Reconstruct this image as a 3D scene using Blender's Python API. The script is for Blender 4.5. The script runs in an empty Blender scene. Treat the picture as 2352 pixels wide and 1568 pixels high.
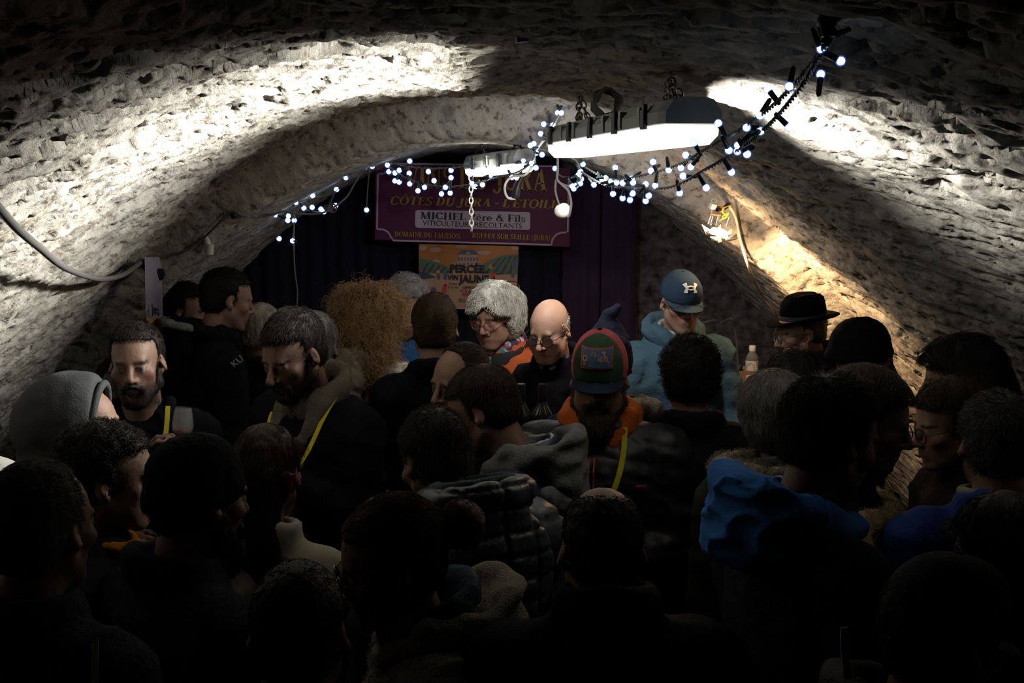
import bpy, bmesh, math, random
import numpy as np
import openvdb
from mathutils import Matrix, Vector, Euler

# ------------------------------------------------------------------ camera, world, exposure
SC = bpy.context.scene
COL = SC.collection
R = math.radians
PI = math.pi
FPX = 2613.0                       # focal length in pixels of the 2352 px wide frame (40 mm on 36 mm)
PITCH = math.atan((784 - 398) / FPX)
EYE = Vector((0.0, 0.0, 2.2))      # camera held overhead in the doorway of the cellar
cam_data = bpy.data.cameras.new('camera')
cam_data.sensor_width = 36.0
cam_data.lens = FPX / 2352 * 36.0
cam_data.clip_start = 0.05
cam = bpy.data.objects.new('camera', cam_data)
cam.location = EYE
cam.rotation_euler = (PI / 2 - PITCH, 0, 0)
COL.objects.link(cam)
SC.camera = cam

world = bpy.data.worlds.new('world')
SC.world = world
world.use_nodes = True
world.node_tree.nodes['Background'].inputs['Color'].default_value = (0.02, 0.03, 0.09, 1)
world.node_tree.nodes['Background'].inputs['Strength'].default_value = 0.02

vs = SC.view_settings
vs.view_transform = 'Standard'
vs.look = 'None'
vs.exposure = 0.0
vs.gamma = 1.0
vs.use_curve_mapping = False
SC.cycles.max_bounces = 4
SC.cycles.diffuse_bounces = 1
SC.cycles.glossy_bounces = 2
SC.cycles.transmission_bounces = 4
SC.cycles.transparent_max_bounces = 8
SC.cycles.caustics_reflective = False
SC.cycles.caustics_refractive = False
SC.cycles.sample_clamp_indirect = 3.0

TUBE_WATTS = 27.0          # long fluorescent fitting, light thrown sideways at the vault
TUBE_FACE = 1.08           # glow of its diffuser
FAR_WATTS = 2.4
END_WATTS = 6.0           # what the long fitting throws out over its far end
FAR_FACE = 1.3             # the second, far fitting
SPOT_WATTS = 60.0          # warm halogen cluster on the wall

EX = Vector((1, 0, 0))
UPV = Vector((0, math.sin(PITCH), math.cos(PITCH)))
FWV = Vector((0, math.cos(PITCH), -math.sin(PITCH)))


def at(px, py, d):
    """The place at depth d (metres along +Y) that the photograph shows at pixel (px, py)."""
    v = EX * ((px - 1176) / FPX) + UPV * ((784 - py) / FPX) + FWV
    return EYE + v * (d / v.y)


# ------------------------------------------------------------------ small helpers
def link(o, parent=None):
    COL.objects.link(o)
    if parent is not None:
        o.parent = parent
    return o


def tag(o, label, cat, group=None):
    o['label'] = label
    o['category'] = cat
    if group:
        o['group'] = group
    return o


def empty(name, loc, label=None, cat=None, group=None):
    o = bpy.data.objects.new(name, None)
    o.empty_display_size = 0.1
    o.location = loc
    COL.objects.link(o)
    if label:
        tag(o, label, cat, group)
    return o


def mesh_obj(name, verts, faces, mat=None, parent=None, smooth=True, col=None):
    """A mesh object from arrays; vertices are world coordinates made relative to the parent's location."""
    me = bpy.data.meshes.new(name)
    v = np.asarray(verts, dtype=np.float64)
    if parent is not None:
        v = v - np.array(world_loc(parent))
    if isinstance(faces, np.ndarray) and len(faces):
        fast_mesh(me, v, [faces])
    elif isinstance(faces, tuple):
        fast_mesh(me, v, faces)
    else:
        me.from_pydata([tuple(p) for p in v], [], faces)
    if smooth:
        me.polygons.foreach_set('use_smooth', np.ones(len(me.polygons), dtype=bool))
    if mat is not None:
        for m in (mat if isinstance(mat, (list, tuple)) else [mat]):
            me.materials.append(m)
    if col is not None:
        a = me.color_attributes.new('tint', 'FLOAT_COLOR', 'POINT')
        c = np.ones((len(v), 4), dtype=np.float32)
        c[:, :3] = col
        a.data.foreach_set('color', c.ravel())
    me.update()
    o = bpy.data.objects.new(name, me)
    return link(o, parent)


def world_loc(o):
    p = Vector((0, 0, 0))
    while o is not None:
        p = p + o.location
        o = o.parent
    return p


def fast_mesh(me, v, facelists):
    fl = [np.asarray(f, dtype=np.int32) for f in facelists if len(f)]
    me.vertices.add(len(v))
    me.vertices.foreach_set('co', np.asarray(v, dtype=np.float32).ravel())
    loops = np.concatenate([f.ravel() for f in fl])
    sizes = np.concatenate([np.full(len(f), f.shape[1], dtype=np.int32) for f in fl])
    starts = np.concatenate([[0], np.cumsum(sizes)[:-1]]).astype(np.int32)
    me.loops.add(len(loops))
    me.loops.foreach_set('vertex_index', loops)
    me.polygons.add(len(sizes))
    me.polygons.foreach_set('loop_start', starts)
    me.update(calc_edges=True)


class MB:
    """Collects boxes, tubes, lathes and prisms into one mesh."""
    def __init__(s):
        s.v, s.f, s.m = [], [], []
        s.mi = 0

    def add(s, vs, fs):
        o = len(s.v)
        s.v += [tuple(p) for p in vs]
        s.f += [tuple(i + o for i in f) for f in fs]
        s.m += [s.mi] * len(fs)

    def box(s, c, h, M=None, bev=0.0):
        c = Vector(c)
        if bev > 0:
            bm = bmesh.new()
            bmesh.ops.create_cube(bm, size=1.0)
            for v in bm.verts:
                v.co = Vector((v.co.x * 2 * h[0], v.co.y * 2 * h[1], v.co.z * 2 * h[2]))
            bmesh.ops.bevel(bm, geom=bm.edges[:], offset=bev, segments=2, affect='EDGES', profile=0.5)
            bm.verts.index_update()
            vs = [v.co.copy() for v in bm.verts]
            fs = [[v.index for v in f.verts] for f in bm.faces]
            bm.free()
        else:
            vs = [Vector((x * h[0], y * h[1], z * h[2])) for x in (-1, 1) for y in (-1, 1) for z in (-1, 1)]
            fs = [(0, 1, 3, 2), (4, 6, 7, 5), (0, 4, 5, 1), (2, 3, 7, 6), (0, 2, 6, 4), (1, 5, 7, 3)]
        s.add([(M @ v if M else v) + c for v in vs], fs)

    def tube(s, pts, rad, n=8, caps=True, flat=1.0):
        P = [Vector(p) for p in pts]
        rr = rad if isinstance(rad, (list, tuple)) else [rad] * len(P)
        o = []
        prev = None
        for i, p in enumerate(P):
            t = (P[min(i + 1, len(P) - 1)] - P[max(i - 1, 0)])
            t = t.normalized() if t.length > 1e-9 else Vector((0, 0, 1))
            if prev is None:
                a = Vector((0, 0, 1)) if abs(t.z) < 0.9 else Vector((1, 0, 0))
                u = t.cross(a).normalized()
            else:
                u = (prev - t * prev.dot(t))
                u = u.normalized() if u.length > 1e-6 else t.orthogonal().normalized()
            prev = u
            w = t.cross(u)
            for k in range(n):
                a = 2 * PI * k / n
                o.append(p + (u * math.cos(a) + w * math.sin(a) * flat) * rr[i])
        fs = [(i * n + k, i * n + (k + 1) % n, (i + 1) * n + (k + 1) % n, (i + 1) * n + k)
              for i in range(len(P) - 1) for k in range(n)]
        if caps:
            fs.append(tuple(range(n - 1, -1, -1)))
            fs.append(tuple((len(P) - 1) * n + k for k in range(n)))
        s.add(o, fs)

    def ribbon(s, pts, ups, w, th=0.0015):
        """A flat strap along pts, its face turned to the directions in ups."""
        P = [Vector(p) for p in pts]
        o = []
        for i, p in enumerate(P):
            t = (P[min(i + 1, len(P) - 1)] - P[max(i - 1, 0)]).normalized()
            n = Vector(ups[i] if isinstance(ups, list) else ups)
            n = (n - t * n.dot(t)).normalized()
            b = t.cross(n)
            o += [p - b * w / 2, p + b * w / 2, p + b * w / 2 + n * th, p - b * w / 2 + n * th]
        fs = []
        for i in range(len(P) - 1):
            for k in range(4):
                fs.append((i * 4 + k, i * 4 + (k + 1) % 4, i * 4 + 4 + (k + 1) % 4, i * 4 + 4 + k))
        fs += [(3, 2, 1, 0), tuple((len(P) - 1) * 4 + k for k in range(4))]
        s.add(o, fs)

    def lathe(s, prof, c=(0, 0, 0), M=None, n=24, sx=1.0, sy=1.0):
        c = Vector(c)
        o = []
        for (r, z) in prof:
            for k in range(n):
                a = 2 * PI * k / n
                v = Vector((r * math.cos(a) * sx, r * math.sin(a) * sy, z))
                o.append((M @ v if M else v) + c)
        fs = [(i * n + k, i * n + (k + 1) % n, (i + 1) * n + (k + 1) % n, (i + 1) * n + k)
              for i in range(len(prof) - 1) for k in range(n)]
        fs.append(tuple(range(n - 1, -1, -1)))
        fs.append(tuple((len(prof) - 1) * n + k for k in range(n)))
        s.add(o, fs)

    def ball(s, c, r, n=10, M=None):
        rr = r if isinstance(r, (tuple, list)) else (r, r, r)
        prof = [(max(1e-4, math.sin(PI * i / n)), -math.cos(PI * i / n)) for i in range(n + 1)]
        o = Matrix.Diagonal(Vector(rr))
        if M:
            o = M.to_3x3() @ o.to_3x3()
        s.lathe(prof, c, o, n=max(8, n))

    def prism(s, poly, M, h):
        """A flat outline (list of x, z) given thickness h along local -y."""
        n = len(poly)
        a = [M @ Vector((x, 0, z)) for x, z in poly]
        b = [M @ Vector((x, -h, z)) for x, z in poly]
        fs = [tuple(range(n, 2 * n)), tuple(range(n - 1, -1, -1))]
        fs += [(k, (k + 1) % n, n + (k + 1) % n, n + k) for k in range(n)]
        s.add(a + b, fs)

    def build(s, name, mat=None, parent=None, smooth=False):
        o = mesh_obj(name, np.array([tuple(p) for p in s.v]), [list(f) for f in s.f], mat, parent, smooth)
        if any(s.m):
            o.data.polygons.foreach_set('material_index', np.array(s.m, dtype=np.int32))
        if smooth:
            try:
                o.data.set_sharp_from_angle(angle=R(50))
            except Exception:
                pass
        return o


def spline(pts, n):
    """Catmull-Rom through points, n samples per span."""
    P = [Vector(p) for p in pts]
    out = []
    for i in range(len(P) - 1):
        p0, p1, p2, p3 = P[max(i - 1, 0)], P[i], P[i + 1], P[min(i + 2, len(P) - 1)]
        for k in range(n):
            t = k / n
            out.append(0.5 * ((2 * p1) + (p2 - p0) * t + (2 * p0 - 5 * p1 + 4 * p2 - p3) * t * t
                              + (3 * p1 - p0 - 3 * p2 + p3) * t ** 3))
    out.append(P[-1])
    return out


# ------------------------------------------------------------------ value noise on point arrays
_rng = np.random.RandomState(7)
_LAT = _rng.rand(64, 64, 64).astype(np.float32)


def noise3(p):
    """Smooth value noise in -1..1 for an (n, 3) array."""
    p = np.asarray(p, dtype=np.float32)
    i = np.floor(p).astype(np.int32)
    f = p - i
    f = f * f * (3 - 2 * f)
    i0 = i & 63
    i1 = (i + 1) & 63
    x0, y0, z0 = i0.T
    x1, y1, z1 = i1.T
    fx, fy, fz = f.T
    a = _LAT[x0, y0, z0] * (1 - fx) + _LAT[x1, y0, z0] * fx
    b = _LAT[x0, y1, z0] * (1 - fx) + _LAT[x1, y1, z0] * fx
    c = _LAT[x0, y0, z1] * (1 - fx) + _LAT[x1, y0, z1] * fx
    d = _LAT[x0, y1, z1] * (1 - fx) + _LAT[x1, y1, z1] * fx
    a = a * (1 - fy) + b * fy
    c = c * (1 - fy) + d * fy
    return (a * (1 - fz) + c * fz) * 2 - 1


def fbm(p, oct=4, gain=0.5):
    p = np.asarray(p, dtype=np.float32)
    t = np.zeros(len(p), dtype=np.float32)
    a = 1.0
    for k in range(oct):
        t += a * noise3(p * (2.03 ** k) + 11.7 * k)
        a *= gain
    return t


# ------------------------------------------------------------------ distance-field modelling
class Vol:
    """A block of signed distances that shapes are blended into and that is turned into one closed surface."""
    def __init__(s, lo, hi, res):
        s.lo = np.array(lo, dtype=np.float64)
        s.res = res
        n = np.ceil((np.array(hi) - s.lo) / res).astype(int) + 1
        s.n = n
        s.a = np.full(n, 0.1, dtype=np.float32)

    def _win(s, lo, hi):
        i0 = np.clip(np.floor((np.array(lo) - s.lo) / s.res).astype(int), 0, s.n)
        i1 = np.clip(np.ceil((np.array(hi) - s.lo) / s.res).astype(int) + 1, 0, s.n)
        if (i1 <= i0).any():
            return None
        ax = [(s.lo[k] + s.res * np.arange(i0[k], i1[k])).astype(np.float32) for k in range(3)]
        return tuple(slice(i0[k], i1[k]) for k in range(3)), ax

    def op(s, fn, c, rad, M=None, k=0.012, mode='add'):
        """fn(x, y, z) in the frame M (4x4, local to world); c, rad: bounding ball in that frame."""
        cw = Vector(c) if M is None else M @ Vector(c)
        pad = rad + 0.035 + k
        w = s._win([cw[i] - pad for i in range(3)], [cw[i] + pad for i in range(3)])
        if w is None:
            return
        sl, (x, y, z) = w
        x = x[:, None, None]
        y = y[None, :, None]
        z = z[None, None, :]
        if M is not None:
            I = M.inverted()
            lx = I[0][0] * x + I[0][1] * y + I[0][2] * z + I[0][3]
            ly = I[1][0] * x + I[1][1] * y + I[1][2] * z + I[1][3]
            lz = I[2][0] * x + I[2][1] * y + I[2][2] * z + I[2][3]
        else:
            lx, ly, lz = x, y, z
        d = fn(lx, ly, lz).astype(np.float32)
        a = s.a[sl]
        if mode == 'add':
            h = np.clip(0.5 + 0.5 * (a - d) / k, 0, 1)
            s.a[sl] = a * (1 - h) + d * h - k * h * (1 - h)
        elif mode == 'sub':
            d = -d
            h = np.clip(0.5 - 0.5 * (a - d) / k, 0, 1)
            s.a[sl] = a * (1 - h) + d * h + k * h * (1 - h)
        elif mode == 'and':
            h = np.clip(0.5 - 0.5 * (a - d) / k, 0, 1)
            s.a[sl] = a * (1 - h) + d * h + k * h * (1 - h)

    def ell(s, c, r, M=None, k=0.012, mode='add', rot=None):
        c = tuple(c)
        Q = None
        if rot is not None:
            Q = Euler(rot).to_matrix().transposed()

        def fn(x, y, z):
            x = x - c[0]; y = y - c[1]; z = z - c[2]
            if Q is not None:
                x, y, z = (Q[0][0] * x + Q[0][1] * y + Q[0][2] * z, Q[1][0] * x + Q[1][1] * y + Q[1][2] * z,
                           Q[2][0] * x + Q[2][1] * y + Q[2][2] * z)
            k0 = np.sqrt((x / r[0]) ** 2 + (y / r[1]) ** 2 + (z / r[2]) ** 2)
            k1 = np.sqrt((x / r[0] ** 2) ** 2 + (y / r[1] ** 2) ** 2 + (z / r[2] ** 2) ** 2) + 1e-9
            return k0 * (k0 - 1) / k1
        s.op(fn, c, max(r), M, k, mode)

    def cone(s, a, b, ra, rb, M=None, k=0.012, mode='add'):
        a = tuple(a); b = tuple(b)
        ab = [b[i] - a[i] for i in range(3)]
        L = sum(q * q for q in ab) + 1e-12

        def fn(x, y, z):
            px, py, pz = x - a[0], y - a[1], z - a[2]
            h = np.clip((px * ab[0] + py * ab[1] + pz * ab[2]) / L, 0, 1)
            return np.sqrt((px - h * ab[0]) ** 2 + (py - h * ab[1]) ** 2 + (pz - h * ab[2]) ** 2) - (ra + (rb - ra) * h)
        c = [(a[i] + b[i]) / 2 for i in range(3)]
        s.op(fn, c, math.sqrt(L) / 2 + max(ra, rb), M, k, mode)

    def box(s, c, h, r=0.005, M=None, k=0.01, mode='add'):
        def fn(x, y, z):
            qx, qy, qz = np.abs(x - c[0]) - h[0] + r, np.abs(y - c[1]) - h[1] + r, np.abs(z - c[2]) - h[2] + r
            return (np.sqrt(np.maximum(qx, 0) ** 2 + np.maximum(qy, 0) ** 2 + np.maximum(qz, 0) ** 2)
                    + np.minimum(np.maximum(qx, np.maximum(qy, qz)), 0) - r)
        s.op(fn, c, math.sqrt(h[0] ** 2 + h[1] ** 2 + h[2] ** 2), M, k, mode)

    def ring(s, c, rx, ry, r, M=None, k=0.012, mode='add', rz=None, tilt=0.0):
        """A torus-like collar, elliptical in plan; tilt lifts its back (local -y)."""
        rz = rz or r

        def fn(x, y, z):
            x = x - c[0]; y = y - c[1]; z = z - c[2] + tilt * y
            q = np.sqrt((x / rx) ** 2 + (y / ry) ** 2) + 1e-6
            m = (rx + ry) / 2
            e = np.abs(q - 1) * m
            k0 = np.sqrt((e / r) ** 2 + (z / rz) ** 2)
            return (k0 - 1) * min(r, rz)
        s.op(fn, c, max(rx, ry) + max(r, rz) + abs(tilt) * ry, M, k, mode)

    def grad(s, P):
        """Outward direction and distance at points, from the block's cells."""
        i = np.clip(np.round((P - s.lo) / s.res).astype(int), 1, s.n - 2)
        x, y, z = i.T
        a = s.a
        g = np.stack([a[x + 1, y, z] - a[x - 1, y, z], a[x, y + 1, z] - a[x, y - 1, z], a[x, y, z + 1] - a[x, y, z - 1]], 1).astype(np.float64)
        g /= np.linalg.norm(g, axis=1, keepdims=True) + 1e-9
        off = P - (s.lo + i * s.res)
        return g, a[x, y, z] + (off * g).sum(1)

    def mesh(s, adapt=0.0):
        a = s.a.copy()
        a[0], a[-1], a[:, 0], a[:, -1], a[:, :, 0], a[:, :, -1] = (0.1,) * 6
        g = openvdb.FloatGrid(0.1)
        g.copyFromArray(a)
        p, t, q = g.convertToPolygons(0.0, adapt)
        v = p.astype(np.float64) * s.res + s.lo
        return v, [f for f in (t, q) if len(f)]


def normals_of(v, faces):
    n = np.zeros_like(v)
    for f in faces:
        a, b, c = v[f[:, 0]], v[f[:, 1]], v[f[:, 2]]
        fn = np.cross(b - a, c - a)
        for k in range(f.shape[1]):
            np.add.at(n, f[:, k], fn)
    return n / (np.linalg.norm(n, axis=1, keepdims=True) + 1e-12)


def vol_obj(name, vol, mat, parent, adapt=0.0, disp=None, col=None, smooth=0):
    v, faces = vol.mesh(adapt)
    if len(v) == 0:
        return None
    n = normals_of(v, faces)
    # faces must look outwards: the surface normal should point to growing distance
    c = v + n * vol.res
    i = np.clip(np.round((c - vol.lo) / vol.res).astype(int), 0, vol.n - 1)
    j = np.clip(np.round((v - n * vol.res - vol.lo) / vol.res).astype(int), 0, vol.n - 1)
    if (vol.a[i[:, 0], i[:, 1], i[:, 2]] - vol.a[j[:, 0], j[:, 1], j[:, 2]]).mean() < 0:
        faces = [f[:, ::-1] for f in faces]
        n = -n
    if disp is not None:
        v = v + n * disp(v)[:, None]
    cc = col(v) if col is not None else None
    o = mesh_obj(name, v, tuple(faces), mat, parent, True, cc)
    return o


# ------------------------------------------------------------------ materials
def mat(name, color, rough=0.8, metal=0.0, bump=0.0, bscale=60.0, var=0.0, vscale=8.0, spec=0.3, sheen=0.0,
        emit=None, estr=0.0, alpha=1.0, trans=0.0, ior=1.45, tint=False, coat=0.0, stretch=(1, 1, 1)):
    m = bpy.data.materials.new(name)
    m.use_nodes = True
    nt = m.node_tree
    b = nt.nodes['Principled BSDF']
    b.inputs['Base Color'].default_value = (*color, 1)
    b.inputs['Roughness'].default_value = rough
    b.inputs['Metallic'].default_value = metal
    b.inputs['Specular IOR Level'].default_value = spec
    b.inputs['IOR'].default_value = ior
    b.inputs['Transmission Weight'].default_value = trans
    b.inputs['Alpha'].default_value = alpha
    b.inputs['Coat Weight'].default_value = coat
    if sheen:
        b.inputs['Sheen Weight'].default_value = sheen
    if emit:
        b.inputs['Emission Color'].default_value = (*emit, 1)
        b.inputs['Emission Strength'].default_value = estr
    tc = nt.nodes.new('ShaderNodeTexCoord')
    mp = nt.nodes.new('ShaderNodeMapping')
    mp.inputs['Scale'].default_value = stretch
    nt.links.new(tc.outputs['Object'], mp.inputs['Vector'])
    src = None
    if tint:
        at_ = nt.nodes.new('ShaderNodeVertexColor')
        at_.layer_name = 'tint'
        src = at_.outputs['Color']
    if var > 0:
        n = nt.nodes.new('ShaderNodeTexNoise')
        n.inputs['Scale'].default_value = vscale
        n.inputs['Detail'].default_value = 5
        nt.links.new(mp.outputs['Vector'], n.inputs['Vector'])
        mr = nt.nodes.new('ShaderNodeMapRange')
        mr.inputs['From Min'].default_value = 0.3
        mr.inputs['From Max'].default_value = 0.7
        mr.inputs['To Min'].default_value = 1 - var
        mr.inputs['To Max'].default_value = 1 + var
        nt.links.new(n.outputs['Fac'], mr.inputs['Value'])
        mx = nt.nodes.new('ShaderNodeMix')
        mx.data_type = 'RGBA'
        mx.blend_type = 'MULTIPLY'
        mx.inputs['Factor'].default_value = 1.0
        if src is not None:
            nt.links.new(src, mx.inputs['A'])
        else:
            mx.inputs['A'].default_value = (*color, 1)
        nt.links.new(mr.outputs['Result'], mx.inputs['B'])
        src = mx.outputs['Result']
    if src is not None:
        nt.links.new(src, b.inputs['Base Color'])
    if bump > 0:
        n2 = nt.nodes.new('ShaderNodeTexNoise')
        n2.inputs['Scale'].default_value = bscale
        n2.inputs['Detail'].default_value = 6
        nt.links.new(mp.outputs['Vector'], n2.inputs['Vector'])
        bp = nt.nodes.new('ShaderNodeBump')
        bp.inputs['Strength'].default_value = bump
        bp.inputs['Distance'].default_value = 0.01
        nt.links.new(n2.outputs['Fac'], bp.inputs['Height'])
        nt.links.new(bp.outputs['Normal'], b.inputs['Normal'])
    return m


_MC = {}


def cloth(color, rough=0.85, bump=0.35, bscale=90, var=0.15, spec=0.06, sheen=0.0, name='cloth'):
    key = (tuple(round(c, 4) for c in color), rough, bump, bscale, spec, sheen)
    if key not in _MC:
        _MC[key] = mat(name, color, rough, bump=bump, bscale=bscale, var=var, spec=spec, sheen=sheen)
    return _MC[key]


def text(name, body, size, M, mt, parent, align='CENTER', extrude=0.001, xs=1.0, shear=0.0, offset=0.0, space=1.0):
    c = bpy.data.curves.new(name, 'FONT')
    c.body = body
    c.size = size
    c.align_x = align
    c.align_y = 'CENTER'
    c.extrude = extrude
    c.shear = shear
    c.offset = offset
    c.space_character = space
    c.resolution_u = 3
    c.materials.append(mt)
    tmp = bpy.data.objects.new(name, c)
    COL.objects.link(tmp)
    me = bpy.data.meshes.new_from_object(tmp.evaluated_get(bpy.context.evaluated_depsgraph_get()))
    bpy.data.objects.remove(tmp)
    bpy.data.curves.remove(c)
    me.name = name
    if not me.materials:
        me.materials.append(mt)
    o = bpy.data.objects.new(name, me)
    link(o, parent)
    L = M @ Matrix.Diagonal((xs, 1, 1, 1))
    if parent is not None:
        L = Matrix.Translation(-world_loc(parent)) @ L
    o.matrix_local = L
    return o

# ------------------------------------------------------------------ the vault: ceiling, side walls, end wall, floor
def struct(name, verts, faces, m, smooth=True):
    o = mesh_obj(name, verts, faces, m, None, smooth)
    o['kind'] = 'structure'
    return o


def stone_material():
    m = bpy.data.materials.new('tuff_stone')
    m.use_nodes = True
    nt = m.node_tree
    L = nt.links.new
    b = nt.nodes['Principled BSDF']
    b.inputs['Roughness'].default_value = 0.95
    b.inputs['Specular IOR Level'].default_value = 0.1
    tc = nt.nodes.new('ShaderNodeTexCoord')

    def noise(scale, detail=6, rough=0.6, stretch=(1, 1, 1)):
        mp = nt.nodes.new('ShaderNodeMapping')
        mp.inputs['Scale'].default_value = stretch
        L(tc.outputs['Object'], mp.inputs['Vector'])
        n = nt.nodes.new('ShaderNodeTexNoise')
        n.inputs['Scale'].default_value = scale
        n.inputs['Detail'].default_value = detail
        n.inputs['Roughness'].default_value = rough
        L(mp.outputs['Vector'], n.inputs['Vector'])
        return n.outputs['Fac']

    def ramp(src, stops):
        r = nt.nodes.new('ShaderNodeValToRGB')
        e = r.color_ramp.elements
        while len(e) < len(stops):
            e.new(0.5)
        for k, (p, c) in enumerate(stops):
            e[k].position = p
            e[k].color = (*c, 1)
        L(src, r.inputs['Fac'])
        return r.outputs['Color']

    def mix(a, bb, f, mode='MULTIPLY'):
        x = nt.nodes.new('ShaderNodeMix')
        x.data_type = 'RGBA'
        x.blend_type = mode
        x.inputs['Factor'].default_value = f
        L(a, x.inputs['A'])
        L(bb, x.inputs['B'])
        return x.outputs['Result']
    base = ramp(noise(2.2, 5), [(0.3, (0.30, 0.285, 0.27)), (0.5, (0.42, 0.40, 0.355)), (0.62, (0.46, 0.44, 0.40)),
                                (0.8, (0.35, 0.30, 0.20))])
    grime = ramp(noise(9, 8, 0.7, (1.6, 0.8, 1.6)), [(0.33, (0.42, 0.38, 0.36)), (0.52, (1, 1, 1))])
    speck = ramp(noise(34, 6, 0.66, (1, 0.45, 1)), [(0.37, (0.20, 0.17, 0.14)), (0.45, (1, 1, 1))])
    col = mix(mix(base, grime, 0.8), speck, 0.75)
    L(col, b.inputs['Base Color'])
    bp = nt.nodes.new('ShaderNodeBump')
    bp.inputs['Strength'].default_value = 0.9
    bp.inputs['Distance'].default_value = 0.012
    L(noise(48, 8, 0.68, (1, 0.7, 1)), bp.inputs['Height'])
    L(bp.outputs['Normal'], b.inputs['Normal'])
    return m


STONE = stone_material()
VX0, VK = -0.15, 0.385


def apex(y):
    s = np.clip((y - 4.40) / 0.16, 0, 1)
    s = s * s * (3 - 2 * s)
    return 2.50 - 0.165 * s


def vault_k(y, right):
    """Curvature of the section; the right haunch is flatter towards the mouth of the cellar."""
    t = np.clip((np.asarray(y, dtype=float) - 2.5) / 1.7, 0, 1)
    t = t * t * (3 - 2 * t)
    return np.where(right, 0.215 + (VK - 0.215) * t, VK)


def vault_z(x, y):
    return float(apex(np.array(float(y))) - vault_k(y, x > VX0) * (x - VX0) ** 2)


def build_vault():
    ys = np.concatenate([np.linspace(-1.6, 0.9, 40)[:-1], np.arange(0.9, 1.4, 0.012), np.arange(1.4, 4.36, 0.0076), np.arange(4.36, 4.62, 0.008),
                         np.arange(4.62, 6.26, 0.014)])
    xs0 = np.linspace(-2.56, 2.56, 4000)
    arc = np.concatenate([[0], np.cumsum(np.hypot(np.diff(xs0), np.diff(-VK * xs0 ** 2)))])
    S = np.linspace(0, arc[-1], 780)
    un = np.interp(S, arc, xs0) / 2.56
    Y, U = np.meshgrid(ys, un, indexing='ij')
    _, SS = np.meshgrid(ys, S, indexing='ij')
    A = apex(Y)
    K = vault_k(Y, U > 0)
    X = U * np.sqrt(A / K)
    Z = A - K * X ** 2
    # normals pointing into the room
    nx, nz = -2 * K * X, -np.ones_like(X)
    ln = np.hypot(nx, nz)
    nx, nz = nx / ln, nz / ln
    s, y = SS.ravel(), Y.ravel()
    side = np.sign(X.ravel() + 1e-6)
    # the pick marks run up the wall and away from the mouth of the cellar
    q1 = y * 0.86 - (s - arc[-1] / 2) * side * 0.5
    q2 = y * 0.5 + (s - arc[-1] / 2) * side * 0.86
    P = np.stack([s, y, np.zeros_like(s)], 1)
    Q = np.stack([q1, q2, np.full_like(s, 3.3)], 1)
    def step(e0, e1, v):
        t = np.clip((v - e0) / (e1 - e0), 0, 1)
        return t * t * (3 - 2 * t)
    wob = 0.25 * noise3(P * 9 + 3)
    d = 0.030 * fbm(P * 1.1 + 5, 3)
    d += 0.010 * fbm(Q * np.array([3.0, 9.0, 1]), 4, 0.55)
    rid = 1 - np.abs(noise3(Q * np.array([5.0, 17.0, 1]) + 9 + wob[:, None]))
    d += 0.013 * (rid ** 2 - 0.4)
    # tool marks and sockets torn out of the tuff, sharp at their upper lip
    dens = 0.12 * noise3(P * 1.7 + 21)
    for (fx, fy, th, dep, sd) in ((3.6, 12.0, 0.62, 0.055, 47), (7.0, 27.0, 0.52, 0.032, 31), (13.0, 44.0, 0.42, 0.022, 77), (22.0, 66.0, 0.38, 0.013, 5)):
        n = noise3(Q * np.array([fx, fy, 1]) + sd) + 0.35 * noise3(Q * np.array([fx * 2.3, fy * 2.1, 1]) + sd * 2) + dens
        d -= dep * step(th, th + 0.22, n)
    # scaly shelves: saw-tooth steps along the pick marks
    saw = (q2 * 6.5 + 0.8 * noise3(Q * np.array([3.0, 5.0, 1]) + 60)) % 1.0
    d += 0.0065 * (saw - 0.5) * (0.5 + 0.5 * noise3(Q * np.array([4.0, 4.0, 1]) + 15))
    d += 0.004 * fbm(P * 38, 2)
    # beyond the step the rock is smoother
    far = np.clip((y - 4.34) / 0.12, 0, 1)
    d = d * (1 - 0.6 * far)
    d = d.reshape(X.shape)
    X = X + VX0 + nx * d
    Z = Z + nz * d
    V = np.stack([X, Y, Z], 2)
    ny, nu = X.shape
    cut = [0, int(nu * 0.27), int(nu * 0.73), nu - 1]
    for name, a, b in (('wall_left', cut[0], cut[1]), ('ceiling', cut[1], cut[2]), ('wall_right', cut[2], cut[3])):
        W = V[:, a:b + 1]
        m = b - a + 1
        idx = np.arange(ny * m).reshape(ny, m)
        f = np.stack([idx[:-1, :-1], idx[1:, :-1], idx[1:, 1:], idx[:-1, 1:]], 2).reshape(-1, 4)
        struct(name, W.reshape(-1, 3), f[:, ::-1], STONE)


build_vault()


def grid_surface(name, fn, nu, nv, m, kind=True):
    u, v = np.meshgrid(np.linspace(0, 1, nu), np.linspace(0, 1, nv), indexing='ij')
    p = fn(u.ravel(), v.ravel())
    idx = np.arange(nu * nv).reshape(nu, nv)
    f = np.stack([idx[:-1, :-1], idx[1:, :-1], idx[1:, 1:], idx[:-1, 1:]], 2).reshape(-1, 4)
    return struct(name, p, f, m) if kind else (p, f)


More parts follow.
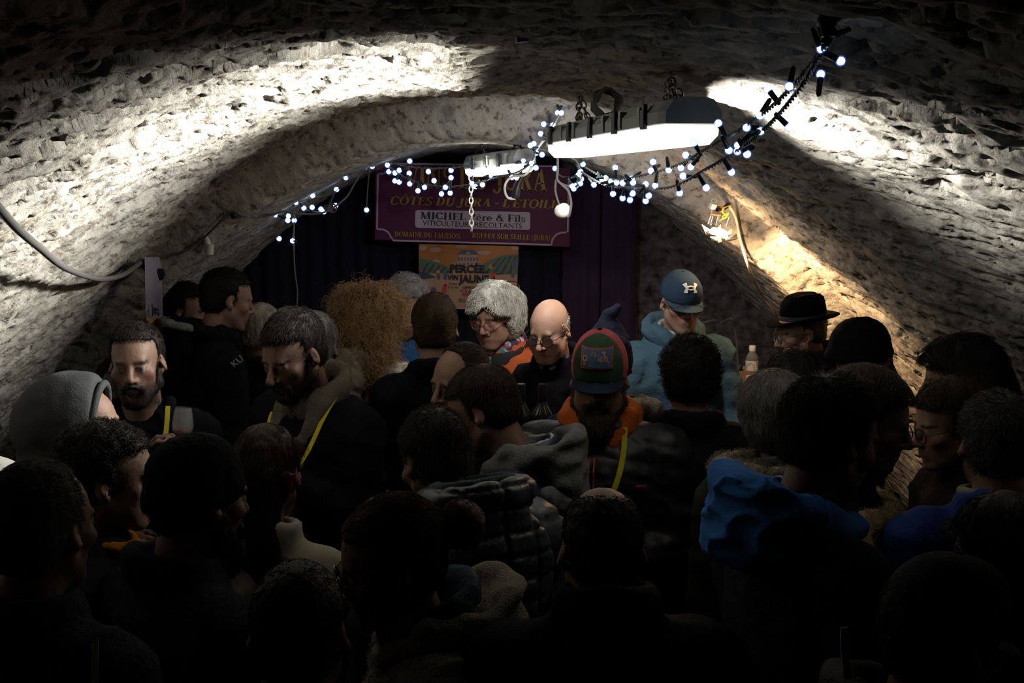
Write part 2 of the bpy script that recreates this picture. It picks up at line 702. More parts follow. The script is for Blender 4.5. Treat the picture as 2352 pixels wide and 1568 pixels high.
M_EARTH = mat('packed_earth', (0.06, 0.05, 0.042), 0.95, bump=0.8, bscale=30, var=0.3)
grid_surface('floor', lambda u, v: np.stack([-2.75 + u * 6.2, -1.6 + v * 7.9,
             0.006 * fbm(np.stack([u * 20, v * 30, u * 0], 1), 3) - 0.008], 1), 60, 90, M_EARTH)
M_DARKROCK = mat('dark_bluish_rock', (0.062, 0.060, 0.072), 0.95, bump=1.0, bscale=30, var=0.75, vscale=22)  # mottled bluish grey rock colour, darker than the vault stone
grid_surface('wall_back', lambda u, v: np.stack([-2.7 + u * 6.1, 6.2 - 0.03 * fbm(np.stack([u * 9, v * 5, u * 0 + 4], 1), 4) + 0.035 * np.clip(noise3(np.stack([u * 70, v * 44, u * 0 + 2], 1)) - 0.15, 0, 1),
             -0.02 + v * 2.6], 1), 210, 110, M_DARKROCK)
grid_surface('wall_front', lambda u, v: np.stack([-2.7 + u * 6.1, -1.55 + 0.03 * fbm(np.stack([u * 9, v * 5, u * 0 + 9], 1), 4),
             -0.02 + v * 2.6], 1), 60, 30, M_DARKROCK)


# ------------------------------------------------------------------ light fittings
def frame_of(a, b):
    """Matrix whose x runs from a to b, z stays as upright as it can."""
    x = (b - a).normalized()
    y = Vector((0, 0, 1)).cross(x).normalized()
    z = x.cross(y)
    m = Matrix((x, y, z)).transposed().to_4x4()
    m.translation = (a + b) / 2
    return m


M_GREYBODY = mat('grey_polyester', (0.34, 0.37, 0.36), 0.6, bump=0.15, bscale=30, var=0.25)
M_CLIP = mat('dark_clip', (0.05, 0.052, 0.055), 0.5)
M_STEEL = mat('dull_steel', (0.13, 0.13, 0.13), 0.5, metal=0.8)
M_CHAIN = mat('bright_steel_chain', (0.75, 0.72, 0.62), 0.35, metal=0.7)
M_GLOW = mat('lit_diffuser', (0.8, 0.8, 0.8), 0.5, emit=(1.0, 0.985, 0.90), estr=TUBE_FACE)
M_GLOW2 = mat('lit_diffuser_far', (0.8, 0.8, 0.8), 0.5, emit=(1.0, 0.985, 0.92), estr=FAR_FACE)
M_CABLE = mat('grey_cable', (0.085, 0.083, 0.08), 0.6)
M_DKCABLE = mat('dark_cable', (0.10, 0.10, 0.09), 0.5)
M_WHITEPL = mat('white_plastic', (0.62, 0.60, 0.56), 0.45)
M_BLACKPL = mat('black_plastic', (0.012, 0.013, 0.018), 0.4)


def chain(name, a, b, parent, m, link_len=0.024, r=0.0022, sag=0.0, w=0.008):
    """Chain links from a to b as one part: alternate links are turned a quarter."""
    a, b = Vector(a), Vector(b)
    n = max(2, int((b - a).length / (link_len * 0.78)))
    mb = MB()
    for i in range(n):
        t = (i + 0.5) / n
        p = a.lerp(b, t) - Vector((0, 0, 4 * sag * t * (1 - t)))
        t2 = (i + 0.6) / n
        q = a.lerp(b, t2) - Vector((0, 0, 4 * sag * t2 * (1 - t2)))
        d = (q - p).normalized()
        u = d.orthogonal().normalized()
        u = Matrix.Rotation(PI / 2 * (i % 2) + 0.5, 3, d) @ u
        pts = []
        for k in range(11):
            an = 2 * PI * k / 10
            pts.append(p + d * math.cos(an) * link_len * 0.5 + u * math.sin(an) * w)
        mb.tube(pts, r, 5, False)
    return mb.build(name, m, parent, True)


def tube_light(a, b, hw, bh, dh, label, glow, big, watts):
    """A twin tube batten: ridged polyester body above, glowing diffuser below, spring clips along the joint."""
    M = frame_of(a, b)
    L = (b - a).length
    root = empty('fluorescent_light', (a + b) / 2, label, 'lamp')
    # body: an eight-sided section with chamfered ends
    def shell(prof, l, ch):
        mb = MB()
        secs = []
        for (x, sc) in ((-l / 2, ch), (-l / 2 + 0.03, 1.0), (l / 2 - 0.03, 1.0), (l / 2, ch)):
            secs.append([M @ Vector((x, y * sc, z)) for y, z in prof])
        n = len(prof)
        vs = [p for s_ in secs for p in s_]
        fs = [(i * n + k, i * n + (k + 1) % n, (i + 1) * n + (k + 1) % n, (i + 1) * n + k) for i in range(3) for k in range(n)]
        fs += [tuple(range(n - 1, -1, -1)), tuple(3 * n + k for k in range(n))]
        mb.add(vs, fs)
        return mb
    body = shell([(-hw, 0), (-hw, bh * 0.45), (-hw * 0.72, bh * 0.9), (-hw * 0.4, bh), (hw * 0.4, bh), (hw * 0.72, bh * 0.9),
                  (hw, bh * 0.45), (hw, 0)], L, 0.86)
    for k in range(int(L / 0.16)):                                   # moulded ribs across the body
        x = -L / 2 + 0.1 + k * 0.16
        for sgn in (-1, 1):
            body.box(M @ Vector((x, sgn * hw * 0.9, bh * 0.38)), (0.010, 0.012, bh * 0.36), M.to_3x3())
    body.build('housing', M_GREYBODY, root)
    shell([(-hw * 0.93, -0.002), (-hw * 0.9, -dh * 0.55), (-hw * 0.6, -dh), (hw * 0.6, -dh), (hw * 0.9, -dh * 0.55),
           (hw * 0.93, -0.002)], L - 0.02, 0.9).build('diffuser', glow, root)
    for k in range(5 if big else 3):
        x = -L / 2 + 0.12 + k * (L - 0.24) / (4 if big else 2)
        for sgn in (-1, 1):
            mb = MB()
            mb.box(M @ Vector((x, sgn * (hw + 0.004), 0.014)), (0.014, 0.005, 0.022), M.to_3x3(), 0.002)
            mb.box(M @ Vector((x, sgn * (hw + 0.002), 0.040)), (0.009, 0.005, 0.009), M.to_3x3(), 0.002)
            mb.build('clip', M_CLIP, root)
    for x in (-L * 0.36, L * 0.36):                                  # hung from the rock on two loops of chain
        base = M @ Vector((x, 0, bh))
        top = Vector((base.x, base.y, vault_z(base.x, base.y) + 0.02))
        ch = chain('chain', M @ Vector((x - 0.09, 0.02, bh)), top, root, M_STEEL, 0.026, 0.0026, 0.01)
        chain('chain', M @ Vector((x + 0.09, -0.02, bh)), top, root, M_STEEL, 0.026, 0.0026, 0.012)
        if big:
            chain('chain', M @ Vector((x + 0.02, 0.03, bh + 0.004)), top, root, M_STEEL, 0.026, 0.0026, 0.02)
    if watts:
        for sgn in (-1, 1):                                          # its tubes throw their light sideways on to the vault
            ld = bpy.data.lights.new('tube', 'AREA')
            ld.shape = 'RECTANGLE'
            sl, ln, tilt, spr, share, yaw = TUBES[sgn]
            ld.size = L * ln
            ld.size_y = 0.03
            ld.energy = watts * share
            ld.color = (1.0, 0.97, 0.89)
            ld.spread = R(spr)
            lo = bpy.data.objects.new('tube', ld)
            out = (M.to_3x3() @ Vector((math.sin(R(yaw)), sgn * math.cos(R(tilt)) * math.cos(R(yaw)), math.sin(R(tilt))))).normalized()
            xx = (M.to_3x3() @ Vector((math.cos(R(yaw)), -sgn * math.sin(R(yaw)), 0))).normalized()
            z = -out
            yy = z.cross(xx).normalized()
            xx = yy.cross(z).normalized()
            Q = Matrix((xx, yy, z)).transposed().to_4x4()
            Q.translation = M @ Vector((sl * L, sgn * (hw + 0.003), -dh * 0.5)) - world_loc(root)
            lo.matrix_local = Q
            link(lo, root)
    return root, M


# (slide along the housing, length, tilt, spread, share of the power, turn towards the near end) for the two sides of the fitting
TUBES = {-1: (-0.12, 0.66, -2, 80, 0.88, 0), 1: (0.30, 0.34, 18, 110, 0.78, 24)}
LA, LB = at(1300, 330, 3.75), at(1594, 283, 2.55)
lamp1, LM = tube_light(LA, LB, 0.075, 0.058, 0.046, 'long grey fluorescent batten with glowing diffuser hung on chains under the vault', M_GLOW, True, TUBE_WATTS)
ld = bpy.data.lights.new('tube_end', 'AREA')
ld.shape = 'RECTANGLE'
ld.size, ld.size_y = 0.13, 0.04
ld.energy = END_WATTS
ld.color = (1.0, 0.975, 0.92)
ld.spread = R(150)
lo = bpy.data.objects.new('tube_end', ld)
lo.location = LM @ Vector((-(LB - LA).length / 2 - 0.012, 0, -0.022)) - lamp1.location
lo.rotation_mode = 'QUATERNION'
lo.rotation_quaternion = Vector((0.10, 0.75, -0.66)).to_track_quat('-Z', 'Y')
link(lo, lamp1)
# a coil of spare cable tied on top of the housing
mb = MB()
cpos = LM @ Vector((-0.12, 0, 0.095))
cf = LM.to_3x3() @ Vector((1, 0, 0))
cp = []
for k in range(64):
    an = k * 2 * PI / 14
    rr = 0.036 + 0.004 * math.sin(k * 1.7)
    cp.append(cpos + cf * (k * 0.0009 - 0.03) + LM.to_3x3() @ Vector((0, math.cos(an) * rr, math.sin(an) * rr)))
mb.tube(cp, 0.0055, 6)
mb.build('spare_cable_coil', M_CABLE, lamp1, True)

FA, FB = at(1089, 388, 5.15), at(1206, 375, 4.72)
lamp2, LM2 = tube_light(FA, FB, 0.06, 0.06, 0.035, 'short grey fluorescent batten glowing in front of the wine sign', M_GLOW2, False, 0)
ld = bpy.data.lights.new('far_tube', 'AREA')
ld.shape = 'RECTANGLE'
ld.size, ld.size_y = 0.40, 0.06
ld.energy = FAR_WATTS
ld.color = (1.0, 0.98, 0.93)
lo = bpy.data.objects.new('far_tube', ld)
lo.location = LM2 @ Vector((0, 0, -0.040)) - lamp2.location
lo.rotation_euler = (R(-12), 0, math.atan2((FB - FA).y, (FB - FA).x))
link(lo, lamp2)
for sgn in (-1, 1):
    ld = bpy.data.lights.new('far_tube_side', 'POINT')
    ld.energy = FAR_WATTS * 0.45
    ld.color = (1.0, 0.95, 0.85)
    ld.shadow_soft_size = 0.03
    lo = bpy.data.objects.new('far_tube_side', ld)
    lo.location = LM2 @ Vector((0, sgn * 0.078, -0.012)) - lamp2.location
    link(lo, lamp2)

# ------------------------------------------------------------------ halogen cluster on the rock, right of the sign
M_COPPER = mat('copper_strip', (0.55, 0.26, 0.12), 0.4, metal=0.7)
M_BRIGHT = mat('polished_steel', (0.8, 0.78, 0.74), 0.2, metal=1.0)
M_HALO = mat('lit_halogen', (1, 0.8, 0.6), 0.4, emit=(1.0, 0.74, 0.46), estr=18.0)
M_YELWIRE = mat('yellow_green_wire', (0.65, 0.62, 0.03), 0.45)
M_PINKCABLE = mat('pale_pink_cable', (0.70, 0.54, 0.46), 0.55)
DH = 4.36


def hp(px, py, dd=0.0):
    return at(px, py, DH + dd)


hal = empty('halogen_spot_cluster', hp(1650, 490), 'burning halogen spot cluster with steel fins and yellow wire on the rock wall', 'lamp')
mb = MB()
mb.tube([hp(1674, 469, 0.16), hp(1671, 472, 0.08), hp(1660, 480, 0.03), hp(1648, 482)], [0.010, 0.010, 0.008, 0.008], 8)
mb.build('wall_bracket', M_BLACKPL, hal, True)
mb = MB(); mb.box(hp(1637, 474), (0.011, 0.011, 0.011), Euler((0.2, 0.25, 0.3)).to_matrix(), 0.002)
mb.tube([hp(1636, 481), hp(1635, 489)], 0.004, 8)
mb.tube([hp(1640 + 6 * math.cos(a / 8 * 2 * PI), 461 + 5 * math.sin(a / 8 * 2 * PI)) for a in range(9)], 0.002, 5, False)
mb.build('terminal_block', M_WHITEPL, hal)
mb = MB(); mb.box(hp(1654, 480, 0.02), (0.016, 0.01, 0.011), Euler((0, 0.15, 0)).to_matrix(), 0.002)
mb.box(hp(1642, 492), (0.021, 0.014, 0.0035), Euler((0, 0.1, 0)).to_matrix(), 0.001)
mb.build('copper_plate', M_COPPER, hal)
for (x0, y0, x1, y1) in ((1633, 496, 1627, 514), (1638, 496, 1632, 517), (1650, 497, 1645, 518), (1653, 494, 1649, 517), (1675, 499, 1669, 519)):
    mb = MB()
    mb.tube([hp(x0, y0), hp(x1, y1)], 0.0036, 8)
    mb.build('standoff_rod', M_BRIGHT, hal, True)
for (cx, cy, ang, s_) in ((1622, 523, 0.6, 1.0), (1636, 531, -0.3, 1.0), (1662, 527, 0.9, 1.0), (1671, 535, -0.7, 0.9), (1680, 545, -0.45, 0.9),
                         (1645, 546, 0.1, 0.9), (1656, 545, 1.2, 0.8)):
    mb = MB()
    E = Euler((0.5, ang, ang * 0.7)).to_matrix()
    mb.add([hp(cx, cy) + E @ Vector(v) * s_ for v in ((-0.026, 0, 0), (0.026, 0.004, 0.004), (0.02, 0, -0.02), (-0.018, 0.004, -0.016),
           (-0.026, 0.003, 0.001), (0.026, 0.007, 0.005), (0.02, 0.003, -0.019), (-0.018, 0.007, -0.015))],
           [(0, 1, 2, 3), (7, 6, 5, 4), (0, 4, 5, 1), (1, 5, 6, 2), (2, 6, 7, 3), (3, 7, 4, 0)])
    mb.build('steel_fin', M_BRIGHT, hal)
for (cx, cy) in ((1640, 530), (1652, 534), (1664, 538)):
    mb = MB()
    mb.lathe([(0.004, 0.014), (0.013, 0.006), (0.016, -0.006), (0.012, -0.012), (0.002, -0.014)], hp(cx, cy), Euler((0.35, 0.2, 0)).to_matrix(), 14)
    mb.build('halogen_bulb', M_HALO, hal, True)
mb = MB()
mb.tube(spline([hp(1676, 473, 0.05), hp(1663, 477), hp(1660, 487), hp(1666, 492), hp(1673, 489), hp(1668, 499), hp(1660, 502), hp(1661, 495), hp(1672, 494), hp(1652, 507)], 6), 0.0022, 6)
mb.build('yellow_wire', M_YELWIRE, hal, True)
for kind, watts, tgt, deep in (('SPOT', SPOT_WATTS, (1990, 800), 0.12), ('SPOT', SPOT_WATTS * 0.5, (1590, 620), 1.2), ('POINT', SPOT_WATTS * 0.10, None, 0)):
    ld = bpy.data.lights.new('halogen_light', kind)
    ld.energy = watts
    ld.color = (1.0, 0.62, 0.30)
    ld.shadow_soft_size = 0.025
    lo = bpy.data.objects.new('halogen_light', ld)
    src = hp(1655, 545, -0.03)
    lo.location = src - hal.location
    if tgt:                                # the fins throw the beam down along the rock
        ld.spot_size = R(95)
        ld.spot_blend = 0.8
        lo.rotation_mode = 'QUATERNION'
        lo.rotation_quaternion = (at(tgt[0], tgt[1], DH + deep) - src).to_track_quat('-Z', 'Y')
    link(lo, hal)


def wall_x(z, y, side):
    a = float(apex(np.array(float(y))))
    return VX0 + side * math.sqrt(max(0.0, (a - z) / VK))


def on_vault(px, py, off=0.02, lo=1.0, hi=6.1):
    """Where the line of sight through a pixel meets the rock, moved a little into the room."""
    d = lo
    while d < hi:
        p = at(px, py, d)
        if p.z > vault_z(p.x, p.y) - off:
            return p
        d += 0.01
    return at(px, py, hi)


mb = MB()
mb.tube(spline([on_vault(1676, 474, 0.055), on_vault(1690, 500, 0.055), on_vault(1703, 560, 0.055), on_vault(1722, 620, 0.055), on_vault(1748, 675, 0.055),
                on_vault(1784, 725, 0.055), on_vault(1800, 790, 0.06)], 8), 0.0052, 8)
tag(mb.build('wall_cable', M_PINKCABLE, None, True), 'pale pinkish cable running down the rock from the halogen cluster', 'cable')
mb = MB()
mb.tube(spline([at(1600, 745, 5.6), at(1640, 735, 5.6), at(1655, 740, 5.62), at(1680, 732, 5.55), at(1688, 755, 5.6), at(1693, 800, 5.6), at(1695, 850, 5.6)], 8), 0.006, 6)
tag(mb.build('thin_grey_cable', M_CABLE, None, True), 'thin grey cable looping on the dark rock behind the man in a blue cap', 'cable')

# cable with its shadow along the left hand wall
mb = MB()
path = [on_vault(-60, 400, 0.05), on_vault(0, 480, 0.06), on_vault(40, 525, 0.09), on_vault(90, 568, 0.10), on_vault(150, 615, 0.10), on_vault(225, 640, 0.09),
        on_vault(280, 632, 0.07), on_vault(322, 603, 0.05)]
mb.tube(spline(path, 8), 0.0095, 8)
tag(mb.build('sagging_cable', M_CABLE, None, True), 'thick grey cable sagging across the pitted rock to an iron spike', 'cable')
mb = MB()
path = [on_vault(322, 603, 0.05), on_vault(375, 590, 0.05), on_vault(420, 578, 0.05), on_vault(465, 548, 0.05), on_vault(500, 515, 0.05), on_vault(530, 487, 0.05),
        on_vault(555, 495, 0.05), at(590, 498, 4.75), at(634, 490, 4.8), at(655, 485, 4.9), at(690, 491, 5.0), at(745, 487, 5.1), at(793, 455, 5.2), at(815, 420, 5.3), at(840, 385, 5.35), at(880, 375, 5.4)]
mb.tube(spline(path, 8), 0.005, 6)
tag(mb.build('thin_cable', M_CABLE, None, True), 'thin grey cable strung from the iron spike across to the wine sign', 'cable')
mb = MB()
a = on_vault(318, 600, -0.03)
b = at(361, 629, on_vault(322, 603, 0.0).y - 0.10)
mb.tube([a, b, b + (b - a).normalized() * 0.012], [0.016, 0.018, 0.026], 10)
mb.tube([b + (b - a).normalized() * 0.010, b + (b - a).normalized() * 0.02], [0.026, 0.022], 10)
tag(mb.build('iron_spike', M_BLACKPL, None, True), 'black iron spike driven into the rock above the hanging banner', 'spike')
mb = MB()
a = on_vault(528, 483, -0.03)
b = on_vault(537, 500, 0.06)
mb.tube([a, b], [0.011, 0.008], 8)
tag(mb.build('iron_peg', M_BLACKPL, None, True), 'small dark iron peg holding the thin cable on the lit arch edge', 'spike')
sock = empty('cable_connector', on_vault(478, 566, 0.05), 'small white cable connector dangling below the arch', 'connector')
mb = MB()
p0 = Vector(sock.location)
mb.tube([p0 + Vector((-0.012, 0, 0.055)), p0 + Vector((-0.004, 0, 0.02)), p0 + Vector((0.0, 0, -0.005))], [0.006, 0.012, 0.016], 8)
mb.build('cable_neck', M_WHITEPL, sock, True)
mb = MB()
mb.tube([p0 + Vector((0.01, -0.004, 0.01)), p0 + Vector((0.004, -0.004, -0.03))], 0.016, 10)
mb.build('connector_body', M_WHITEPL, sock, True)
# iron hook at the crown that carries the string lights
hk = MB()
HD = 1.74
h0 = at(1905, 84, HD)
hk.tube(spline([Vector((h0.x + 0.03, h0.y, vault_z(h0.x + 0.03, h0.y) + 0.04)), at(1912, 30, HD), at(1898, 58, HD), at(1904, 84, HD), at(1893, 104, HD)], 6), [0.017] * 7 + [0.015] * 6 + [0.013] * 6 + [0.008] * 6, 8)
hk.tube([at(1904, 82, HD), at(1925, 78, HD), at(1951, 67, HD - 0.02)], [0.008, 0.006, 0.004], 7)
tag(hk.build('ceiling_hook', M_BLACKPL, None, True), 'black iron hook in the vault carrying the near end of the string lights', 'hook')
n0 = at(1195, 88, 2.45)
hk = MB()
hk.tube([Vector((n0.x, n0.y, vault_z(n0.x, n0.y) + 0.03)), n0 + Vector((0, 0, 0.03)), n0 + Vector((0.004, 0, -0.008))], [0.012, 0.011, 0.014], 8)
tag(hk.build('ceiling_nail', M_BLACKPL, None, True), 'single dark nail stub sticking out of the crown of the vault', 'nail')

# ------------------------------------------------------------------ strings of LED lights
M_BULBCORE = mat('led_core', (1, 1, 1), 0.4, emit=(0.93, 0.97, 1.0), estr=5.0)
M_LEDHALO = bpy.data.materials.new('blue_led_halo_shell')  # blue glow halo round the bulb, put in as a faintly emitting see-through shell
M_LEDHALO.use_nodes = True
_nt = M_LEDHALO.node_tree
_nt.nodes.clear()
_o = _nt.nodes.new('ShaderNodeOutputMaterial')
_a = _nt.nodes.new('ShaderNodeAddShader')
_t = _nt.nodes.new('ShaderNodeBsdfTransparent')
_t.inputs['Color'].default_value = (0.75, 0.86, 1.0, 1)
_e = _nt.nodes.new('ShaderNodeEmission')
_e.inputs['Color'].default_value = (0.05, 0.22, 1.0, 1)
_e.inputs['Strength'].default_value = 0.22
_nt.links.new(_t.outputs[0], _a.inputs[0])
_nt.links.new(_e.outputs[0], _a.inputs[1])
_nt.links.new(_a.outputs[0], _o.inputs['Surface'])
M_SOCKET = mat('dark_green_socket', (0.012, 0.02, 0.022), 0.4)

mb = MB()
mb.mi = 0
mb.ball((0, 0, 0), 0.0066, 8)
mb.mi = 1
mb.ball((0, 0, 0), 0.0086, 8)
_bulb0 = mb.build('bulb_source', [M_BULBCORE, M_LEDHALO], None, True)
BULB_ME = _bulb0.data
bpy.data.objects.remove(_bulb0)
mb = MB()
mb.lathe([(0.0025, -0.034), (0.0045, -0.030), (0.0052, -0.006), (0.004, -0.003)], n=8)
_s0 = mb.build('socket_source', M_SOCKET, None, True)
SOCK_ME = _s0.data
bpy.data.objects.remove(_s0)


def light_string(label, paths, bulbs, rad=0.0035):
    """paths: lists of (px, py, depth); bulbs: pixels, each put at the depth of the nearest cable."""
    allp = []
    strands = []
    for p in paths:
        s_ = spline([at(*q) for q in p], 14)
        strands.append(s_)
        allp += s_
    root = empty('string_lights', allp[0], label, 'string lights')
    for s_ in strands:
        mb = MB()
        # two wires twisted round each other
        for ph in (0, PI):
            tw = []
            for i, q in enumerate(s_):
                for k in range(2):
                    if i + 1 < len(s_):
                        w = q.lerp(s_[i + 1], k / 2)
                    else:
                        w = q
                    an = (2 * i + k) * 1.25 + ph
                    tw.append(w + Vector((math.cos(an) * rad * 0.75, math.cos(an) * rad * 0.3, math.sin(an) * rad * 0.75)))
            mb.tube(tw, rad * 0.62, 5, False)
        mb.build('twisted_cable', M_DKCABLE, root, True)
    C = np.array([tuple(q) for q in allp])
    uv = []
    for q in allp:
        v = q - EYE
        k = v.dot(FWV)
        uv.append((1176 + FPX * v.dot(EX) / k, 784 - FPX * v.dot(UPV) / k))
    uv = np.array(uv)
    for (bx, by) in bulbs:
        j = int(np.argmin(np.hypot(uv[:, 0] - bx, uv[:, 1] - by)))
        near = Vector(C[j])
        p = at(bx, by, near.y + 0.01 * math.sin(bx * 12.9 + by))
        d = p - near
        if d.length < 0.02:
            d = Vector((math.sin(bx), 0.3 * math.cos(by), -0.6 + math.cos(bx * 3))).normalized() * 0.02
        d.normalize()
        Q = d.to_track_quat('Z', 'Y')
        so = link(bpy.data.objects.new('bulb_socket', SOCK_ME), root)
        so.location = p - root.location
        so.rotation_mode = 'QUATERNION'
        so.rotation_quaternion = Q
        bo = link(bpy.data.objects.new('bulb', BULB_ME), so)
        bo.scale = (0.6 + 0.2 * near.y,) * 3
        # lead from the cable to the socket when they are apart
        if (p - near).length > 0.05:
            mb = MB()
            mb.tube([near, near.lerp(p, 0.5) + Vector((0, 0, -0.004)), p - d * 0.03], 0.0016, 5)
            mb.build('lead', M_DKCABLE, root, True)
    return root


B_NEAR = [(1886, 112), (1931, 140), (1885, 171), (1813, 198), (1764, 205), (1746, 265), (1747, 301), (1812, 291), (1715, 293), (1650, 283), (1695, 334), (1694, 347),
          (1674, 345), (1716, 354), (1680, 395), (1622, 431), (1594, 328), (1575, 356), (1564, 385), (1587, 383), (1569, 404), (1561, 443), (1536, 390), (1505, 426),
          (1495, 392), (1500, 372), (1490, 449), (1483, 461), (1483, 423), (1454, 419), (1451, 410), (1453, 444), (1447, 459), (1430, 455), (1408, 445), (1430, 420),
          (1416, 419), (1403, 417), (1391, 409), (1383, 414), (1364, 424), (1413, 385)]
B_MID = [(1281, 259), (1289, 259), (1249, 285), (1270, 287), (1242, 307), (1265, 313), (1268, 323), (1280, 331), (1218, 334), (1226, 330), (1232, 351), (1245, 355),
         (1221, 375), (1231, 385), (1275, 387), (1339, 377), (1333, 394), (1328, 402), (1335, 411), (1333, 421), (1314, 427), (1323, 426), (1318, 433), (1202, 370),
         (1170, 353), (1141, 379), (1127, 402), (1176, 407), (1187, 408), (1108, 424), (1092, 428), (1084, 421), (1036, 408), (1036, 391), (1034, 443), (1023, 430), (1014, 445),
         (997, 415), (984, 394), (975, 430), (960, 438), (941, 422), (940, 398), (941, 370), (917, 418), (907, 415), (917, 391), (907, 397), (893, 394), (890, 379)]
B_FAR = [(863, 348), (847, 362), (858, 362), (839, 383), (855, 382), (794, 408), (773, 435), (718, 449), (679, 465), (698, 478), (717, 476), (737, 480), (744, 486), (771, 472),
         (842, 482), (633, 493), (662, 496), (661, 506), (676, 506), (641, 548), (672, 553)]
light_string('bright LED string lights swooping from the ceiling hook past the fluorescent batten',
             [[(1893, 104, 1.74), (1862, 150, 1.80), (1800, 220, 1.92), (1735, 275, 2.10), (1680, 310, 2.25), (1625, 340, 2.42), (1560, 378, 2.7), (1480, 402, 3.2), (1400, 412, 3.75), (1345, 385, 4.2)],
              [(1893, 106, 1.74), (1850, 185, 1.82), (1790, 262, 1.97), (1738, 312, 2.12), (1690, 348, 2.25), (1620, 390, 2.4), (1540, 430, 2.8), (1460, 432, 3.3), (1390, 425, 3.8), (1335, 395, 4.2)]], B_NEAR)
light_string('tangled LED string lights draped round the short batten and across the wine sign',
             [[(1284, 262, 4.3), (1262, 300, 4.32), (1235, 330, 4.35), (1222, 370, 4.45), (1190, 395, 4.6), (1150, 405, 4.75), (1080, 424, 4.95), (1010, 428, 5.1), (940, 412, 5.25), (890, 380, 5.35)],
              [(1290, 264, 4.3), (1272, 310, 4.3), (1290, 350, 4.3), (1325, 370, 4.3), (1335, 410, 4.3), (1312, 428, 4.3), (1285, 420, 4.35)],
              [(1222, 374, 4.45), (1150, 372, 4.85), (1040, 385, 5.1), (960, 385, 5.25), (885, 372, 5.35)]], B_MID)
light_string('sparse LED string lights trailing into the dark left of the sign',
             [[(885, 372, 5.35), (852, 365, 5.4), (800, 405, 5.45), (770, 440, 5.45), (715, 455, 5.4), (676, 470, 5.3), (655, 498, 5.25), (638, 545, 5.25)],
              [(676, 470, 5.3), (676, 505, 5.3), (672, 552, 5.3)], [(770, 440, 5.45), (745, 484, 5.45), (700, 482, 5.4)], [(852, 366, 5.4), (846, 420, 5.45), (842, 478, 5.45)]], B_FAR, 0.0025)
# pendant wire, chain, plug and junction box in front of the sign
mb = MB()
mb.tube(spline([at(658, 452, 5.3), at(672, 462, 5.3), at(676, 500, 5.3), at(675, 560, 5.3), at(677, 620, 5.3), at(683, 670, 5.3), at(682, 715, 5.3), at(684, 900, 5.3)], 8), 0.0045, 6)
tag(mb.build('hanging_wire', M_CABLE, None, True), 'pale wire hanging straight down in the dark left of the sign', 'cable')
c0 = chain('loose_chain', at(1081, 377, 5.1), at(1083, 531, 5.1), None, M_CHAIN, 0.03, 0.0036, 0.0, 0.0085)
tag(c0, 'bright steel chain hanging loose in front of the wine sign', 'chain')
rg = MB()
rg.tube([at(763 + 10 * math.cos(k / 12 * 2 * PI), 478 + 10 * math.sin(k / 12 * 2 * PI), 5.12) for k in range(13)], 0.004, 6, False)
rg.lathe([(0.016, 0), (0.019, 0.02), (0.017, 0.05)], at(760, 478, 5.14), Euler((-PI / 2, 0, 0.5)).to_matrix(), 14)
tag(rg.build('cable_grommet', M_CABLE, None, True), 'small round grey cable ring on the thin cable left of the sign', 'cable ring')
plug = empty('plug_coupling', at(1190, 440, 4.55), 'black plug and socket coupling dangling on a looped white cable before the sign', 'plug')
mb = MB()
mb.tube([at(1198, 408, 4.55), at(1190, 425, 4.55), at(1186, 445, 4.55), at(1184, 455, 4.55)], [0.008, 0.014, 0.02, 0.017], 10)
mb.build('coupling_body', M_BLACKPL, plug, True)
mb = MB()
mb.tube(spline([at(1284, 262, 4.32), at(1262, 305, 4.35), at(1232, 345, 4.42), at(1222, 380, 4.48), at(1205, 402, 4.5), at(1178, 405, 4.55), at(1162, 420, 4.55), at(1160, 440, 4.55), at(1168, 455, 4.55), at(1184, 456, 4.55)], 8), 0.005, 7)
mb.build('looped_cable', M_WHITEPL, plug, True)
jb = empty('junction_box', at(1293, 484, 4.3), 'round white junction box hanging on a looped cable at the sign corner', 'junction box')
mb = MB()
mb.lathe([(0.002, -0.03), (0.022, -0.028), (0.028, -0.012), (0.028, 0.012), (0.02, 0.026), (0.002, 0.03)], at(1293, 484, 4.3), Euler((PI / 2.3, 0.3, 0.4)).to_matrix(), 20)
mb.build('box_shell', M_WHITEPL, jb, True)
mb = MB()
mb.tube(spline([at(1281, 330, 4.28), at(1281, 390, 4.28), at(1280, 412, 4.28), at(1292, 425, 4.28), at(1306, 440, 4.28), at(1312, 470, 4.28), at(1306, 497, 4.28), at(1298, 492, 4.29)], 8), 0.005, 7)
mb.tube(spline([at(1277, 412, 4.3), at(1276, 440, 4.3), at(1284, 468, 4.3), at(1290, 478, 4.3)], 8), 0.004, 7)
mb.build('looped_cable', M_CABLE, jb, True)

# ------------------------------------------------------------------ curtain, sign, poster, banner
M_CURTAIN = mat('black_curtain', (0.005, 0.005, 0.014), 0.95, bump=0.3, bscale=200, var=0.2)
M_CURTAIN2 = mat('plum_curtain', (0.024, 0.013, 0.036), 0.95, bump=0.3, bscale=200, var=0.25)


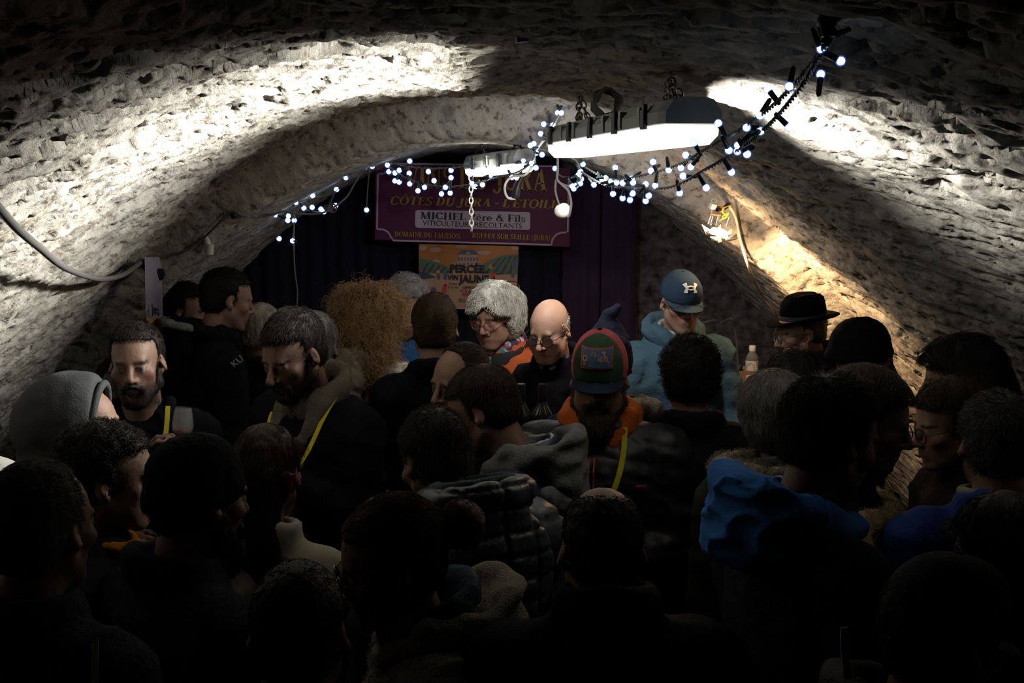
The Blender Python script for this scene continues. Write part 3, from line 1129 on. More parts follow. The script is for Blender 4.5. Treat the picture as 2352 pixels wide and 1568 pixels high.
def curtain(name, x0, x1, y, z0, z1, m, label, folds, amp, top=None):
    n = int((x1 - x0) * 120)
    nz = 24
    u = np.linspace(0, 1, n)
    w = np.linspace(0, 1, nz)
    U, W = np.meshgrid(u, w, indexing='ij')
    ph = U * folds * 2 * PI
    yy = y + amp * (np.sin(ph + 0.7 * np.sin(W * 3 + ph * 0.2)) * (1.1 - 0.4 * W)) + amp * 0.6 * np.sin(ph * 2.3 + 1)
    zt = np.array([min(z1, vault_z(x0 + (x1 - x0) * q, y) + 0.0) for q in u])
    Z = z0 + (zt[:, None] - z0) * W
    P1 = np.stack([x0 + (x1 - x0) * U, yy, Z], 2).reshape(-1, 3)
    P2 = P1 + np.array([0, 0.006, 0])
    idx = np.arange(n * nz).reshape(n, nz)
    f = np.stack([idx[:-1, :-1], idx[1:, :-1], idx[1:, 1:], idx[:-1, 1:]], 2).reshape(-1, 4)
    rim = []
    edge = list(idx[:, 0]) + list(idx[-1, 1:]) + list(idx[-2::-1, -1]) + list(idx[0, -2:0:-1])
    N = n * nz
    for i, a_ in enumerate(edge):
        b_ = edge[(i + 1) % len(edge)]
        rim.append((b_, a_, a_ + N, b_ + N))
    F = np.concatenate([f, f[:, ::-1] + N, np.array(rim)])
    o = mesh_obj(name, np.concatenate([P1, P2]), F, m, None, True)
    tag(o, label, 'curtain')
    return o


curtain('curtain', -1.45, 0.27, 6.12, 0.02, 2.3, M_CURTAIN, 'black cloth hung across the end of the cellar behind the sign', 9, 0.018)
curtain('curtain', 0.27, 0.47, 6.06, 0.02, 2.2, M_CURTAIN2, 'narrow plum cloth panel beside the sign, next to the black cloth', 1.2, 0.012)
curtain('curtain', 0.475, 0.66, 6.02, 0.02, 2.16, M_CURTAIN2, 'plum cloth panel nearest the rock, behind the man in a blue cap', 0.9, 0.014)

# serif capitals cut as flat pieces
TK, TN = 0.21, 0.075


def _q(x0, z0, x1, z1):
    return [(x0, z0), (x1, z0), (x1, z1), (x0, z1)]


def _stem(x, w, z0=0.0, z1=1.0, top=True, bot=True, ov=0.08):
    out = [_q(x, z0, x + w, z1)]
    if top:
        out.append(_q(x - ov, z1 - 0.05, x + w + ov, z1))
    if bot:
        out.append(_q(x - ov, z0, x + w + ov, z0 + 0.05))
    return out


def _band(cx, cz, rx, rz, a0, a1, wmax, wmin, n=14):
    """A curved stroke, thick where it runs upright and thin where it lies."""
    out = []
    for i in range(n):
        q = []
        for a in (a0 + (a1 - a0) * i / n, a0 + (a1 - a0) * (i + 1) / n):
            w = wmin + (wmax - wmin) * abs(math.cos(a)) ** 1.5
            q.append(((cx + rx * math.cos(a), cz + rz * math.sin(a)), (cx + (rx - w) * math.cos(a), cz + (rz - min(w, wmin * 1.2)) * math.sin(a))))
        out.append([q[0][0], q[1][0], q[1][1], q[0][1]])
    return out


def _diag(x0, z0, x1, z1, w):
    return [[(x0, z0), (x0 + w, z0), (x1 + w, z1), (x1, z1)]]


def glyph(c):
    D = math.pi
    if c == ' ':
        return [], 0.32
    if c == 'I':
        return _stem(0.1, TK), 0.42
    if c == 'V':
        return _diag(0.33, 0, 0.06, 1, TK) + _diag(0.40, 0, 0.66, 1, TN) + [_q(-0.02, 0.95, 0.35, 1), _q(0.56, 0.95, 0.82, 1)], 0.80
    if c == 'A':
        return _diag(0.08, 0, 0.36, 1, TN) + _diag(0.55, 0, 0.29, 1, TK) + [_q(0.2, 0.30, 0.6, 0.36), _q(-0.02, 0, 0.24, 0.05), _q(0.45, 0, 0.84, 0.05)], 0.84
    if c == 'N':
        return _stem(0.1, TN) + _diag(0.62, 0, 0.1, 1, TK * 0.9) + _stem(0.73, TN, bot=False), 0.92
    if c == 'M':
        return _stem(0.1, TN) + _diag(0.42, 0, 0.12, 1, TK * 0.8) + _diag(0.5, 0, 0.78, 1, TN) + _stem(0.8, TK), 1.14
    if c == 'S':
        return (_band(0.32, 0.74, 0.26, 0.26, D * 0.12, D * 1.5, TK * 0.8, 0.09) + _band(0.32, 0.27, 0.28, 0.27, D * 0.5, -D * 0.88, TK * 0.8, 0.09)
                + [_q(0.52, 0.72, 0.58, 0.98), _q(0.05, 0.02, 0.11, 0.3)]), 0.66
    if c == 'D':
        return _stem(0.1, TK) + _band(0.3, 0.5, 0.5, 0.5, -D / 2, D / 2, TK, 0.07, 18), 0.88
    if c == 'U':
        return _stem(0.1, TK, 0.3, 1, True, False) + _stem(0.68, TN, 0.3, 1, True, False) + _band(0.425, 0.32, 0.325, 0.32, D, 2 * D, TK * 0.8, 0.08), 0.86
    if c == 'J':
        return _stem(0.22, TK, 0.2, 1, True, False) + _band(0.16, 0.1, 0.27, 0.26, 0.2, -D * 0.9, TK * 0.8, 0.08), 0.54
    if c == 'R':
        return _stem(0.1, TK) + _band(0.3, 0.75, 0.4, 0.25, -D / 2, D / 2, TK * 0.9, 0.07) + _diag(0.6, 0, 0.34, 0.52, TK) + [_q(0.55, 0, 0.9, 0.05)], 0.86
    if c == 'P':
        return _stem(0.1, TK) + _band(0.3, 0.73, 0.4, 0.27, -D / 2, D / 2, TK * 0.9, 0.07), 0.74
    if c == 'C':
        return _band(0.46, 0.5, 0.42, 0.5, D * 0.2, D * 1.8, TK, 0.08, 22) + [_q(0.74, 0.68, 0.8, 0.96), _q(0.76, 0.06, 0.8, 0.24)], 0.86
    if c in 'OÔ':
        o = _band(0.46, 0.5, 0.44, 0.5, 0, 2 * D, TK, 0.07, 28)
        if c == 'Ô':
            o += [[(0.26, 1.08), (0.34, 1.08), (0.5, 1.26), (0.44, 1.28)], [(0.64, 1.08), (0.56, 1.08), (0.42, 1.26), (0.48, 1.28)]]
        return o, 0.94
    if c == 'T':
        return _stem(0.28, TK, top=False) + [_q(0.02, 0.94, 0.76, 1), _q(0.02, 0.76, 0.07, 1), _q(0.71, 0.76, 0.76, 1)], 0.78
    if c in 'EF':
        o = _stem(0.1, TK, bot=(c == 'F')) + [_q(0.1, 0.94, 0.66, 1), _q(0.61, 0.74, 0.66, 1), _q(0.2, 0.48, 0.55, 0.54), _q(0.51, 0.4, 0.55, 0.62)]
        if c == 'E':
            o += [_q(0.02, 0, 0.7, 0.06), _q(0.65, 0, 0.7, 0.28)]
        return o, 0.74
    if c == 'L':
        return _stem(0.1, TK, bot=False) + [_q(0.02, 0, 0.66, 0.06), _q(0.61, 0, 0.66, 0.3)], 0.7
    if c == 'H':
        return _stem(0.1, TK) + _stem(0.62, TK) + [_q(0.25, 0.48, 0.7, 0.54)], 0.95
    if c == 'Y':
        return _stem(0.3, TK, 0, 0.5, False, True) + _diag(0.3, 0.45, 0.04, 1, TK) + _diag(0.42, 0.45, 0.64, 1, TN) + [_q(-0.02, 0.95, 0.33, 1), _q(0.55, 0.95, 0.8, 1)], 0.78
    if c == '-':
        return [_q(0.05, 0.38, 0.36, 0.47)], 0.42
    if c == "'":
        return [[(0.05, 1.0), (0.2, 1.0), (0.14, 0.7), (0.1, 0.7)]], 0.24
    if c == '(':
        return _band(0.4, 0.4, 0.32, 0.65, D * 0.7, D * 1.3, 0.1, 0.05, 8), 0.36
    if c == ')':
        return _band(-0.05, 0.4, 0.32, 0.65, -D * 0.3, D * 0.3, 0.1, 0.05, 8), 0.36
    if c == 'i':
        return _stem(0.08, 0.15, 0, 0.64, False, True) + [_q(0.0, 0.59, 0.15, 0.64), _q(0.08, 0.78, 0.23, 0.94)], 0.34
    if c == 'l':
        return _stem(0.08, 0.15, 0, 1, False, True) + [_q(0.0, 0.95, 0.15, 1)], 0.34
    if c == 'r':
        return _stem(0.08, 0.15, 0, 0.64, False, True) + [_q(0.0, 0.59, 0.15, 0.64), [(0.2, 0.45), (0.32, 0.64), (0.48, 0.64), (0.48, 0.5), (0.34, 0.54)]], 0.5
    if c in 'eè':
        o = _band(0.3, 0.32, 0.28, 0.32, 0.0, D * 1.75, 0.15, 0.06, 16) + [_q(0.08, 0.32, 0.58, 0.38)]
        if c == 'è':
            o += [[(0.16, 0.92), (0.3, 0.92), (0.42, 0.74), (0.36, 0.74)]]
        return o, 0.64
    if c == 's':
        return [[(x * 0.75, z * 0.66) for x, z in p] for p in glyph('S')[0]], 0.5
    if c == '&':
        return (_band(0.36, 0.77, 0.2, 0.23, 0, 2 * D, 0.12, 0.06) + _band(0.34, 0.28, 0.3, 0.28, D * 0.45, D * 2.0, 0.15, 0.07)
                + _diag(0.72, 0, 0.2, 0.75, 0.16) + [_q(0.55, 0.44, 0.85, 0.5)]), 0.92
    return _stem(0.1, TK), 0.42


def serif_text(name, body, x0, y0, x1, h, d, m, parent, roll, slant=0.0):
    """Cap text whose baseline starts at pixel (x0, y0) and spans to x1; h: cap height in pixels."""
    tot = sum(glyph(c)[1] for c in body)
    k = d / FPX
    org = at(x0, y0, d)
    Rm = Matrix.Rotation(roll, 4, 'Y')
    sx = (x1 - x0) * k / tot
    sz = h * k
    mb = MB()
    x = 0.0
    for c in body:
        polys, adv = glyph(c)
        for p in polys:
            pts = [((x + px + slant * pz) * sx, pz * sz) for px, pz in p]
            ar = sum(pts[i][0] * pts[(i + 1) % len(pts)][1] - pts[(i + 1) % len(pts)][0] * pts[i][1] for i in range(len(pts)))
            if ar < 0:
                pts.reverse()
            mb.prism(pts, Matrix.Translation(org) @ Rm, 0.002)
        x += adv
    return mb.build(name, m, parent)


M_SIGN = mat('dark_magenta_board', (0.055, 0.002, 0.032), 0.6, bump=0.05, bscale=40, var=0.12)
M_GOLD = mat('dull_gold_paint', (0.26, 0.165, 0.012), 0.5)
M_SIGNLINE = mat('pale_lilac_line', (0.32, 0.24, 0.34), 0.6)
M_SIGNPANEL = mat('pale_lilac_panel', (0.33, 0.28, 0.35), 0.6)
M_INK = mat('black_ink', (0.012, 0.010, 0.016), 0.7)
SD = 5.92
sroll = math.atan2(15, 445)
sign = empty('wine_sign', at(1087, 468, SD), 'dark magenta wine grower sign with gold lettering on the end wall', 'sign')


def sq(px, py, dd=0.0):
    return at(px, py, SD - dd)


mb = MB()
cs = [(863, 372), (1310, 386), (1308, 567), (861, 550)]
f4 = [sq(*c) for c in cs]
b4 = [sq(*c) + Vector((0, 0.012, 0)) for c in cs]
mb.add(f4 + b4, [(3, 2, 1, 0), (4, 5, 6, 7), (0, 1, 5, 4), (1, 2, 6, 5), (2, 3, 7, 6), (3, 0, 4, 7)])
mb.build('board', M_SIGN, sign)
# border line with scooped corners
mb = MB()


def arc_px(cx, cy, r, a0, a1, n=7):
    return [(cx + r * math.cos(R(a0 + (a1 - a0) * i / n)), cy + r * math.sin(R(a0 + (a1 - a0) * i / n))) for i in range(n + 1)]


bl = [(902, 372 + 3)] + [(1275, 382)] + [(1275, 390)] + arc_px(1300, 383, 24, 170, 100) + [(1306, 405)] + [(1304, 532)] + [(1297, 533)] + arc_px(1293, 560, 26, 280, 185)[::1] + [(1267, 558), (1267, 562)] \
    + [(902, 552), (902, 546)] + arc_px(873, 552, 26, -10, -80) + [(868, 526), (866, 526)] + [(868, 400), (874, 399)] + arc_px(872, 374, 26, 75, 5) + [(901, 376)]
mb.ribbon([sq(x, y, 0.002) for x, y in bl + [bl[0]]], Vector((0, -1, 0)), 0.0085, 0.002)
mb.build('border_line', M_SIGNLINE, sign)
mb = MB()


def rrect(x0, y0, x1, y1, r, sk, dd, th, mbb, d=None):
    pts = []
    for cx, cy, a in ((x1 - r, y0 + r, -90), (x1 - r, y1 - r, 0), (x0 + r, y1 - r, 90), (x0 + r, y0 + r, 180)):
        for i in range(5):
            t = R(a + 90 * i / 4)
            pts.append((cx + r * math.cos(t), cy + r * math.sin(t)))
    pts = [(x, y + sk * (x - x0)) for x, y in pts]
    v = [at(x, y, (d or SD) - dd) for x, y in pts]
    w = [p + Vector((0, th, 0)) for p in v]
    n = len(v)
    mbb.add(v + w, [tuple(range(n - 1, -1, -1)), tuple(range(n, 2 * n))] + [(k, (k + 1) % n, n + (k + 1) % n, n + k) for k in range(n)])


rrect(954, 482, 1218, 523, 6, 0.018, 0.003, 0.002, mb)
mb.build('name_panel', M_SIGNPANEL, sign)
serif_text('lettering', 'VINS DU JURA', 930, 432, 1254, 50, SD - 0.003, M_GOLD, sign, sroll * 0.6)
serif_text('lettering', "CÔTES DU JURA - L'ETOILE", 894, 470, 1279, 20, SD - 0.003, M_GOLD, sign, sroll * 0.7, 0.18)
serif_text('lettering', 'MICHEL Père & Fils', 966, 502, 1206, 16, SD - 0.006, M_INK, sign, sroll)
text('lettering', 'VITICULTEURS RECOLTANTS', 0.0385, Matrix.Translation(sq(1085, 516, 0.005)) @ Matrix.Rotation(sroll, 4, 'Y') @ Matrix.Rotation(PI / 2, 4, 'X'), M_INK, sign, xs=1.03)
serif_text('lettering', 'DOMAINE DU TAUSSON', 906, 543, 1057, 12, SD - 0.003, M_GOLD, sign, sroll)
serif_text('lettering', 'RUFFEY SUR SEILLE (JURA)', 1084, 546, 1264, 12, SD - 0.003, M_GOLD, sign, sroll)

# poster under the sign
PD = 5.90
M_PSKY = mat('poster_orange_sky', (0.25, 0.095, 0.018), 0.5, var=0.2, vscale=5)
M_PSAND = mat('poster_sand', (0.25, 0.148, 0.10), 0.5)
M_PHILL = mat('poster_green_hill', (0.055, 0.085, 0.05), 0.5)
M_PHILL2 = mat('poster_dark_rows', (0.022, 0.032, 0.045), 0.5)
M_PCLOUD = mat('poster_cloud', (0.27, 0.165, 0.15), 0.5)
M_PRED = mat('poster_red', (0.30, 0.025, 0.03), 0.5)
M_PBLUE = mat('poster_slate', (0.05, 0.05, 0.10), 0.5)
M_POCHRE = mat('poster_ochre', (0.30, 0.14, 0.015), 0.5)
poster = empty('festival_poster', at(1075, 635, PD), 'orange and sand festival poster with vineyard hills hung below the wine sign', 'poster')


def pq(px, py, k=0):
    return at(px, py, PD - 0.0012 * k)


def print_shape(name, polys, m, k=1):
    for pl in polys:
        mb = MB()
        v = [pq(x, y, k) for x, y in pl]
        ar = sum(pl[i][0] * pl[(i + 1) % len(pl)][1] - pl[(i + 1) % len(pl)][0] * pl[i][1] for i in range(len(pl)))
        if ar > 0:
            v.reverse()
        w = [p + Vector((0, 0.001, 0)) for p in v]
        n = len(v)
        mb.add(v + w, [tuple(range(n)), tuple(range(2 * n - 1, n - 1, -1))] + [(q, n + q, n + (q + 1) % n, (q + 1) % n) for q in range(n)])
        mb.build(name, m, poster)


def oval(cx, cy, rx, ry, n=14, a0=0, a1=360):
    return [(cx + rx * math.cos(R(a0 + (a1 - a0) * i / n)), cy + ry * math.sin(R(a0 + (a1 - a0) * i / n))) for i in range(n)]


print_shape('sheet', [[(962, 560), (1191, 565), (1186, 712), (961, 708)]], M_PSAND, 0)
print_shape('printed_sky', [[(962, 560), (1191, 565), (1190, 612), (1110, 612), (1040, 612), (962, 607)]], M_PSKY, 1)
print_shape('printed_cloud', [oval(972, 569, 9, 6), oval(1000, 574, 14, 6), oval(1111, 580, 15, 5), oval(1182, 570, 10, 4), oval(1002, 600, 9, 4), oval(1060, 566, 16, 3)], M_PCLOUD, 2)
print_shape('printed_hill', [[(962, 593), (985, 596), (1005, 603), (1030, 613), (1042, 622), (1040, 628), (962, 626)],
                             [(1104, 628), (1107, 610), (1125, 597), (1150, 587), (1175, 584), (1190, 584), (1189, 630)]], M_PHILL, 3)
print_shape('printed_vine_rows', [[(966 + 14 * i, 626), (974 + 14 * i, 626), (986 + 13 * i, 604 + 3 * i), (982 + 13 * i, 602 + 3 * i)] for i in range(4)]
            + [[(1112 + 18 * i, 628), (1120 + 18 * i, 628), (1152 + 12 * i, 592 - 2 * i), (1147 + 12 * i, 592 - 2 * i)] for i in range(4)]
            + [[(962, 622), (985, 628), (1002, 637), (962, 642)], [(1140, 626), (1160, 629), (1140, 631)]], M_PHILL2, 4)
print_shape('printed_palace', [[(1052, 583), (1098, 583), (1098, 601), (1052, 601)], [(1043, 601), (1106, 601), (1106, 611), (1043, 611)]], M_PSAND, 5)
print_shape('printed_roof', [[(1050, 584), (1061, 574), (1090, 574), (1100, 585)]] + [oval(1054 + 7 * i, 595, 2.2, 5) for i in range(7)] + [oval(1048 + 9 * i, 606, 2, 3) for i in range(7)], M_PBLUE, 6)
print_shape('printed_gable', [[(1070, 583), (1075, 577), (1081, 583)]], M_PCLOUD, 7)
print_shape('printed_figures_red', [[(1127, 630), (1137, 624), (1137, 640), (1128, 638)], [(1018, 655), (1026, 652), (1026, 670), (1014, 676)], oval(984, 675, 4, 2.5), oval(1068, 675, 7, 5), oval(968, 622, 4, 3)], M_PRED, 6)
print_shape('printed_figures_dark', [oval(1023, 656 - 1, 3, 3), oval(1027, 681, 5, 6), oval(996, 666, 6, 7), oval(1082, 675, 7, 5), oval(1079, 668, 2.5, 3), oval(1061, 667, 3, 2), oval(1071, 667, 3, 2),
                                     oval(1129, 648, 2, 5), oval(1143, 646, 3, 6), [(1125, 641), (1134, 633), (1140, 643)], [(1003, 628), (1012, 630), (1011, 641), (1006, 641)], [(1020, 626), (1028, 626), (1026, 641), (1019, 640)],
                                     oval(1178, 632, 4, 5), [(1174, 600), (1188, 600), (1186, 618), (1177, 618)], [(1165, 644), (1186, 646), (1186, 649), (1166, 647)]], M_PBLUE, 6)
print_shape('printed_haystack', [oval(1150, 662, 12, 9), oval(1182, 672, 5, 8), [(1122, 610), (1128, 606), (1131, 616), (1126, 619)], oval(1006, 624, 5, 4), oval(1016, 679, 5, 4)], M_POCHRE, 6)
print_shape('printed_barrel', [oval(975, 652, 20, 9)], M_PCLOUD, 5)
_fr = Matrix.Rotation(R(1.0), 4, 'Y') @ Matrix.Rotation(PI / 2, 4, 'X')


def ptext(body, x, y, hpx, xs=1.0, shear=0.0, off=0.0, w=None):
    size = hpx * PD / FPX / 0.72
    return text('lettering', body, size, Matrix.Translation(pq(x, y, 9)) @ _fr, M_INK, poster, xs=xs, shear=shear, offset=off, extrude=0.0008)


ptext('PERCÉE', 1073, 618, 17.5, 0.98, off=0.0022)
ptext('DU', 1117, 624, 5.5, 1.0)
ptext('LA', 1030, 623, 5, 1.0)
ptext('VIN', 1041, 637, 11.5, 0.9, off=0.001)
ptext('JAUNE', 1090, 641, 17.5, 0.95, off=0.0022)
ptext('31 janv.', 1042, 651, 4.6, 1.0)
ptext('& 1er fév.', 1042, 659, 4.6, 1.0)
ptext('LONS-LE-SAUNIER', 1091, 660, 5.2, 0.95, 0.25, 0.0004)
ptext('DÉGUSTATIONS  CAVES', 1075, 687, 3.0)
ptext('FÊTE DES VIGNERONS', 1075, 692, 3.0)
ptext('f   @', 1074, 699, 4.0)

# narrow roll-up banner hanging along the rock
M_BAN = mat('banner_grey_lilac', (0.24, 0.22, 0.28), 0.35, var=0.2, vscale=6)
M_BAN2 = mat('banner_ochre', (0.30, 0.17, 0.06), 0.35, var=0.3, vscale=9)
M_BAN3 = mat('banner_slate', (0.10, 0.10, 0.13), 0.35, var=0.3, vscale=9)
BD = 4.2
bann = empty('hanging_banner', at(353, 700, BD), 'narrow glossy banner hanging from the cable beside the iron spike', 'banner')


def strip(name, rows, m, th=0.0015, dd=0.0):
    mb = MB()
    vs = []
    for (xa, xb, y, bow) in rows:
        for t in (0, 0.25, 0.5, 0.75, 1):
            p = at(xa + (xb - xa) * t, y, BD - dd + bow * math.sin(PI * t) + 0.12 * t)
            vs.append(p)
    n = len(rows)
    fs = [(i * 5 + k, (i + 1) * 5 + k, (i + 1) * 5 + k + 1, i * 5 + k + 1) for i in range(n - 1) for k in range(4)]
    N = len(vs)
    vs2 = [p + Vector((0, th, 0)) for p in vs]
    edge = [k for k in range(5)] + [i * 5 + 4 for i in range(1, n)] + [(n - 1) * 5 + k for k in (3, 2, 1, 0)] + [i * 5 for i in range(n - 2, 0, -1)]
    rim = [(edge[i], edge[(i + 1) % len(edge)], edge[(i + 1) % len(edge)] + N, edge[i] + N) for i in range(len(edge))]
    mb.add(vs + vs2, fs + [tuple(q + N for q in f[::-1]) for f in fs] + rim)
    return mb.build(name, m, bann, True)


strip('banner_sheet', [(332, 366, 590, 0.01), (333, 371, 620, 0.0), (334, 373, 680, -0.01), (336, 374, 740, -0.01), (338, 375, 830, 0.0), (340, 375, 960, 0.0), (341, 375, 1200, 0.0)], M_BAN)
strip('printed_band', [(337, 374, 730, -0.01), (338, 374.5, 765, -0.008)], M_BAN2, dd=0.003)
strip('printed_band', [(338, 374.5, 768, -0.006), (339, 375, 800, 0.0), (340, 375, 900, 0.0)], M_BAN3, dd=0.003)
text('lettering', 'Jura', 0.055, Matrix.Translation(at(357, 712, BD - 0.02)) @ Matrix.Rotation(R(-55), 4, 'Z') @ Matrix.Rotation(PI / 2, 4, 'X'), M_INK, bann, xs=1.0)

# ------------------------------------------------------------------ people
M_SKIN = mat('skin', (0.3, 0.2, 0.15), 0.55, tint=True, bump=0.12, bscale=120, spec=0.35)
M_TROUSER = mat('dark_trouser_cloth', (0.012, 0.013, 0.018), 0.9, bump=0.3, bscale=120)
M_SHOE = mat('dark_shoe_leather', (0.015, 0.012, 0.01), 0.5)
M_BLACKCLOTH = cloth((0.010, 0.010, 0.012))
M_LANYARD = mat('yellow_lanyard', (0.62, 0.55, 0.02), 0.6)
M_LENS = mat('spectacle_lens', (0.9, 0.9, 0.9), 0.05, alpha=0.05, spec=0.5)
_HM = {}


def hair_mat(c, rough=0.45):
    key = (tuple(c), rough)
    if key not in _HM:
        m = mat('hair', c, rough if max(c) > 0.1 else 0.6, spec=0.35 if max(c) > 0.1 else 0.15, bump=0.5, bscale=70, var=0.35, vscale=30, stretch=(1, 1, 0.35))
        _HM[key] = m
    return _HM[key]


def Tm(M, v):
    p = M @ Vector(v)
    return (p.x, p.y, p.z)


def head_field(v, H, s, sex='m', jaw=1.0, nose=1.0, fat=0.0, ears=True):
    """Blends a head into v. Frame H: origin between the ears, +y the face, +z up."""
    Q = H @ Matrix.Scale(s, 4)
    # a uniformly scaled frame: distances shrink with it, corrected by the factor below

    def E(c, r, k=0.012, mode='add', rot=None):
        v.ell([q * s for q in c], [q * s for q in r], H, k * s, mode, rot)

    def C(a, b, ra, rb, k=0.012, mode='add'):
        v.cone([q * s for q in a], [q * s for q in b], ra * s, rb * s, H, k * s, mode)
    f = fat
    E((0, -0.018, 0.040), (0.0725, 0.095, 0.086))                       # skull
    E((0, 0.022, 0.030), (0.063, 0.068, 0.070), 0.02)                  # forehead
    E((0, 0.030, -0.038), (0.055 + f, 0.062, 0.076), 0.02)             # face
    for sx in (-1, 1):
        C((sx * (0.052 + f), 0.002, -0.050), (sx * 0.020 * jaw, 0.066, -0.098), 0.021, 0.018 * jaw, 0.02)   # jaw
        E((sx * 0.043, 0.060, -0.018), (0.024, 0.022, 0.020), 0.02)    # cheekbone
        if f > 0:
            E((sx * 0.040, 0.045, -0.055), (0.03, 0.03, 0.03), 0.02)
    E((0, 0.074, -0.100), (0.022 * jaw, 0.019, 0.017), 0.014)          # chin
    C((-0.034, 0.082, 0.022), (0.034, 0.082, 0.022), 0.011 if sex == 'm' else 0.008, 0.011 if sex == 'm' else 0.008, 0.014)
    for sx in (-1, 1):
        E((sx * 0.033, 0.098, 0.002), (0.017, 0.018, 0.011), 0.012, 'sub')
        E((sx * 0.032, 0.079, 0.003), (0.0135, 0.0125, 0.0115), 0.003)
        C((sx * 0.019, 0.087, 0.0085), (sx * 0.045, 0.080, 0.0065), 0.0042, 0.0036, 0.004)
        C((sx * 0.021, 0.086, -0.0065), (sx * 0.043, 0.081, -0.0060), 0.0030, 0.0030, 0.004)     # upper lid
    n = nose
    C((0, 0.090, 0.012), (0, 0.109 * n + 0.002, -0.026), 0.0075, 0.0115 * n, 0.010)
    E((0, 0.111 * n, -0.030), (0.0115 * n, 0.011, 0.0095), 0.006)
    for sx in (-1, 1):
        E((sx * 0.0135, 0.099, -0.032), (0.0085, 0.010, 0.0075), 0.005)
    E((0, 0.084, -0.060), (0.028, 0.013, 0.022), 0.014)
    C((-0.017, 0.0915, -0.0590), (0.017, 0.0915, -0.0590), 0.0042, 0.0042, 0.006)
    C((-0.014, 0.0910, -0.0680), (0.014, 0.0910, -0.0680), 0.0050, 0.0050, 0.006)
    C((-0.024, 0.0985, -0.0632), (0.024, 0.0985, -0.0632), 0.0022, 0.0022, 0.003, 'sub')
    if ears:
        for sx in (-1, 1):
            E((sx * 0.076, -0.010, 0.000), (0.009, 0.018, 0.031), 0.006, 'add', (0.15, sx * -0.28, sx * -0.35))
            E((sx * 0.086, 0.000, 0.004), (0.009, 0.010, 0.018), 0.005, 'sub', (0.15, sx * -0.28, sx * -0.35))
            E((sx * 0.073, 0.000, -0.026), (0.007, 0.009, 0.010), 0.005)


def head_tints(P, H, s, skin, brow, stubble, beardc):
    """Lips, brows, eyes and stubble by place on the head."""
    I = np.array(H.inverted())
    q = (P @ I[:3, :3].T + I[:3, 3]) / s
    x, y, z = np.abs(q[:, 0]), q[:, 1], q[:, 2]
    col = np.tile(np.array(skin, dtype=np.float32), (len(P), 1))
    col *= (1 + 0.08 * noise3(q * 60)[:, None])
    red = np.exp(-((x - 0.045) ** 2 + (z + 0.03) ** 2) / 0.0006) * (y > 0.02) + np.exp(-((x / 0.014) ** 2 + ((z + 0.028) / 0.012) ** 2)) * (y > 0.09) + 0.9 * (x > 0.078) * (np.abs(z) < 0.05)
    col = col * (1 - 0.16 * np.clip(red, 0, 1)[:, None] * np.array([0.1, 1, 1]))
    lip = (x < 0.022 - (z + 0.063) ** 2 * 160) & (np.abs(z + 0.0635) < 0.0085) & (y > 0.082)
    col[lip] = np.array(skin) * np.array([0.88, 0.62, 0.62])
    if stubble > 0:
        m = np.clip((-z - 0.040) / 0.02, 0, 1) * (y > -0.02) * (z > -0.135)
        m = np.maximum(m, ((np.abs(z + 0.047) < 0.006) & (x < 0.028) & (y > 0.08)).astype(float))
        m = np.where(lip, 0, m)
        col = col * (1 - stubble * m[:, None]) + np.array(beardc) * stubble * m[:, None]
    br = (np.abs(z - 0.0225 + (x - 0.032) ** 2 * 8) < 0.0046) & (x > 0.012) & (x < 0.050) & (y > 0.06)
    col[br] = brow
    d = np.hypot(x - 0.032, z - 0.003)
    eye = (d < 0.0115) & (np.abs(z - 0.001) < 0.0045) & (y > 0.080)
    col[eye] = (0.22, 0.205, 0.19)
    iris = eye & (d < 0.0052)
    col[iris] = (0.03, 0.02, 0.015)
    return col


def hand_field(v, W, side, curl=0.9, spread=0.0):
    """Hand in frame W: origin at the wrist, +z towards the fingertips, +y the back of the hand; side +1 has its thumb at -x."""
    v.cone((0, 0, -0.03), (0, 0, 0.02), 0.026, 0.028, W, 0.01)
    v.box((0, 0, 0.050), (0.040, 0.0145, 0.045), 0.013, W, 0.012)
    L = (0.042, 0.046, 0.043, 0.033)
    for i in range(4):
        x = side * (-0.030 + 0.020 * i)
        a = Vector((x, 0.0, 0.090 - 0.004 * abs(i - 1)))
        ang = curl * (0.55 + 0.06 * i)
        r = 0.0092 - 0.0006 * abs(i - 1)
        for j in range(3):
            l = L[i] * (1, 0.65, 0.52)[j]
            d = Vector((side * spread * (i - 1.5) * 0.1, -math.sin(ang), math.cos(ang)))
            b = a + d * l
            v.cone(a, b, r - 0.0006 * j, r - 0.0006 * (j + 1), W, 0.004)
            a = b
            ang += curl * (0.85 + 0.04 * i)
    a = Vector((-side * 0.034, -0.006, 0.022))
    for l, ang, r in ((0.036, 0.75, 0.0125), (0.032, 0.45, 0.0108), (0.026, 0.1, 0.0095)):
        d = Vector((-side * math.sin(ang), -0.55 * curl, math.cos(ang))).normalized()
        b = a + d * l
        v.cone(a, b, r, r - 0.001, W, 0.006)
        a = b


ARMS = {  # elbow and wrist, mirrored for the two sides; the wrist's pointing direction
    'down': ((0.225, -0.015, -0.36), (0.205, 0.10, -0.58), (0.0, 0.25, -1.0)),
    'fold': ((0.188, 0.02, -0.34), (0.070, 0.175, -0.35), (-0.9, 0.35, 0.1)),
    'glass': ((0.215, 0.03, -0.33), (0.13, 0.23, -0.20), (-0.45, 0.45, 0.75)),
    'chest': ((0.215, 0.04, -0.34), (0.055, 0.18, -0.20), (-0.85, 0.2, 0.5)),
    'table': ((0.235, 0.02, -0.34), (0.18, 0.22, -0.48), (0.0, 0.8, -0.6)),
}
_LEGS = {}


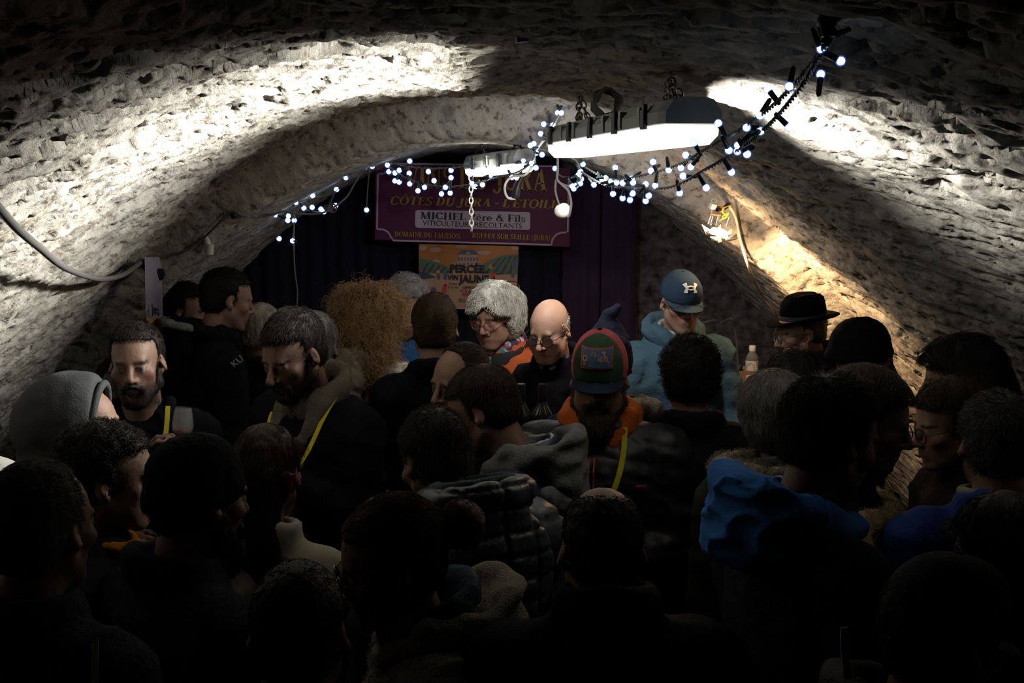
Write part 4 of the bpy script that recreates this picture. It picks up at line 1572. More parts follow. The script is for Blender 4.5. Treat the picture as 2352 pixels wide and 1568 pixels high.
def leg_meshes():
    if _LEGS:
        return _LEGS
    v = Vol((-0.25, -0.2, 0.03), (0.25, 0.2, 0.98), 0.014)
    for sx in (-1, 1):
        v.cone((sx * 0.085, 0, 0.86), (sx * 0.092, 0.015, 0.50), 0.095, 0.070, None, 0.03)
        v.cone((sx * 0.092, 0.015, 0.50), (sx * 0.10, -0.015, 0.08), 0.068, 0.055, None, 0.02)
    v.ell((0, -0.01, 0.88), (0.175, 0.125, 0.11), None, 0.03)
    o = vol_obj('legs', v, M_TROUSER, None, disp=lambda p: 0.006 * fbm(p * np.array([14, 14, 24]), 3))
    _LEGS['t'] = o.data
    bpy.data.objects.remove(o)
    v = Vol((-0.07, -0.14, -0.005), (0.07, 0.22, 0.14), 0.008)
    v.ell((0, 0.11, 0.035), (0.046, 0.085, 0.038), None, 0.01)
    v.ell((0, -0.03, 0.045), (0.038, 0.075, 0.046), None, 0.02)
    v.cone((0, -0.03, 0.06), (0, -0.035, 0.11), 0.04, 0.045, None, 0.02)
    v.box((0, 0.04, 0.012), (0.042, 0.15, 0.012), 0.01, None, 0.004)
    v.op(lambda x, y, z: -z + 0.0 * x + 0.0 * y, (0, 0.03, 0), 0.2, None, 0.002, 'and')
    o = vol_obj('shoe', v, M_SHOE, None)
    _LEGS['s'] = o.data
    bpy.data.objects.remove(o)
    return _LEGS


def strands(name, obj, H, s, n, length, m, parent, flow='crown', lift=0.35, curl=0.0, curlf=30.0, rad=0.0006, seg=6, jitter=0.35, grav=0.0, taper=0.5, seed=1, vol=None):
    """Hair drawn strand by strand from the surface of obj (a mesh in world coordinates relative to parent)."""
    me = obj.data
    nv = len(me.vertices)
    co = np.empty(nv * 3, dtype=np.float32)
    me.vertices.foreach_get('co', co)
    co = co.reshape(-1, 3).astype(np.float64)
    no = np.empty(nv * 3, dtype=np.float32)
    me.vertex_normals.foreach_get('vector', no)
    no = no.reshape(-1, 3).astype(np.float64)
    rng = np.random.RandomState(seed)
    pick = rng.randint(0, nv, n)
    P = co[pick] + rng.normal(0, 0.0015, (n, 3))
    N = no[pick]
    hc = np.array(H.translation) - np.array(world_loc(obj))
    Rm = np.array(H.to_3x3())
    q = (P - hc) @ Rm / s
    if flow == 'crown':                    # combed away from a whorl at the back of the crown
        w = np.array([0.012, -0.065, 0.115])
        F = q - w
    elif flow == 'forward':
        F = np.stack([q[:, 0] * 1.2, np.full(n, 0.09), -0.02 - 0.6 * np.clip(0.06 - q[:, 2], 0, 1)], 1)
    elif flow == 'back':
        F = np.stack([q[:, 0] * 0.6, np.full(n, -0.1), np.where(q[:, 2] > 0.05, 0.0, -0.03)], 1)
    elif flow == 'down':
        F = np.stack([q[:, 0] * 0.12, q[:, 1] * 0.12, np.full(n, -0.12)], 1)
    elif flow == 'bun':
        F = np.array([0.0, -0.12, -0.005]) - q
    elif flow == 'side':
        F = np.stack([np.where(q[:, 0] > -0.02, 1, -1) * 0.08, 0.03 + 0 * q[:, 0], -0.03 - 0.6 * np.clip(0.06 - q[:, 2], 0, 1)], 1)
    else:
        F = rng.normal(0, 1, (n, 3))
    if vol is not None and flow in ('crown', 'back', 'down', 'bun', 'side', 'forward'):
        base = np.array(world_loc(obj))
        jit = rng.normal(0, jitter, (n, 3))
        L = length * (0.6 + 0.6 * rng.rand(n))
        pos = np.empty((n, seg, 3))
        X = P + base
        hw = np.array(H.translation)
        hug = 0.0015 + lift * 0.012 * rng.rand(n)
        for k in range(seg):
            pos[:, k] = X - base
            q = (X - hw) @ Rm / s
            if flow == 'crown':
                F = q - np.array([0.012, -0.065, 0.115])
            elif flow == 'forward':
                F = np.stack([q[:, 0] * 1.2, np.full(n, 0.09), -0.02 - 0.6 * np.clip(0.06 - q[:, 2], 0, 1)], 1)
            elif flow == 'back':
                F = np.stack([q[:, 0] * 0.6, np.full(n, -0.1), np.where(q[:, 2] > 0.05, 0.0, -0.03)], 1)
            elif flow == 'down':
                F = np.stack([q[:, 0] * 0.5, q[:, 1] * 0.5, np.full(n, -0.12)], 1)
            elif flow == 'bun':
                F = np.array([0.0, -0.14, 0.015]) - q
            else:
                F = np.stack([np.where(q[:, 0] > -0.02, 1, -1) * 0.08, 0.03 + 0 * q[:, 0], -0.03 - 0.6 * np.clip(0.06 - q[:, 2], 0, 1)], 1)
            F = F @ Rm.T
            F = F / (np.linalg.norm(F, axis=1, keepdims=True) + 1e-9) + jit
            g, d0 = vol.grad(X)
            F = F - g * (F * g).sum(1, keepdims=True)
            F /= np.linalg.norm(F, axis=1, keepdims=True) + 1e-9
            X = X + F * (L / (seg - 1))[:, None]
            g, d0 = vol.grad(X)
            want = hug * (k + 1) / seg + lift * 0.35 * L * ((k + 1) / seg) ** 1.5
            X = X - g * np.clip(d0 - want, -0.02, 0.02)[:, None]
        if curl > 0:
            t = np.linspace(0, 1, seg)
            ph = rng.rand(n) * 6.28
            a = ph[:, None] + curlf * L[:, None] * t
            o = rng.normal(0, 1, (n, 3))
            o /= np.linalg.norm(o, axis=1, keepdims=True)
            pos += curl * t[None, :, None] ** 0.5 * np.cos(a)[:, :, None] * o[:, None, :]
        return curves_obj(name, pos, rad, m, parent, taper)
    F = F @ Rm.T
    F = F + np.linalg.norm(F, axis=1, keepdims=True) * rng.normal(0, jitter, (n, 3))
    F = F - N * (F * N).sum(1, keepdims=True) * 0.9
    F /= np.linalg.norm(F, axis=1, keepdims=True) + 1e-9
    L = length * (0.6 + 0.6 * rng.rand(n))
    t = np.linspace(0, 1, seg)
    D = F + N * lift
    D /= np.linalg.norm(D, axis=1, keepdims=True)
    pos = P[:, None, :] + D[:, None, :] * (L[:, None] * t)[:, :, None]
    # bend back to the skull and fall
    pos += -N[:, None, :] * (lift * 0.6 * L[:, None] * t ** 2)[:, :, None]
    pos[:, :, 2] -= grav * L[:, None] * t ** 2
    if curl > 0:
        ph = rng.rand(n) * 6.28
        B = np.cross(D, N)
        B /= np.linalg.norm(B, axis=1, keepdims=True) + 1e-9
        a = ph[:, None] + curlf * L[:, None] * t
        pos += curl * t[None, :, None] ** 0.5 * (np.cos(a)[:, :, None] * B[:, None, :] + np.sin(a)[:, :, None] * N[:, None, :])
    return curves_obj(name, pos, rad, m, parent, taper, loc=obj.location if obj.parent else None)


def curves_obj(name, pos, rad, m, parent, taper=0.5, loc=None):
    n, seg = pos.shape[:2]
    cu = bpy.data.hair_curves.new(name)
    cu.add_curves([seg] * n)
    cu.attributes['position'].data.foreach_set('vector', pos.astype(np.float32).ravel())
    ra = cu.attributes.get('radius') or cu.attributes.new('radius', 'FLOAT', 'POINT')
    ra.data.foreach_set('value', np.tile(rad * (1 - (1 - taper) * np.linspace(0, 1, seg)), n).astype(np.float32))
    cu.materials.append(m)
    o = bpy.data.objects.new(name, cu)
    o['kind'] = 'stuff'
    link(o, parent)
    return o


def hair_cap(v, H, s, t=0.012, front=0.060, low=-0.060, top=0.0, sides=1.0, brow=0.060):
    """Volume of cropped hair: the skull swollen by t, cut back from the face."""
    v.ell([0, -0.020 * s, 0.040 * s], [(0.0735 + t * sides) * s, (0.096 + t) * s, (0.087 + t + top) * s], H, 0.01)
    v.ell([0, 0.018 * s, (0.034 + top * 0.6) * s], [(0.064 + t * 0.8) * s, (0.069 + t) * s, (0.071 + t + top) * s], H, 0.015)
    v.ell([0, -0.045 * s, -0.02 * s], [(0.060 + t * sides) * s, (0.055 + t) * s, (0.06 + t * 0.5) * s], H, 0.02)

    def face(x, y, z):                     # everything in front of the hairline goes
        x, y, z = x / s, y / s, z / s
        line = np.where(z > brow, 0.095 + 0 * y, 0.014 - 0.25 * np.clip(0.0 - z, 0, 1)) + 0 * x
        a = line - y                       # negative in front
        edge = brow + 0.020 - 2.2 * x * x
        b = np.where(y > 0.03, z - edge, 0.05)
        return -np.minimum(np.maximum(a, b * 0.9), 0.05) * s * -1
    v.op(face, (0, 0.02, 0), 0.2 * s, H, 0.006, 'sub2') if False else None
    v.op(lambda x, y, z: np.maximum(-(y - (0.016 * s + 0.30 * np.clip(z + 0.0, -1, 0))), z - (brow * s + 0.022 * s - 2.4 / s * x * x)) + 0 * x,
         (0, 0.05 * s, -0.02 * s), 0.19 * s, H, 0.008, 'sub')
    v.op(lambda x, y, z: (z - (low * s - 0.12 * np.clip(0.03 * s - y, -1, 0))) + 0 * x + 0 * y, (0, 0, low * s - 0.06), 0.16 * s, H, 0.010, 'sub')
    for sx in (-1, 1):                     # clear the ears
        v.ell((sx * 0.084 * s, -0.004 * s, -0.006 * s), (0.022 * s, 0.026 * s, 0.036 * s), H, 0.006, 'sub')


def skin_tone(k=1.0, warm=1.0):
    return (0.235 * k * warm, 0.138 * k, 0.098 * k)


class Person:
    """One standing figure: root Empty on the floor, body, clothes and whatever is worn."""
    def __init__(p, label, px, py, d, face, pitch=8, yaw=0, roll=0, hs=1.0, build=1.0, sex='m', skin=1.0, jacket=(0.01, 0.01, 0.012), jm=None,
                 arms='down', arm_l=None, arm_r=None, res=0.0062, jres=0.0135, nose=1.0, jaw=1.0, fat=0.0, stubble=0.0, brow=(0.03, 0.022, 0.018), beardc=(0.03, 0.024, 0.02),
                 collar=0.018, collar_h=0.018, quilt=0.0, qp=0.06, wr=0.008, lean=0.0, ears=True, hand_curl=0.9, drop=0.125, puff=0.0, shoulders=1.0, skirt=0.0, neck=0.0, cat='person'):
        hs *= 0.94
        p.s = hs
        crown = at(px, py, d)
        fa = R(face)
        p.fa = fa
        pit = R(pitch)
        head_dir = R(face + yaw)
        Rh = Matrix.Rotation(head_dir + PI, 4, 'Z') @ Matrix.Rotation(-pit, 4, 'X') @ Matrix.Rotation(R(roll), 4, 'Y')
        c = crown - Vector((0, 0, drop * hs))
        p.H = Matrix.Translation(c) @ Rh
        Bz = Matrix.Rotation(fa + PI, 4, 'Z')
        off = Bz @ Vector((0, -0.045 - 0.11 * math.sin(pit) - lean * 0.5, -0.158 + 0.03 * math.sin(pit) - neck)) * hs
        n = c + off
        p.N = n
        p.B = Matrix.Translation(n) @ Bz
        p.root = empty('person', (n.x, n.y, 0.0), label, cat)
        p.build, p.sex = build, sex
        b = build
        fw = (0.168 if sex == 'm' else 0.148) * b * shoulders          # half shoulder breadth
        p.fw = fw
        B = p.B
        al, ar = arm_l or arms, arm_r or arms
        joints = {}
        for side, a in ((-1, al), (1, ar)):                            # -1: the figure's left is -x in its frame? kept symmetrical
            e, w, hd = ARMS[a] if isinstance(a, str) else a
            S = Vector((side * fw, 0, -0.085))
            Eo = Vector((side * (e[0] + (fw - 0.172) * 1.0), e[1], e[2]))
            Wo = Vector((side * w[0], w[1], w[2]))
            joints[side] = (S, Eo, Wo, Vector((side * hd[0], hd[1], hd[2])).normalized())
        p.joints = joints
        # ---- body: one closed surface from the crown to the fingertips, hidden core under the clothes
        pts = [B @ q for j in joints.values() for q in j[:3]] + [c]
        lo = [min(q[i] for q in pts) - 0.16 for i in range(3)]
        hi = [max(q[i] for q in pts) + 0.16 for i in range(3)]
        lo[2] = min(lo[2], n.z - 0.60)
        v = Vol(lo, hi, res)
        head_field(v, p.H, hs, sex, jaw, nose, fat, ears)
        nr = (0.056 if sex == 'm' else 0.046) * hs * (1 + fat * 8)
        v.cone(Tm(p.H, (0, -0.022 * hs, -0.04 * hs)), Tm(B, (0, 0.0, -0.03)), nr, nr * 1.12, None, 0.02)
        v.cone(Tm(B, (0, 0, -0.05)), Tm(B, (0, 0.0, -0.42)), 0.045, 0.03, None, 0.02)
        v.ell((0, 0.02, -0.07), (0.10, 0.055, 0.07), B, 0.03)
        for side, (S, Eo, Wo, hd) in joints.items():
            v.cone(Tm(B, (0, 0, -0.07)), Tm(B, S), 0.03, 0.03, None, 0.02)
            v.cone(Tm(B, S), Tm(B, Eo), 0.024, 0.022, None, 0.01)
            v.cone(Tm(B, Eo), Tm(B, Wo), 0.022, 0.024, None, 0.01)
            z = hd
            y = Vector((side * 0.75, 0.35, 0.5))
            y = (y - z * y.dot(z)).normalized()
            x = y.cross(z)
            Wm = Matrix((x, y, z)).transposed().to_4x4()
            Wm.translation = Wo
            Wm = B @ Wm
            joints[side] = (S, Eo, Wo, hd, Wm)
            hand_field(v, Wm, side, hand_curl)
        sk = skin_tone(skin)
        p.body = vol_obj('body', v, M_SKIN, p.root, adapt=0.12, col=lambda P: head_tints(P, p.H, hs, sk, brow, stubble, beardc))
        # ---- jacket
        t = puff
        lo2 = [min(q[i] for q in pts[:-1]) - 0.20 for i in range(3)]
        hi2 = [max(q[i] for q in pts[:-1]) + 0.20 for i in range(3)]
        lo2[2] = n.z - 0.80 - skirt
        hi2[2] = max(hi2[2], n.z + 0.12)
        j = Vol(lo2, hi2, jres)
        m = 1.0 if sex == 'm' else 0.9
        j.ell((0, 0.012, -0.20), (fw * 0.98 + t, (0.118 * b + t) * m, 0.215), B, 0.03)
        j.cone((-fw * 0.80, -0.005, -0.075), (fw * 0.80, -0.005, -0.075), 0.068 + t, 0.068 + t, B, 0.04)
        j.cone((0, -0.015, -0.012), (fw * 0.9, -0.01, -0.072), 0.052, 0.055 + t, B, 0.03)
        j.cone((0, -0.015, -0.012), (-fw * 0.9, -0.01, -0.072), 0.052, 0.055 + t, B, 0.03)
        j.ell((0, 0.012 + 0.02 * max(0, b - 1) * 5, -0.43), (0.155 * b + t, 0.125 * b + t, 0.22), B, 0.04)
        j.ell((0, 0.0, -0.62), (0.170 * b + t, 0.130 * b + t, 0.15), B, 0.04)
        if skirt:
            j.cone((0, 0, -0.6), (0, 0, -0.68 - skirt), 0.15 * b, 0.17 * b, B, 0.05)
        if sex == 'f':
            for sx in (-1, 1):
                j.ell((sx * 0.07, 0.10, -0.24), (0.065, 0.055, 0.07), B, 0.04)
        for side, q in joints.items():
            S, Eo, Wo = q[:3]
            j.cone(Tm(B, S), Tm(B, Eo), 0.068 * (0.9 + 0.1 * b) + t, 0.054 + t, None, 0.03)
            j.cone(Tm(B, Eo), Tm(B, Wo.lerp(Eo, 0.06)), 0.054 + t, 0.040 + t * 0.6, None, 0.02)
        if collar:
            j.ring((0, -0.006, 0.012 + collar_h * 0.5), 0.078, 0.078, collar, B, 0.02, rz=0.018 + collar_h, tilt=0.25)
        p.jvol = j
        seed = abs(hash_label(label)) % 97
        Bi = np.array(B.inverted())

        def disp(P):
            q = P @ Bi[:3, :3].T + Bi[:3, 3]
            o = wr * 0.9 * fbm(q * np.array([6, 6, 9]) + seed, 2)
            a = noise3(np.stack([np.abs(q[:, 0]) * 9 - q[:, 2] * 9, q[:, 1] * 7, q[:, 2] * 17 + np.abs(q[:, 0]) * 10], 1) + seed)
            o += wr * 1.1 * (1 - np.abs(a)) ** 3 - wr * 0.4
            a = noise3(np.stack([q[:, 0] * 15 + q[:, 2] * 20, q[:, 1] * 15, q[:, 2] * 30], 1) + seed + 20)
            o += wr * 0.5 * (1 - np.abs(a)) ** 3
            if quilt:
                zz = q[:, 2] + 0.012 * noise3(q * 5) + 0.15 * np.abs(q[:, 0]) * (q[:, 2] > -0.15)
                ph = zz / qp
                tri = np.abs(np.sin(PI * ph))
                o += quilt * (1 - (1 - tri) ** 5 - 0.75)
                o += quilt * 0.35 * noise3(np.stack([q[:, 0] * 50, q[:, 1] * 50, q[:, 2] * 18], 1) + seed) * tri
            return o
        p.jm = jm or cloth(jacket)
        p.jacket = vol_obj('jacket', j, p.jm, p.root, disp=disp)
        # ---- trousers and shoes
        lm = leg_meshes()
        k = max(0.72, (n.z - 0.52) / 0.98)
        for nm, me in (('trousers', lm['t']),):
            o = link(bpy.data.objects.new(nm, me), p.root)
            o.rotation_euler = (0, 0, fa + PI)
            o.scale = (b, b, k)
            o.location = (0, 0, 0)
        for sx in (-1, 1):
            o = link(bpy.data.objects.new('shoe', lm['s']), p.root)
            o.rotation_euler = (0, 0, fa + PI + sx * -0.12)
            o.location = Matrix.Rotation(fa + PI, 3, 'Z') @ Vector((sx * 0.10 * b, -0.005, 0))

    # -- hair ----------------------------------------------------------------
    def hair(p, color, style='short', t=0.012, n=2200, length=0.03, low=-0.06, brow=0.060, res=0.007, top=0.0, sides=1.0, lumps=0.0, rough=0.45, rad=0.0007, extra=None, seed=3, name='hair', noears=False, flow=None, curl=None, lift=None, grav=0.0, jitter=None):
        H, s = p.H, p.s
        m = hair_mat(color, rough)
        if style in ('short', 'spiky', 'comb', 'forward') or t < 0.02:
            t *= 0.55
            if style in ('short', 'spiky', 'curly'):
                length *= 0.75
        c = H.translation
        v = Vol([c.x - 0.24, c.y - 0.24, c.z - 0.30], [c.x + 0.24, c.y + 0.24, c.z + 0.24], res)
        hair_cap(v, H, s, t, 0.06, low, top, sides, brow)
        if extra:
            extra(v, H, s)
        lam = lumps

        def disp(P):
            return lam * fbm(P * 34 + seed, 3) + 0.0015 * noise3(P * 160)
        cap = vol_obj(name, v, m, p.root, disp=disp)
        st = {'short': ('crown', 0.45, 0.0, 0.35), 'spiky': ('crown', 0.9, 0.0, 0.5), 'comb': ('back', 0.25, 0.0, 0.2), 'side': ('side', 0.3, 0.0, 0.25), 'wavy': ('crown', 0.35, 0.004, 0.4),
              'curly': ('random', 0.9, 0.006, 0.8), 'long': ('down', 0.04, 0.001, 0.08), 'frizz': ('down', 0.5, 0.010, 0.5), 'bun': ('bun', 0.04, 0.001, 0.10), 'forward': ('forward', 0.4, 0, 0.3)}[style]
        strands('hair_strands', cap, H, s, n, length, m, cap, flow or st[0], st[1] if lift is None else lift, st[2] if curl is None else curl, 120.0 if style in ('curly', 'frizz') else 60.0, rad,
                10 if style in ('curly', 'frizz', 'long', 'bun') or length > 0.05 else 6, (st[3] if jitter is None else jitter) * 0.7, grav, seed=seed, vol=None if style == 'frizz' else v)
        p.cap = cap
        return cap

    def beard(p, color, length=0.012, n=900, big=0.0):
        H, s = p.H, p.s
        c = H.translation
        v = Vol([c.x - 0.18, c.y - 0.18, c.z - 0.26], [c.x + 0.18, c.y + 0.18, c.z + 0.1], 0.006)
        t = 0.004 + big * 0.3
        for sx in (-1, 1):
            v.cone(Tm(H, (sx * 0.066 * s, 0.012 * s, -0.020 * s)), Tm(H, (sx * 0.058 * s, 0.018 * s, -0.060 * s)), (0.005 + t) * s, (0.015 + t) * s, None, 0.012)
            v.cone(Tm(H, (sx * 0.058 * s, 0.016 * s, -0.060 * s)), Tm(H, (sx * 0.020 * s, 0.068 * s, -0.102 * s)), (0.015 + t) * s, (0.018 + t) * s, None, 0.012)
            v.cone(Tm(H, (0, 0.102 * s, -0.047 * s)), Tm(H, (sx * 0.028 * s, 0.088 * s, -0.060 * s)), 0.008 * s, 0.008 * s, None, 0.006)
            v.cone(Tm(H, (sx * 0.030 * s, 0.086 * s, -0.060 * s)), Tm(H, (sx * 0.024 * s, 0.080 * s, -0.095 * s)), 0.009 * s, 0.014 * s, None, 0.008)
        v.ell(Tm(H, (0, 0.078 * s, -0.108 * s)), [(0.030 + big) * s, (0.024 + big * 0.7) * s, (0.022 + big) * s], None, 0.012)
        if big:
            v.ell(Tm(H, (0, 0.072 * s, -0.135 * s)), [0.045 * s, 0.034 * s, 0.040 * s], None, 0.02)
        m = hair_mat(color)
        o = vol_obj('beard', v, m, p.root, disp=lambda P: 0.002 * fbm(P * 90, 2))
        strands('beard_strands', o, H, s, n, length, m, o, 'down', 0.5, 0.002, 90.0, 0.0006, 5, 0.4, seed=5)
        return o

    def glasses(p, color=(0.01, 0.01, 0.012), r=0.022, on_head=False, w=0.0016, tint=None, metal=0.0):
        m = mat('spectacle_frame', color, 0.35, metal=metal)
        root = empty('glasses', p.H.translation - Vector(p.root.location))
        root.parent = p.root
        G = p.H @ Matrix.Scale(p.s, 4)
        if on_head:
            G = G @ Matrix.Rotation(R(52), 4, 'X') @ Matrix.Translation((0, 0.034, 0.0))
        mb = MB()
        lens = MB()
        for sx in (-1, 1):
            ring = [G @ Vector((sx * 0.033 + r * math.cos(a) * 1.05, 0.108 - 0.006 * abs(math.cos(a)) * (1 if sx * math.cos(a) > 0 else 0), 0.0 + r * 0.9 * math.sin(a))) for a in [2 * PI * k / 18 for k in range(19)]]
            mb.tube(ring, w * p.s, 6, False)
            cc = G @ Vector((sx * 0.033, 0.107, 0.0))
            lens.add([cc] + ring[:-1], [(0, k + 1, (k + 1) % 18 + 1) for k in range(18)])
            mb.tube([G @ Vector((sx * (0.033 + r * 1.05), 0.104, 0.008)), G @ Vector((sx * 0.074, 0.092, 0.010)), G @ Vector((sx * 0.080, 0.04, 0.010)), G @ Vector((sx * 0.082, 0.0, 0.010)), G @ Vector((sx * 0.080, -0.02, -0.012))], w * 0.9 * p.s, 6)
        mb.tube([G @ Vector((-0.012, 0.110, 0.006)), G @ Vector((0, 0.114, 0.009)), G @ Vector((0.012, 0.110, 0.006))], w * p.s, 6)
        mb.build('spectacle_frame', m, root, True)
        lens.build('lenses', tint or M_LENS, root, True)
        return root

    def lanyard(p, m=None, w=0.014, drop=0.30, gap=0.075, name='lanyard'):
        """A flat strap over both shoulders that meets on the chest, laid on the jacket's surface."""
        m = m or M_LANYARD
        mb = MB()
        for sx in (-1, 1):
            pts, ups = [], []
            for i in range(11):
                t = i / 10
                x = sx * (gap + 0.012 * math.sin(PI * t) - (gap - 0.018) * t ** 1.5)
                z = 0.02 - (drop + 0.02) * t
                pts.append(p.surface(x, z, 0.011))
                ups.append(p.B.to_3x3() @ Vector((sx * 0.15, 1, 0.25 * (1 - t))))
            for _ in range(3):             # even out the steps of the cells
                pts = [pts[0]] + [(pts[i - 1] + pts[i] * 2 + pts[i + 1]) / 4 for i in range(1, 10)] + [pts[-1]]
            mb.ribbon(pts, ups, w, 0.0015)
        return mb.build(name, m, p.root)

    def surface(p, x, z, off=0.003, back=False):
        """The point of the jacket in front of (or behind) the body at x, z of its own frame."""
        B = p.B
        j = p.jvol
        sg = -1 if back else 1
        for i in range(120):
            y = sg * (0.34 - 0.003 * i)
            q = B @ Vector((x, y, z))
            ix = [int(round((q[k] - j.lo[k]) / j.res)) for k in range(3)]
            if all(0 <= ix[k] < j.n[k] for k in range(3)) and j.a[tuple(ix)] < 0.004:
                return B @ Vector((x, y + sg * (off + 0.004), z))
        return B @ Vector((x, sg * 0.05, z))

    def part(p, name, build, m, lo, hi, res=0.008, frame=None, disp=None, col=None):
        """A garment or accessory shaped in a frame (default the torso's)."""
        M = p.B if frame is None else frame
        cs = [M @ Vector((x, y, z)) for x in (lo[0], hi[0]) for y in (lo[1], hi[1]) for z in (lo[2], hi[2])]
        v = Vol([min(c[i] for c in cs) for i in range(3)], [max(c[i] for c in cs) for i in range(3)], res)
        build(v, M)
        Mi = np.array(M.inverted())
        d2 = (lambda P: disp(P @ Mi[:3, :3].T + Mi[:3, 3])) if disp else None
        return vol_obj(name, v, m, p.root, disp=d2, col=col)

    def hood(p, m, w=1.0, h=0.0, back=0.0, disp=None, name='hood', amp=0.010, res=0.008):
        """A hood lying down behind the neck: a fat roll round the neck that sags on the back."""
        def bld(v, M):
            v.ring((0, -0.035 - back, 0.030 + h), 0.098 * w, 0.092 * w, 0.030, M, 0.02, rz=0.036, tilt=0.30)
            v.ell((0, -0.115 - back, -0.030 + h), (0.105 * w, 0.055, 0.085), M, 0.035)
            v.ell((0, -0.125 - back, -0.085 + h), (0.075 * w, 0.045, 0.07), M, 0.03)
            for sx in (-1, 1):
                v.cone((sx * 0.088 * w, 0.02, 0.03 + h), (sx * 0.040, 0.085, -0.030), 0.030, 0.022, M, 0.02)
        fold = disp or (lambda q: amp * noise3(np.stack([q[:, 0] * 14, q[:, 1] * 20 + q[:, 2] * 12, q[:, 2] * 34], 1) + 3) + amp * 0.25 * noise3(q * 38 + 9))
        return p.part(name, bld, m, (-0.2, -0.3, -0.22), (0.2, 0.2, 0.18), res, None, fold)

    def beanie(p, m, low=0.010, slouch=0.0, ribs=True, name='beanie', t=0.009, tall=0.0):
        s = p.s

        def bld(v, M):
            v.ell((0, -0.018 * s, 0.040 * s), ((0.075 + t) * s, (0.098 + t) * s, (0.090 + t + tall) * s), M, 0.01)
            if slouch:
                v.ell((0, (-0.075 - slouch) * s, 0.075 * s), (0.07 * s, 0.075 * s, 0.06 * s), M, 0.04)
            v.op(lambda x, y, z: (z - (low * s + 0.18 * y)) + 0 * x, (0, 0, low * s - 0.10), 0.2, M, 0.008, 'sub')
            v.ring((0, -0.016 * s, (low + 0.022) * s), (0.0725 + t) * s, (0.0945 + t) * s, 0.006 * s, M, 0.004, rz=0.022 * s, tilt=-0.18)

        def dsp(q):
            a = np.arctan2(q[:, 0], q[:, 1])
            return 0.0014 * np.sin(a * 60) * (1 if ribs else 0) + 0.003 * fbm(q * 25, 2)
        return p.part(name, bld, m, (-0.16, -0.24, -0.08), (0.16, 0.16, 0.24), 0.006, p.H, dsp)

    def cap(p, m, mbrim, low=0.022, crown=0.012, brim=0.075, tilt=8, mfront=None):
        s = p.s
        G = p.H @ Matrix.Rotation(R(-tilt), 4, 'X')

        def bld(v, M):
            v.ell((0, -0.015 * s, 0.042 * s), (0.084 * s, 0.107 * s, (0.090 + crown) * s), M, 0.01)
            v.ell((0, 0.035 * s, 0.060 * s), (0.068 * s, 0.067 * s, (0.066 + crown) * s), M, 0.02)
            v.op(lambda x, y, z: z - low * s + 0 * x + 0 * y, (0, 0, low * s - 0.11), 0.2, M, 0.004, 'sub')

        def dsp(q):
            a = np.arctan2(q[:, 0], q[:, 1])
            return -0.0016 * (np.abs(np.sin(a * 3)) < 0.035)
        if mfront is None:
            o = p.part('cap_crown', bld, m, (-0.15, -0.18, -0.06), (0.15, 0.16, 0.2), 0.0055, G, dsp)
        else:                                                       # foam front panel and mesh back are cut as two pieces
            def front(x, y, z):
                return (0.018 * s + 0.32 * np.abs(x) ** 1.0 - y) * 0.8 + 0 * z
            def b1(v, M):
                bld(v, M); v.op(front, (0, 0, 0.03), 0.25, M, 0.003, 'and')
            def b2(v, M):
                bld(v, M); v.op(lambda x, y, z: -front(x, y, z) + 0.001, (0, 0, 0.03), 0.25, M, 0.003, 'and')
            o = p.part('cap_front_panel', b1, mfront, (-0.15, -0.18, -0.06), (0.15, 0.16, 0.2), 0.0045, G, dsp)
            p.part('cap_mesh_back', b2, m, (-0.15, -0.18, -0.06), (0.15, 0.16, 0.2), 0.0045, G, lambda q: 0.0007 * np.sin(q[:, 2] * 900) * np.sin(np.arctan2(q[:, 0], q[:, 1]) * 90))
        mb = MB()
        top, bot = [], []
        nx, ny = 17, 7
        for i in range(nx):
            u = -1 + 2 * i / (nx - 1)
            for k in range(ny):
                w = k / (ny - 1)
                x = 0.080 * u * (1 - 0.10 * w)
                y0 = -0.015 + 0.104 * math.sqrt(max(0.0, 1 - (x / 0.0840) ** 2))
                y = y0 + brim * w * math.sqrt(max(0.0, 1 - (0.93 * u) ** 2)) ** 0.8
                z = low + 0.004 - 1.9 * x * x * (0.4 + 0.6 * w) - 0.010 * w
                top.append(G @ (Vector((x, y, z)) * s))
                bot.append(G @ (Vector((x, y, z - 0.0035)) * s))
        N = nx * ny
        fs = []
        for i in range(nx - 1):
            for k in range(ny - 1):
                a = i * ny + k
                fs += [(a, a + 1, a + ny + 1, a + ny)[::-1], (N + a, N + a + 1, N + a + ny + 1, N + a + ny)]
        ed = [i * ny + ny - 1 for i in range(nx)]
        fs += [(ed[i], ed[i + 1], N + ed[i + 1], N + ed[i]) for i in range(nx - 1)]
        ed = [i * ny for i in range(nx)]
        fs += [(ed[i + 1], ed[i], N + ed[i], N + ed[i + 1]) for i in range(nx - 1)]
        ed = [k for k in range(ny)]
        fs += [(ed[i], ed[i + 1], N + ed[i + 1], N + ed[i]) for i in range(ny - 1)]
        fs += [((nx - 1) * ny + i + 1, (nx - 1) * ny + i, N + (nx - 1) * ny + i, N + (nx - 1) * ny + i + 1) for i in range(ny - 1)]
        mb.add(top + bot, fs)
        mb.build('cap_brim', mbrim, p.root, True)
        mb = MB()
        mb.ball(G @ Vector((0, -0.012 * s, (0.133 + crown) * s)), (0.008 * s, 0.008 * s, 0.004 * s), 8)
        mb.build('cap_button', mbrim, p.root, True)
        p.G = G
        return o


def hash_label(t):
    h = 7
    for ch in t:
        h = (h * 31 + ord(ch)) % 1000003
    return h


def loosen(o, n, length, m, parent, rad=0.0008, curl=0.004, seed=2, H=None, lift=1.2):
    """Fluff on fur and fleece."""
    return strands('pile', o, H or Matrix.Translation(world_loc(o)), 1.0, n, length, m, o, 'random', lift, curl, 160.0, rad, 6, 0.9, seed=seed)

